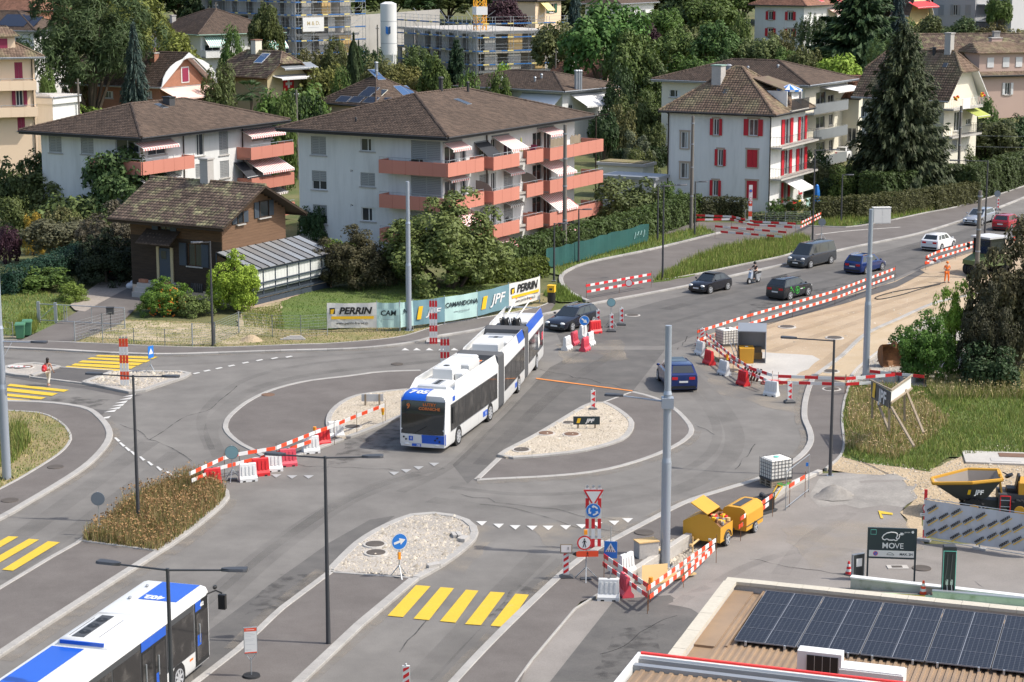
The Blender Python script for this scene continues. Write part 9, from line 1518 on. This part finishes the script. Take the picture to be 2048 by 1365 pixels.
p=B(503,1358);r=empty('timetable_stand',p,radians(12),'white timetable board with orange header on a weighted foot at the bottom left','notice stand');q=M();q.cyl((0,0,.0),(0,0,.16),.36,.3,'rubber',18);q.build('foot',r,smooth=40);q=M();q.cyl((0,0,.15),(0,0,.8),.02,.02,'galv',6);[q.cyl((0,0,.7),(s_,0,.95),.015,.015,'galv',5) for s_ in (-.2,.2)];q.build('post',r);q=M();q.bx(-.24,.24,-.02,.02,.95,1.95,'galv');o=q.build('board',r);q=M();q.bx(-.22,.22,-.028,-.022,.98,1.92,'white');q.bx(-.22,.22,-.032,-.0285,1.8,1.92,'red_orange');q.bx(-.22,.22,-.032,-.0285,.98,1.02,'red_orange');q.build('page',o);q=M();[q.bx(-.18,-.18+w_,-.031,-.029,z_,z_+.012,'net_grey') for z_,w_ in ((1.72,.3),(1.66,.34),(1.6,.2),(1.5,.32),(1.44,.28),(1.3,.34),(1.1,.2))];q.bx(-.16,.14,-.034,-.0325,1.85,1.865,'stripe_white');q.build('small_print',o)
p=B(1571,1022);e=B(1617,985);d=e-p;r=empty('tube_fence',p,0,'light tubular site fence frame by the kerb before the worn concrete','fence');q=M();q.tube([V((0,0,0)),V((0,0,1.9)),d+V((0,0,1.9)),d,d+V((0,0,.15)),V((0,0,.15))],.022,'galv',6);q.build('frame',r);q=M();q.bx(d.x*.9-.06,d.x*.9+.06,d.y*.9-.03,d.y*.9-.01,1.6,1.78,'blue_sign');q.build('tag_plate',r)
p=B(2015,920);q=M();q.bx(-2.2,3,-1.2,1.2,0,.12,'concrete_pale');q.bx(-.9,.6,-.9,-.2,.121,.14,'concrete');q.bx(-.4,2.5,.1,.9,.121,.14,'manhole_rust');o=q.build('concrete_chamber',None,loc=p);o.rotation_euler=(0,0,radians(-8));tag(o,'flat pale concrete chamber cover with hatches behind the dumper','chamber cover')
p=B(585,680);q=M();[q.bx(-.8+.2*k,.9-.1*k,-.25+.1*k,-.05+.1*k,.04*k,.1+.05*k,'concrete') for k in range(4)];tag(q.build('slab_pile',None,loc=p),'few grey kerb slabs dumped by the fence','slabs')
for u,v,lb in ((918,1078,'grey kerb blocks nearest the rounded tip of the splitter gravel island'),(930,1086,'grey kerb blocks against the right kerb of the splitter gravel island'),(868,1140,'grey kerb blocks near the yellow crossing corner of the splitter gravel island')):p=B(u,v);q=M();q.bx(-.3,.3,-.1,.1,.1,.26,'concrete');q.bx(-.2,.35,.12,.3,.1,.24,'concrete');o=q.build('kerb_stone',None,loc=p);o.rotation_euler=(0,0,random.uniform(0,2));tag(o,lb,'kerb block','loose kerb blocks')
# ---------------------------------------------------------------- people
def skin(name,joints,bones,m,par=None,root=0,sub=1):
 me=bpy.data.meshes.new(name);me.from_pydata([j[:3] for j in joints],bones,[]);o=bpy.data.objects.new(name,me);COL.objects.link(o);o.parent=par
 md=o.modifiers.new('skin','SKIN');md.use_smooth_shade=True
 if not me.skin_vertices:me.attributes.new if False else None
 lay=me.skin_vertices[0] if me.skin_vertices else None
 if lay is None:
  bpy.context.view_layer.objects.active=o;bpy.ops.mesh.customdata_skin_add();lay=me.skin_vertices[0]
 for i,j in enumerate(joints):r=j[3];lay.data[i].radius=r if hasattr(r,'__len__') else (r,r);lay.data[i].use_root=i==root
 if sub:s=o.modifiers.new('sub','SUBSURF');s.levels=sub;s.render_levels=sub
 me.materials.append(MATS[m]);return o
def person(label,loc,head,J,skinm,top,bottom,hairm,shoes='darkgrey',helmet=None,long_sleeve=False,arms_bare=True,hair_long=False,category='person',shorts=False,zoff=0):
 """J: joint places in metres, +y is the way the person faces"""
 r=empty('person',loc,radians(head),label,category);pel,ch,nk=V(J['pelvis']),V(J['chest']),V(J['neck']);hd=V(J['head']);js=[];bs=[]
 def add(p,rad,par=None):
  js.append((*p,rad));k=len(js)-1
  if par is not None:bs.append((par,k))
  return k
 a=add(pel,(.13,.10));b=add(pel.lerp(ch,.5),(.115,.09),a);c=add(ch,(.15,.1),b);d=add(nk,.05,c)
 hands=[]
 for s,S_ in ((-1,'L'),(1,'R')):
  hp=add(pel+V((s*.09,0,-.05)),.085,a);kn=add(J['knee'+S_],.058,hp);an=add(J['ankle'+S_],.038,kn);add(V(J['ankle'+S_])+V((0,.14,-.05)),.035,an)
  sh=add(ch+V((s*.17,0,.06)),.055,c);el=add(J['elbow'+S_],.038,sh);wr=add(J['wrist'+S_],.027,el);hands.append((V(J['elbow'+S_]),V(J['wrist'+S_])))
 body=skin('body',js,bs,skinm,r)
 q=M();q.ball(hd,(.078,.098,.115),skinm,12,9);q.ball(hd+V((0,.1,-.01)),(.014,.02,.02),skinm,6,5);[q.ball(hd+V((s*.08,0,-.01)),(.012,.02,.03),skinm,6,5) for s in (-1,1)];h_=q.build('head',r,smooth=60);q=M();[q.ball(hd+V((s*.03,.088,.015)),.011,'black',6,5) for s in (-1,1)];q.bx(hd.x-.025,hd.x+.025,hd.y+.085,hd.y+.096,hd.z-.058,hd.z-.048,'pinkred');q.build('face',h_)
 if helmet:q=M();q.ball(hd+V((0,-.005,.035)),(.12,.14,.125) if helmet=='black' else (.115,.14,.10),helmet,14,9);q.build('helmet',r,smooth=60)
 else:q=M();q.ball(hd+V((0,-.02,.025)),(.098,.108,.115),hairm,12,9);(q.ball(hd+V((0,-.06,-.1)),(.09,.06,.14),hairm,10,8) if hair_long else None);q.build('hair',r,smooth=60)
 for (e,w_),s in zip(hands,(-1,1)):
  d_=(w_-e).normalized();n=d_.cross(V((0,1,0.2))).normalized();fj=[(*w_,.026),(*(w_+d_*.06),(.034,.016))];fb=[(0,1)]
  for k in range(4):t=(k-1.5)*.018;L=(.07,.08,.075,.058)[k];p1=w_+d_*.09+n*t;p2=p1+d_*L*.55+V((0,.012,0));fj+=[(*p1,.0095),(*p2,.0085),(*(p2+d_*L*.45+V((0,.02,0))),.007)];b_=len(fj)-3;fb+=[(1,b_),(b_,b_+1),(b_+1,b_+2)]
  fj+=[(*(w_+d_*.04+n*.04),.011),(*(w_+d_*.075+n*.052+V((0,.02,0))),.009)];fb+=[(0,len(fj)-2),(len(fj)-2,len(fj)-1)];skin('hand',fj,fb,skinm,r,0,1)
 g=.014
 tj=[(*(pel+V((0,0,.02))),(.145,.118)),(*pel.lerp(ch,.5),(.13,.105)),(*ch,(.168,.116)),(*(nk-V((0,0,.06))),.07)];tb=[(0,1),(1,2),(2,3)]
 for s,S_ in ((-1,'L'),(1,'R')):
  sh=ch+V((s*.17,0,.06));el=V(J['elbow'+S_])
  if not (arms_bare and top.startswith('cloth_w')):
   tj.append((*sh,.068));tb.append((2,len(tj)-1));tj.append((*(sh.lerp(el,1 if long_sleeve else .6)),.05));tb.append((len(tj)-2,len(tj)-1))
   if long_sleeve:tj.append((*(el.lerp(V(J['wrist'+S_]),.9)),.04));tb.append((len(tj)-2,len(tj)-1))
 skin('shirt',tj,tb,top,r)
 bj=[(*pel,(.15,.122))];bb=[]
 for s,S_ in ((-1,'L'),(1,'R')):
  bj.append((*(pel+V((s*.095,0,-.07))),.1));bb.append((0,len(bj)-1));bj.append((*J['knee'+S_],.076));bb.append((len(bj)-2,len(bj)-1));k=V(J['knee'+S_]).lerp(V(J['ankle'+S_]),.88);bj.append((*k,.064));bb.append((len(bj)-2,len(bj)-1))
 skin('trousers',bj,bb,bottom,r)
 for s,S_ in ((-1,'L'),(1,'R')):p=V(J['ankle'+S_]);q=M();q.loft([[(p.x-.045,p.y-.07,p.z-.075),(p.x+.045,p.y-.07,p.z-.075),(p.x+.045,p.y-.06,p.z+.01),(p.x-.045,p.y-.06,p.z+.01)],[(p.x-.05,p.y+.1,p.z-.075),(p.x+.05,p.y+.1,p.z-.075),(p.x+.045,p.y+.08,p.z-.01),(p.x-.045,p.y+.08,p.z-.01)],[(p.x-.035,p.y+.2,p.z-.075),(p.x+.035,p.y+.2,p.z-.075),(p.x+.03,p.y+.19,p.z-.04),(p.x-.03,p.y+.19,p.z-.04)]],shoes);q.build('shoe',r)
 return r
ST_=dict(pelvis=(0,0,.92),chest=(0,.01,1.3),neck=(0,.01,1.46),head=(0,.03,1.6),kneeL=(-.1,.03,.49),ankleL=(-.1,-.0,.08),kneeR=(.1,.03,.49),ankleR=(.1,0,.08),elbowL=(-.26,-.02,1.12),wristL=(-.27,.08,.88),elbowR=(.26,-.02,1.12),wristR=(.27,.08,.88))
p=B(97,772);J=dict(ST_);J.update(kneeL=(-.08,.16,.5),ankleL=(-.07,.12,.08),kneeR=(.08,-.02,.48),ankleR=(.08,-.2,.12),wristR=(.3,.1,.9),wristL=(-.22,.14,1.0))
W_=person('woman with dark hair in white top and cream trousers crossing by the refuge',(p.x,p.y,p.z),-12,J,'skin','cloth_white','cloth_cream','hair','skin_light',hair_long=True)
m=Mx.Translation((p.x,p.y,p.z))@Mx.Rotation(radians(-12),4,'Z');q=M();q.ball((-.14,-.2,1.1),(.16,.13,.22),'red',12,9);q.ball((-.14,-.31,1.02),(.12,.06,.11),'pinkred',10,7);q.tube([(-.14,-.08,1.3),(-.16,.1,1.36),(-.16,.13,1.1),(-.16,-.08,.95)],.02,'red',6);bk=q.build('rucksack',None,smooth=60);bk.matrix_world=m;tag(bk,'bright red rucksack hanging from the left shoulder of the woman in white','rucksack')
p=B(1893,566);J=dict(ST_);J.update(wristL=(-.08,.28,1.08),wristR=(.06,.3,1.1),elbowL=(-.28,.02,1.1),elbowR=(.28,.02,1.1),kneeL=(-.14,.04,.49),ankleL=(-.17,-.02,.08),kneeR=(.13,.03,.49),ankleR=(.16,.0,.08))
person('worker in orange high visibility clothes and orange helmet standing on the sand',(p.x,p.y,p.z),190,J,'skin','hivis','hivis','hair','darkgrey',helmet='orange');m=Mx.Translation((p.x,p.y,p.z))@Mx.Rotation(radians(190),4,'Z')
J=dict(pelvis=(0,-.35,.92),chest=(0,-.22,1.28),neck=(0,-.18,1.44),head=(0,-.14,1.58),kneeL=(-.16,.12,.82),ankleL=(-.15,.12,.4),kneeR=(.16,.12,.82),ankleR=(.15,.12,.4),elbowL=(-.3,.0,1.12),wristL=(-.3,.22,1.1),elbowR=(.3,.0,1.12),wristR=(.3,.22,1.1))
s_=SCO.location;person('scooter rider in black shirt and dark helmet with bare forearms',(s_.x,s_.y,s_.z),229-90,J,'skin_light','black','darkgrey','hair','black',helmet='black')
p=RO.location;J2=dict(pelvis=(0,-.3,1.9),chest=(0,-.22,2.25),neck=(0,-.2,2.41),head=(0,-.18,2.55),kneeL=(-.15,.15,1.9),ankleL=(-.15,.2,1.8),kneeR=(.15,.15,1.9),ankleR=(.15,.2,1.8),elbowL=(-.28,0,2.05),wristL=(-.15,.2,2.1),elbowR=(.28,0,2.05),wristR=(.15,.2,2.1))
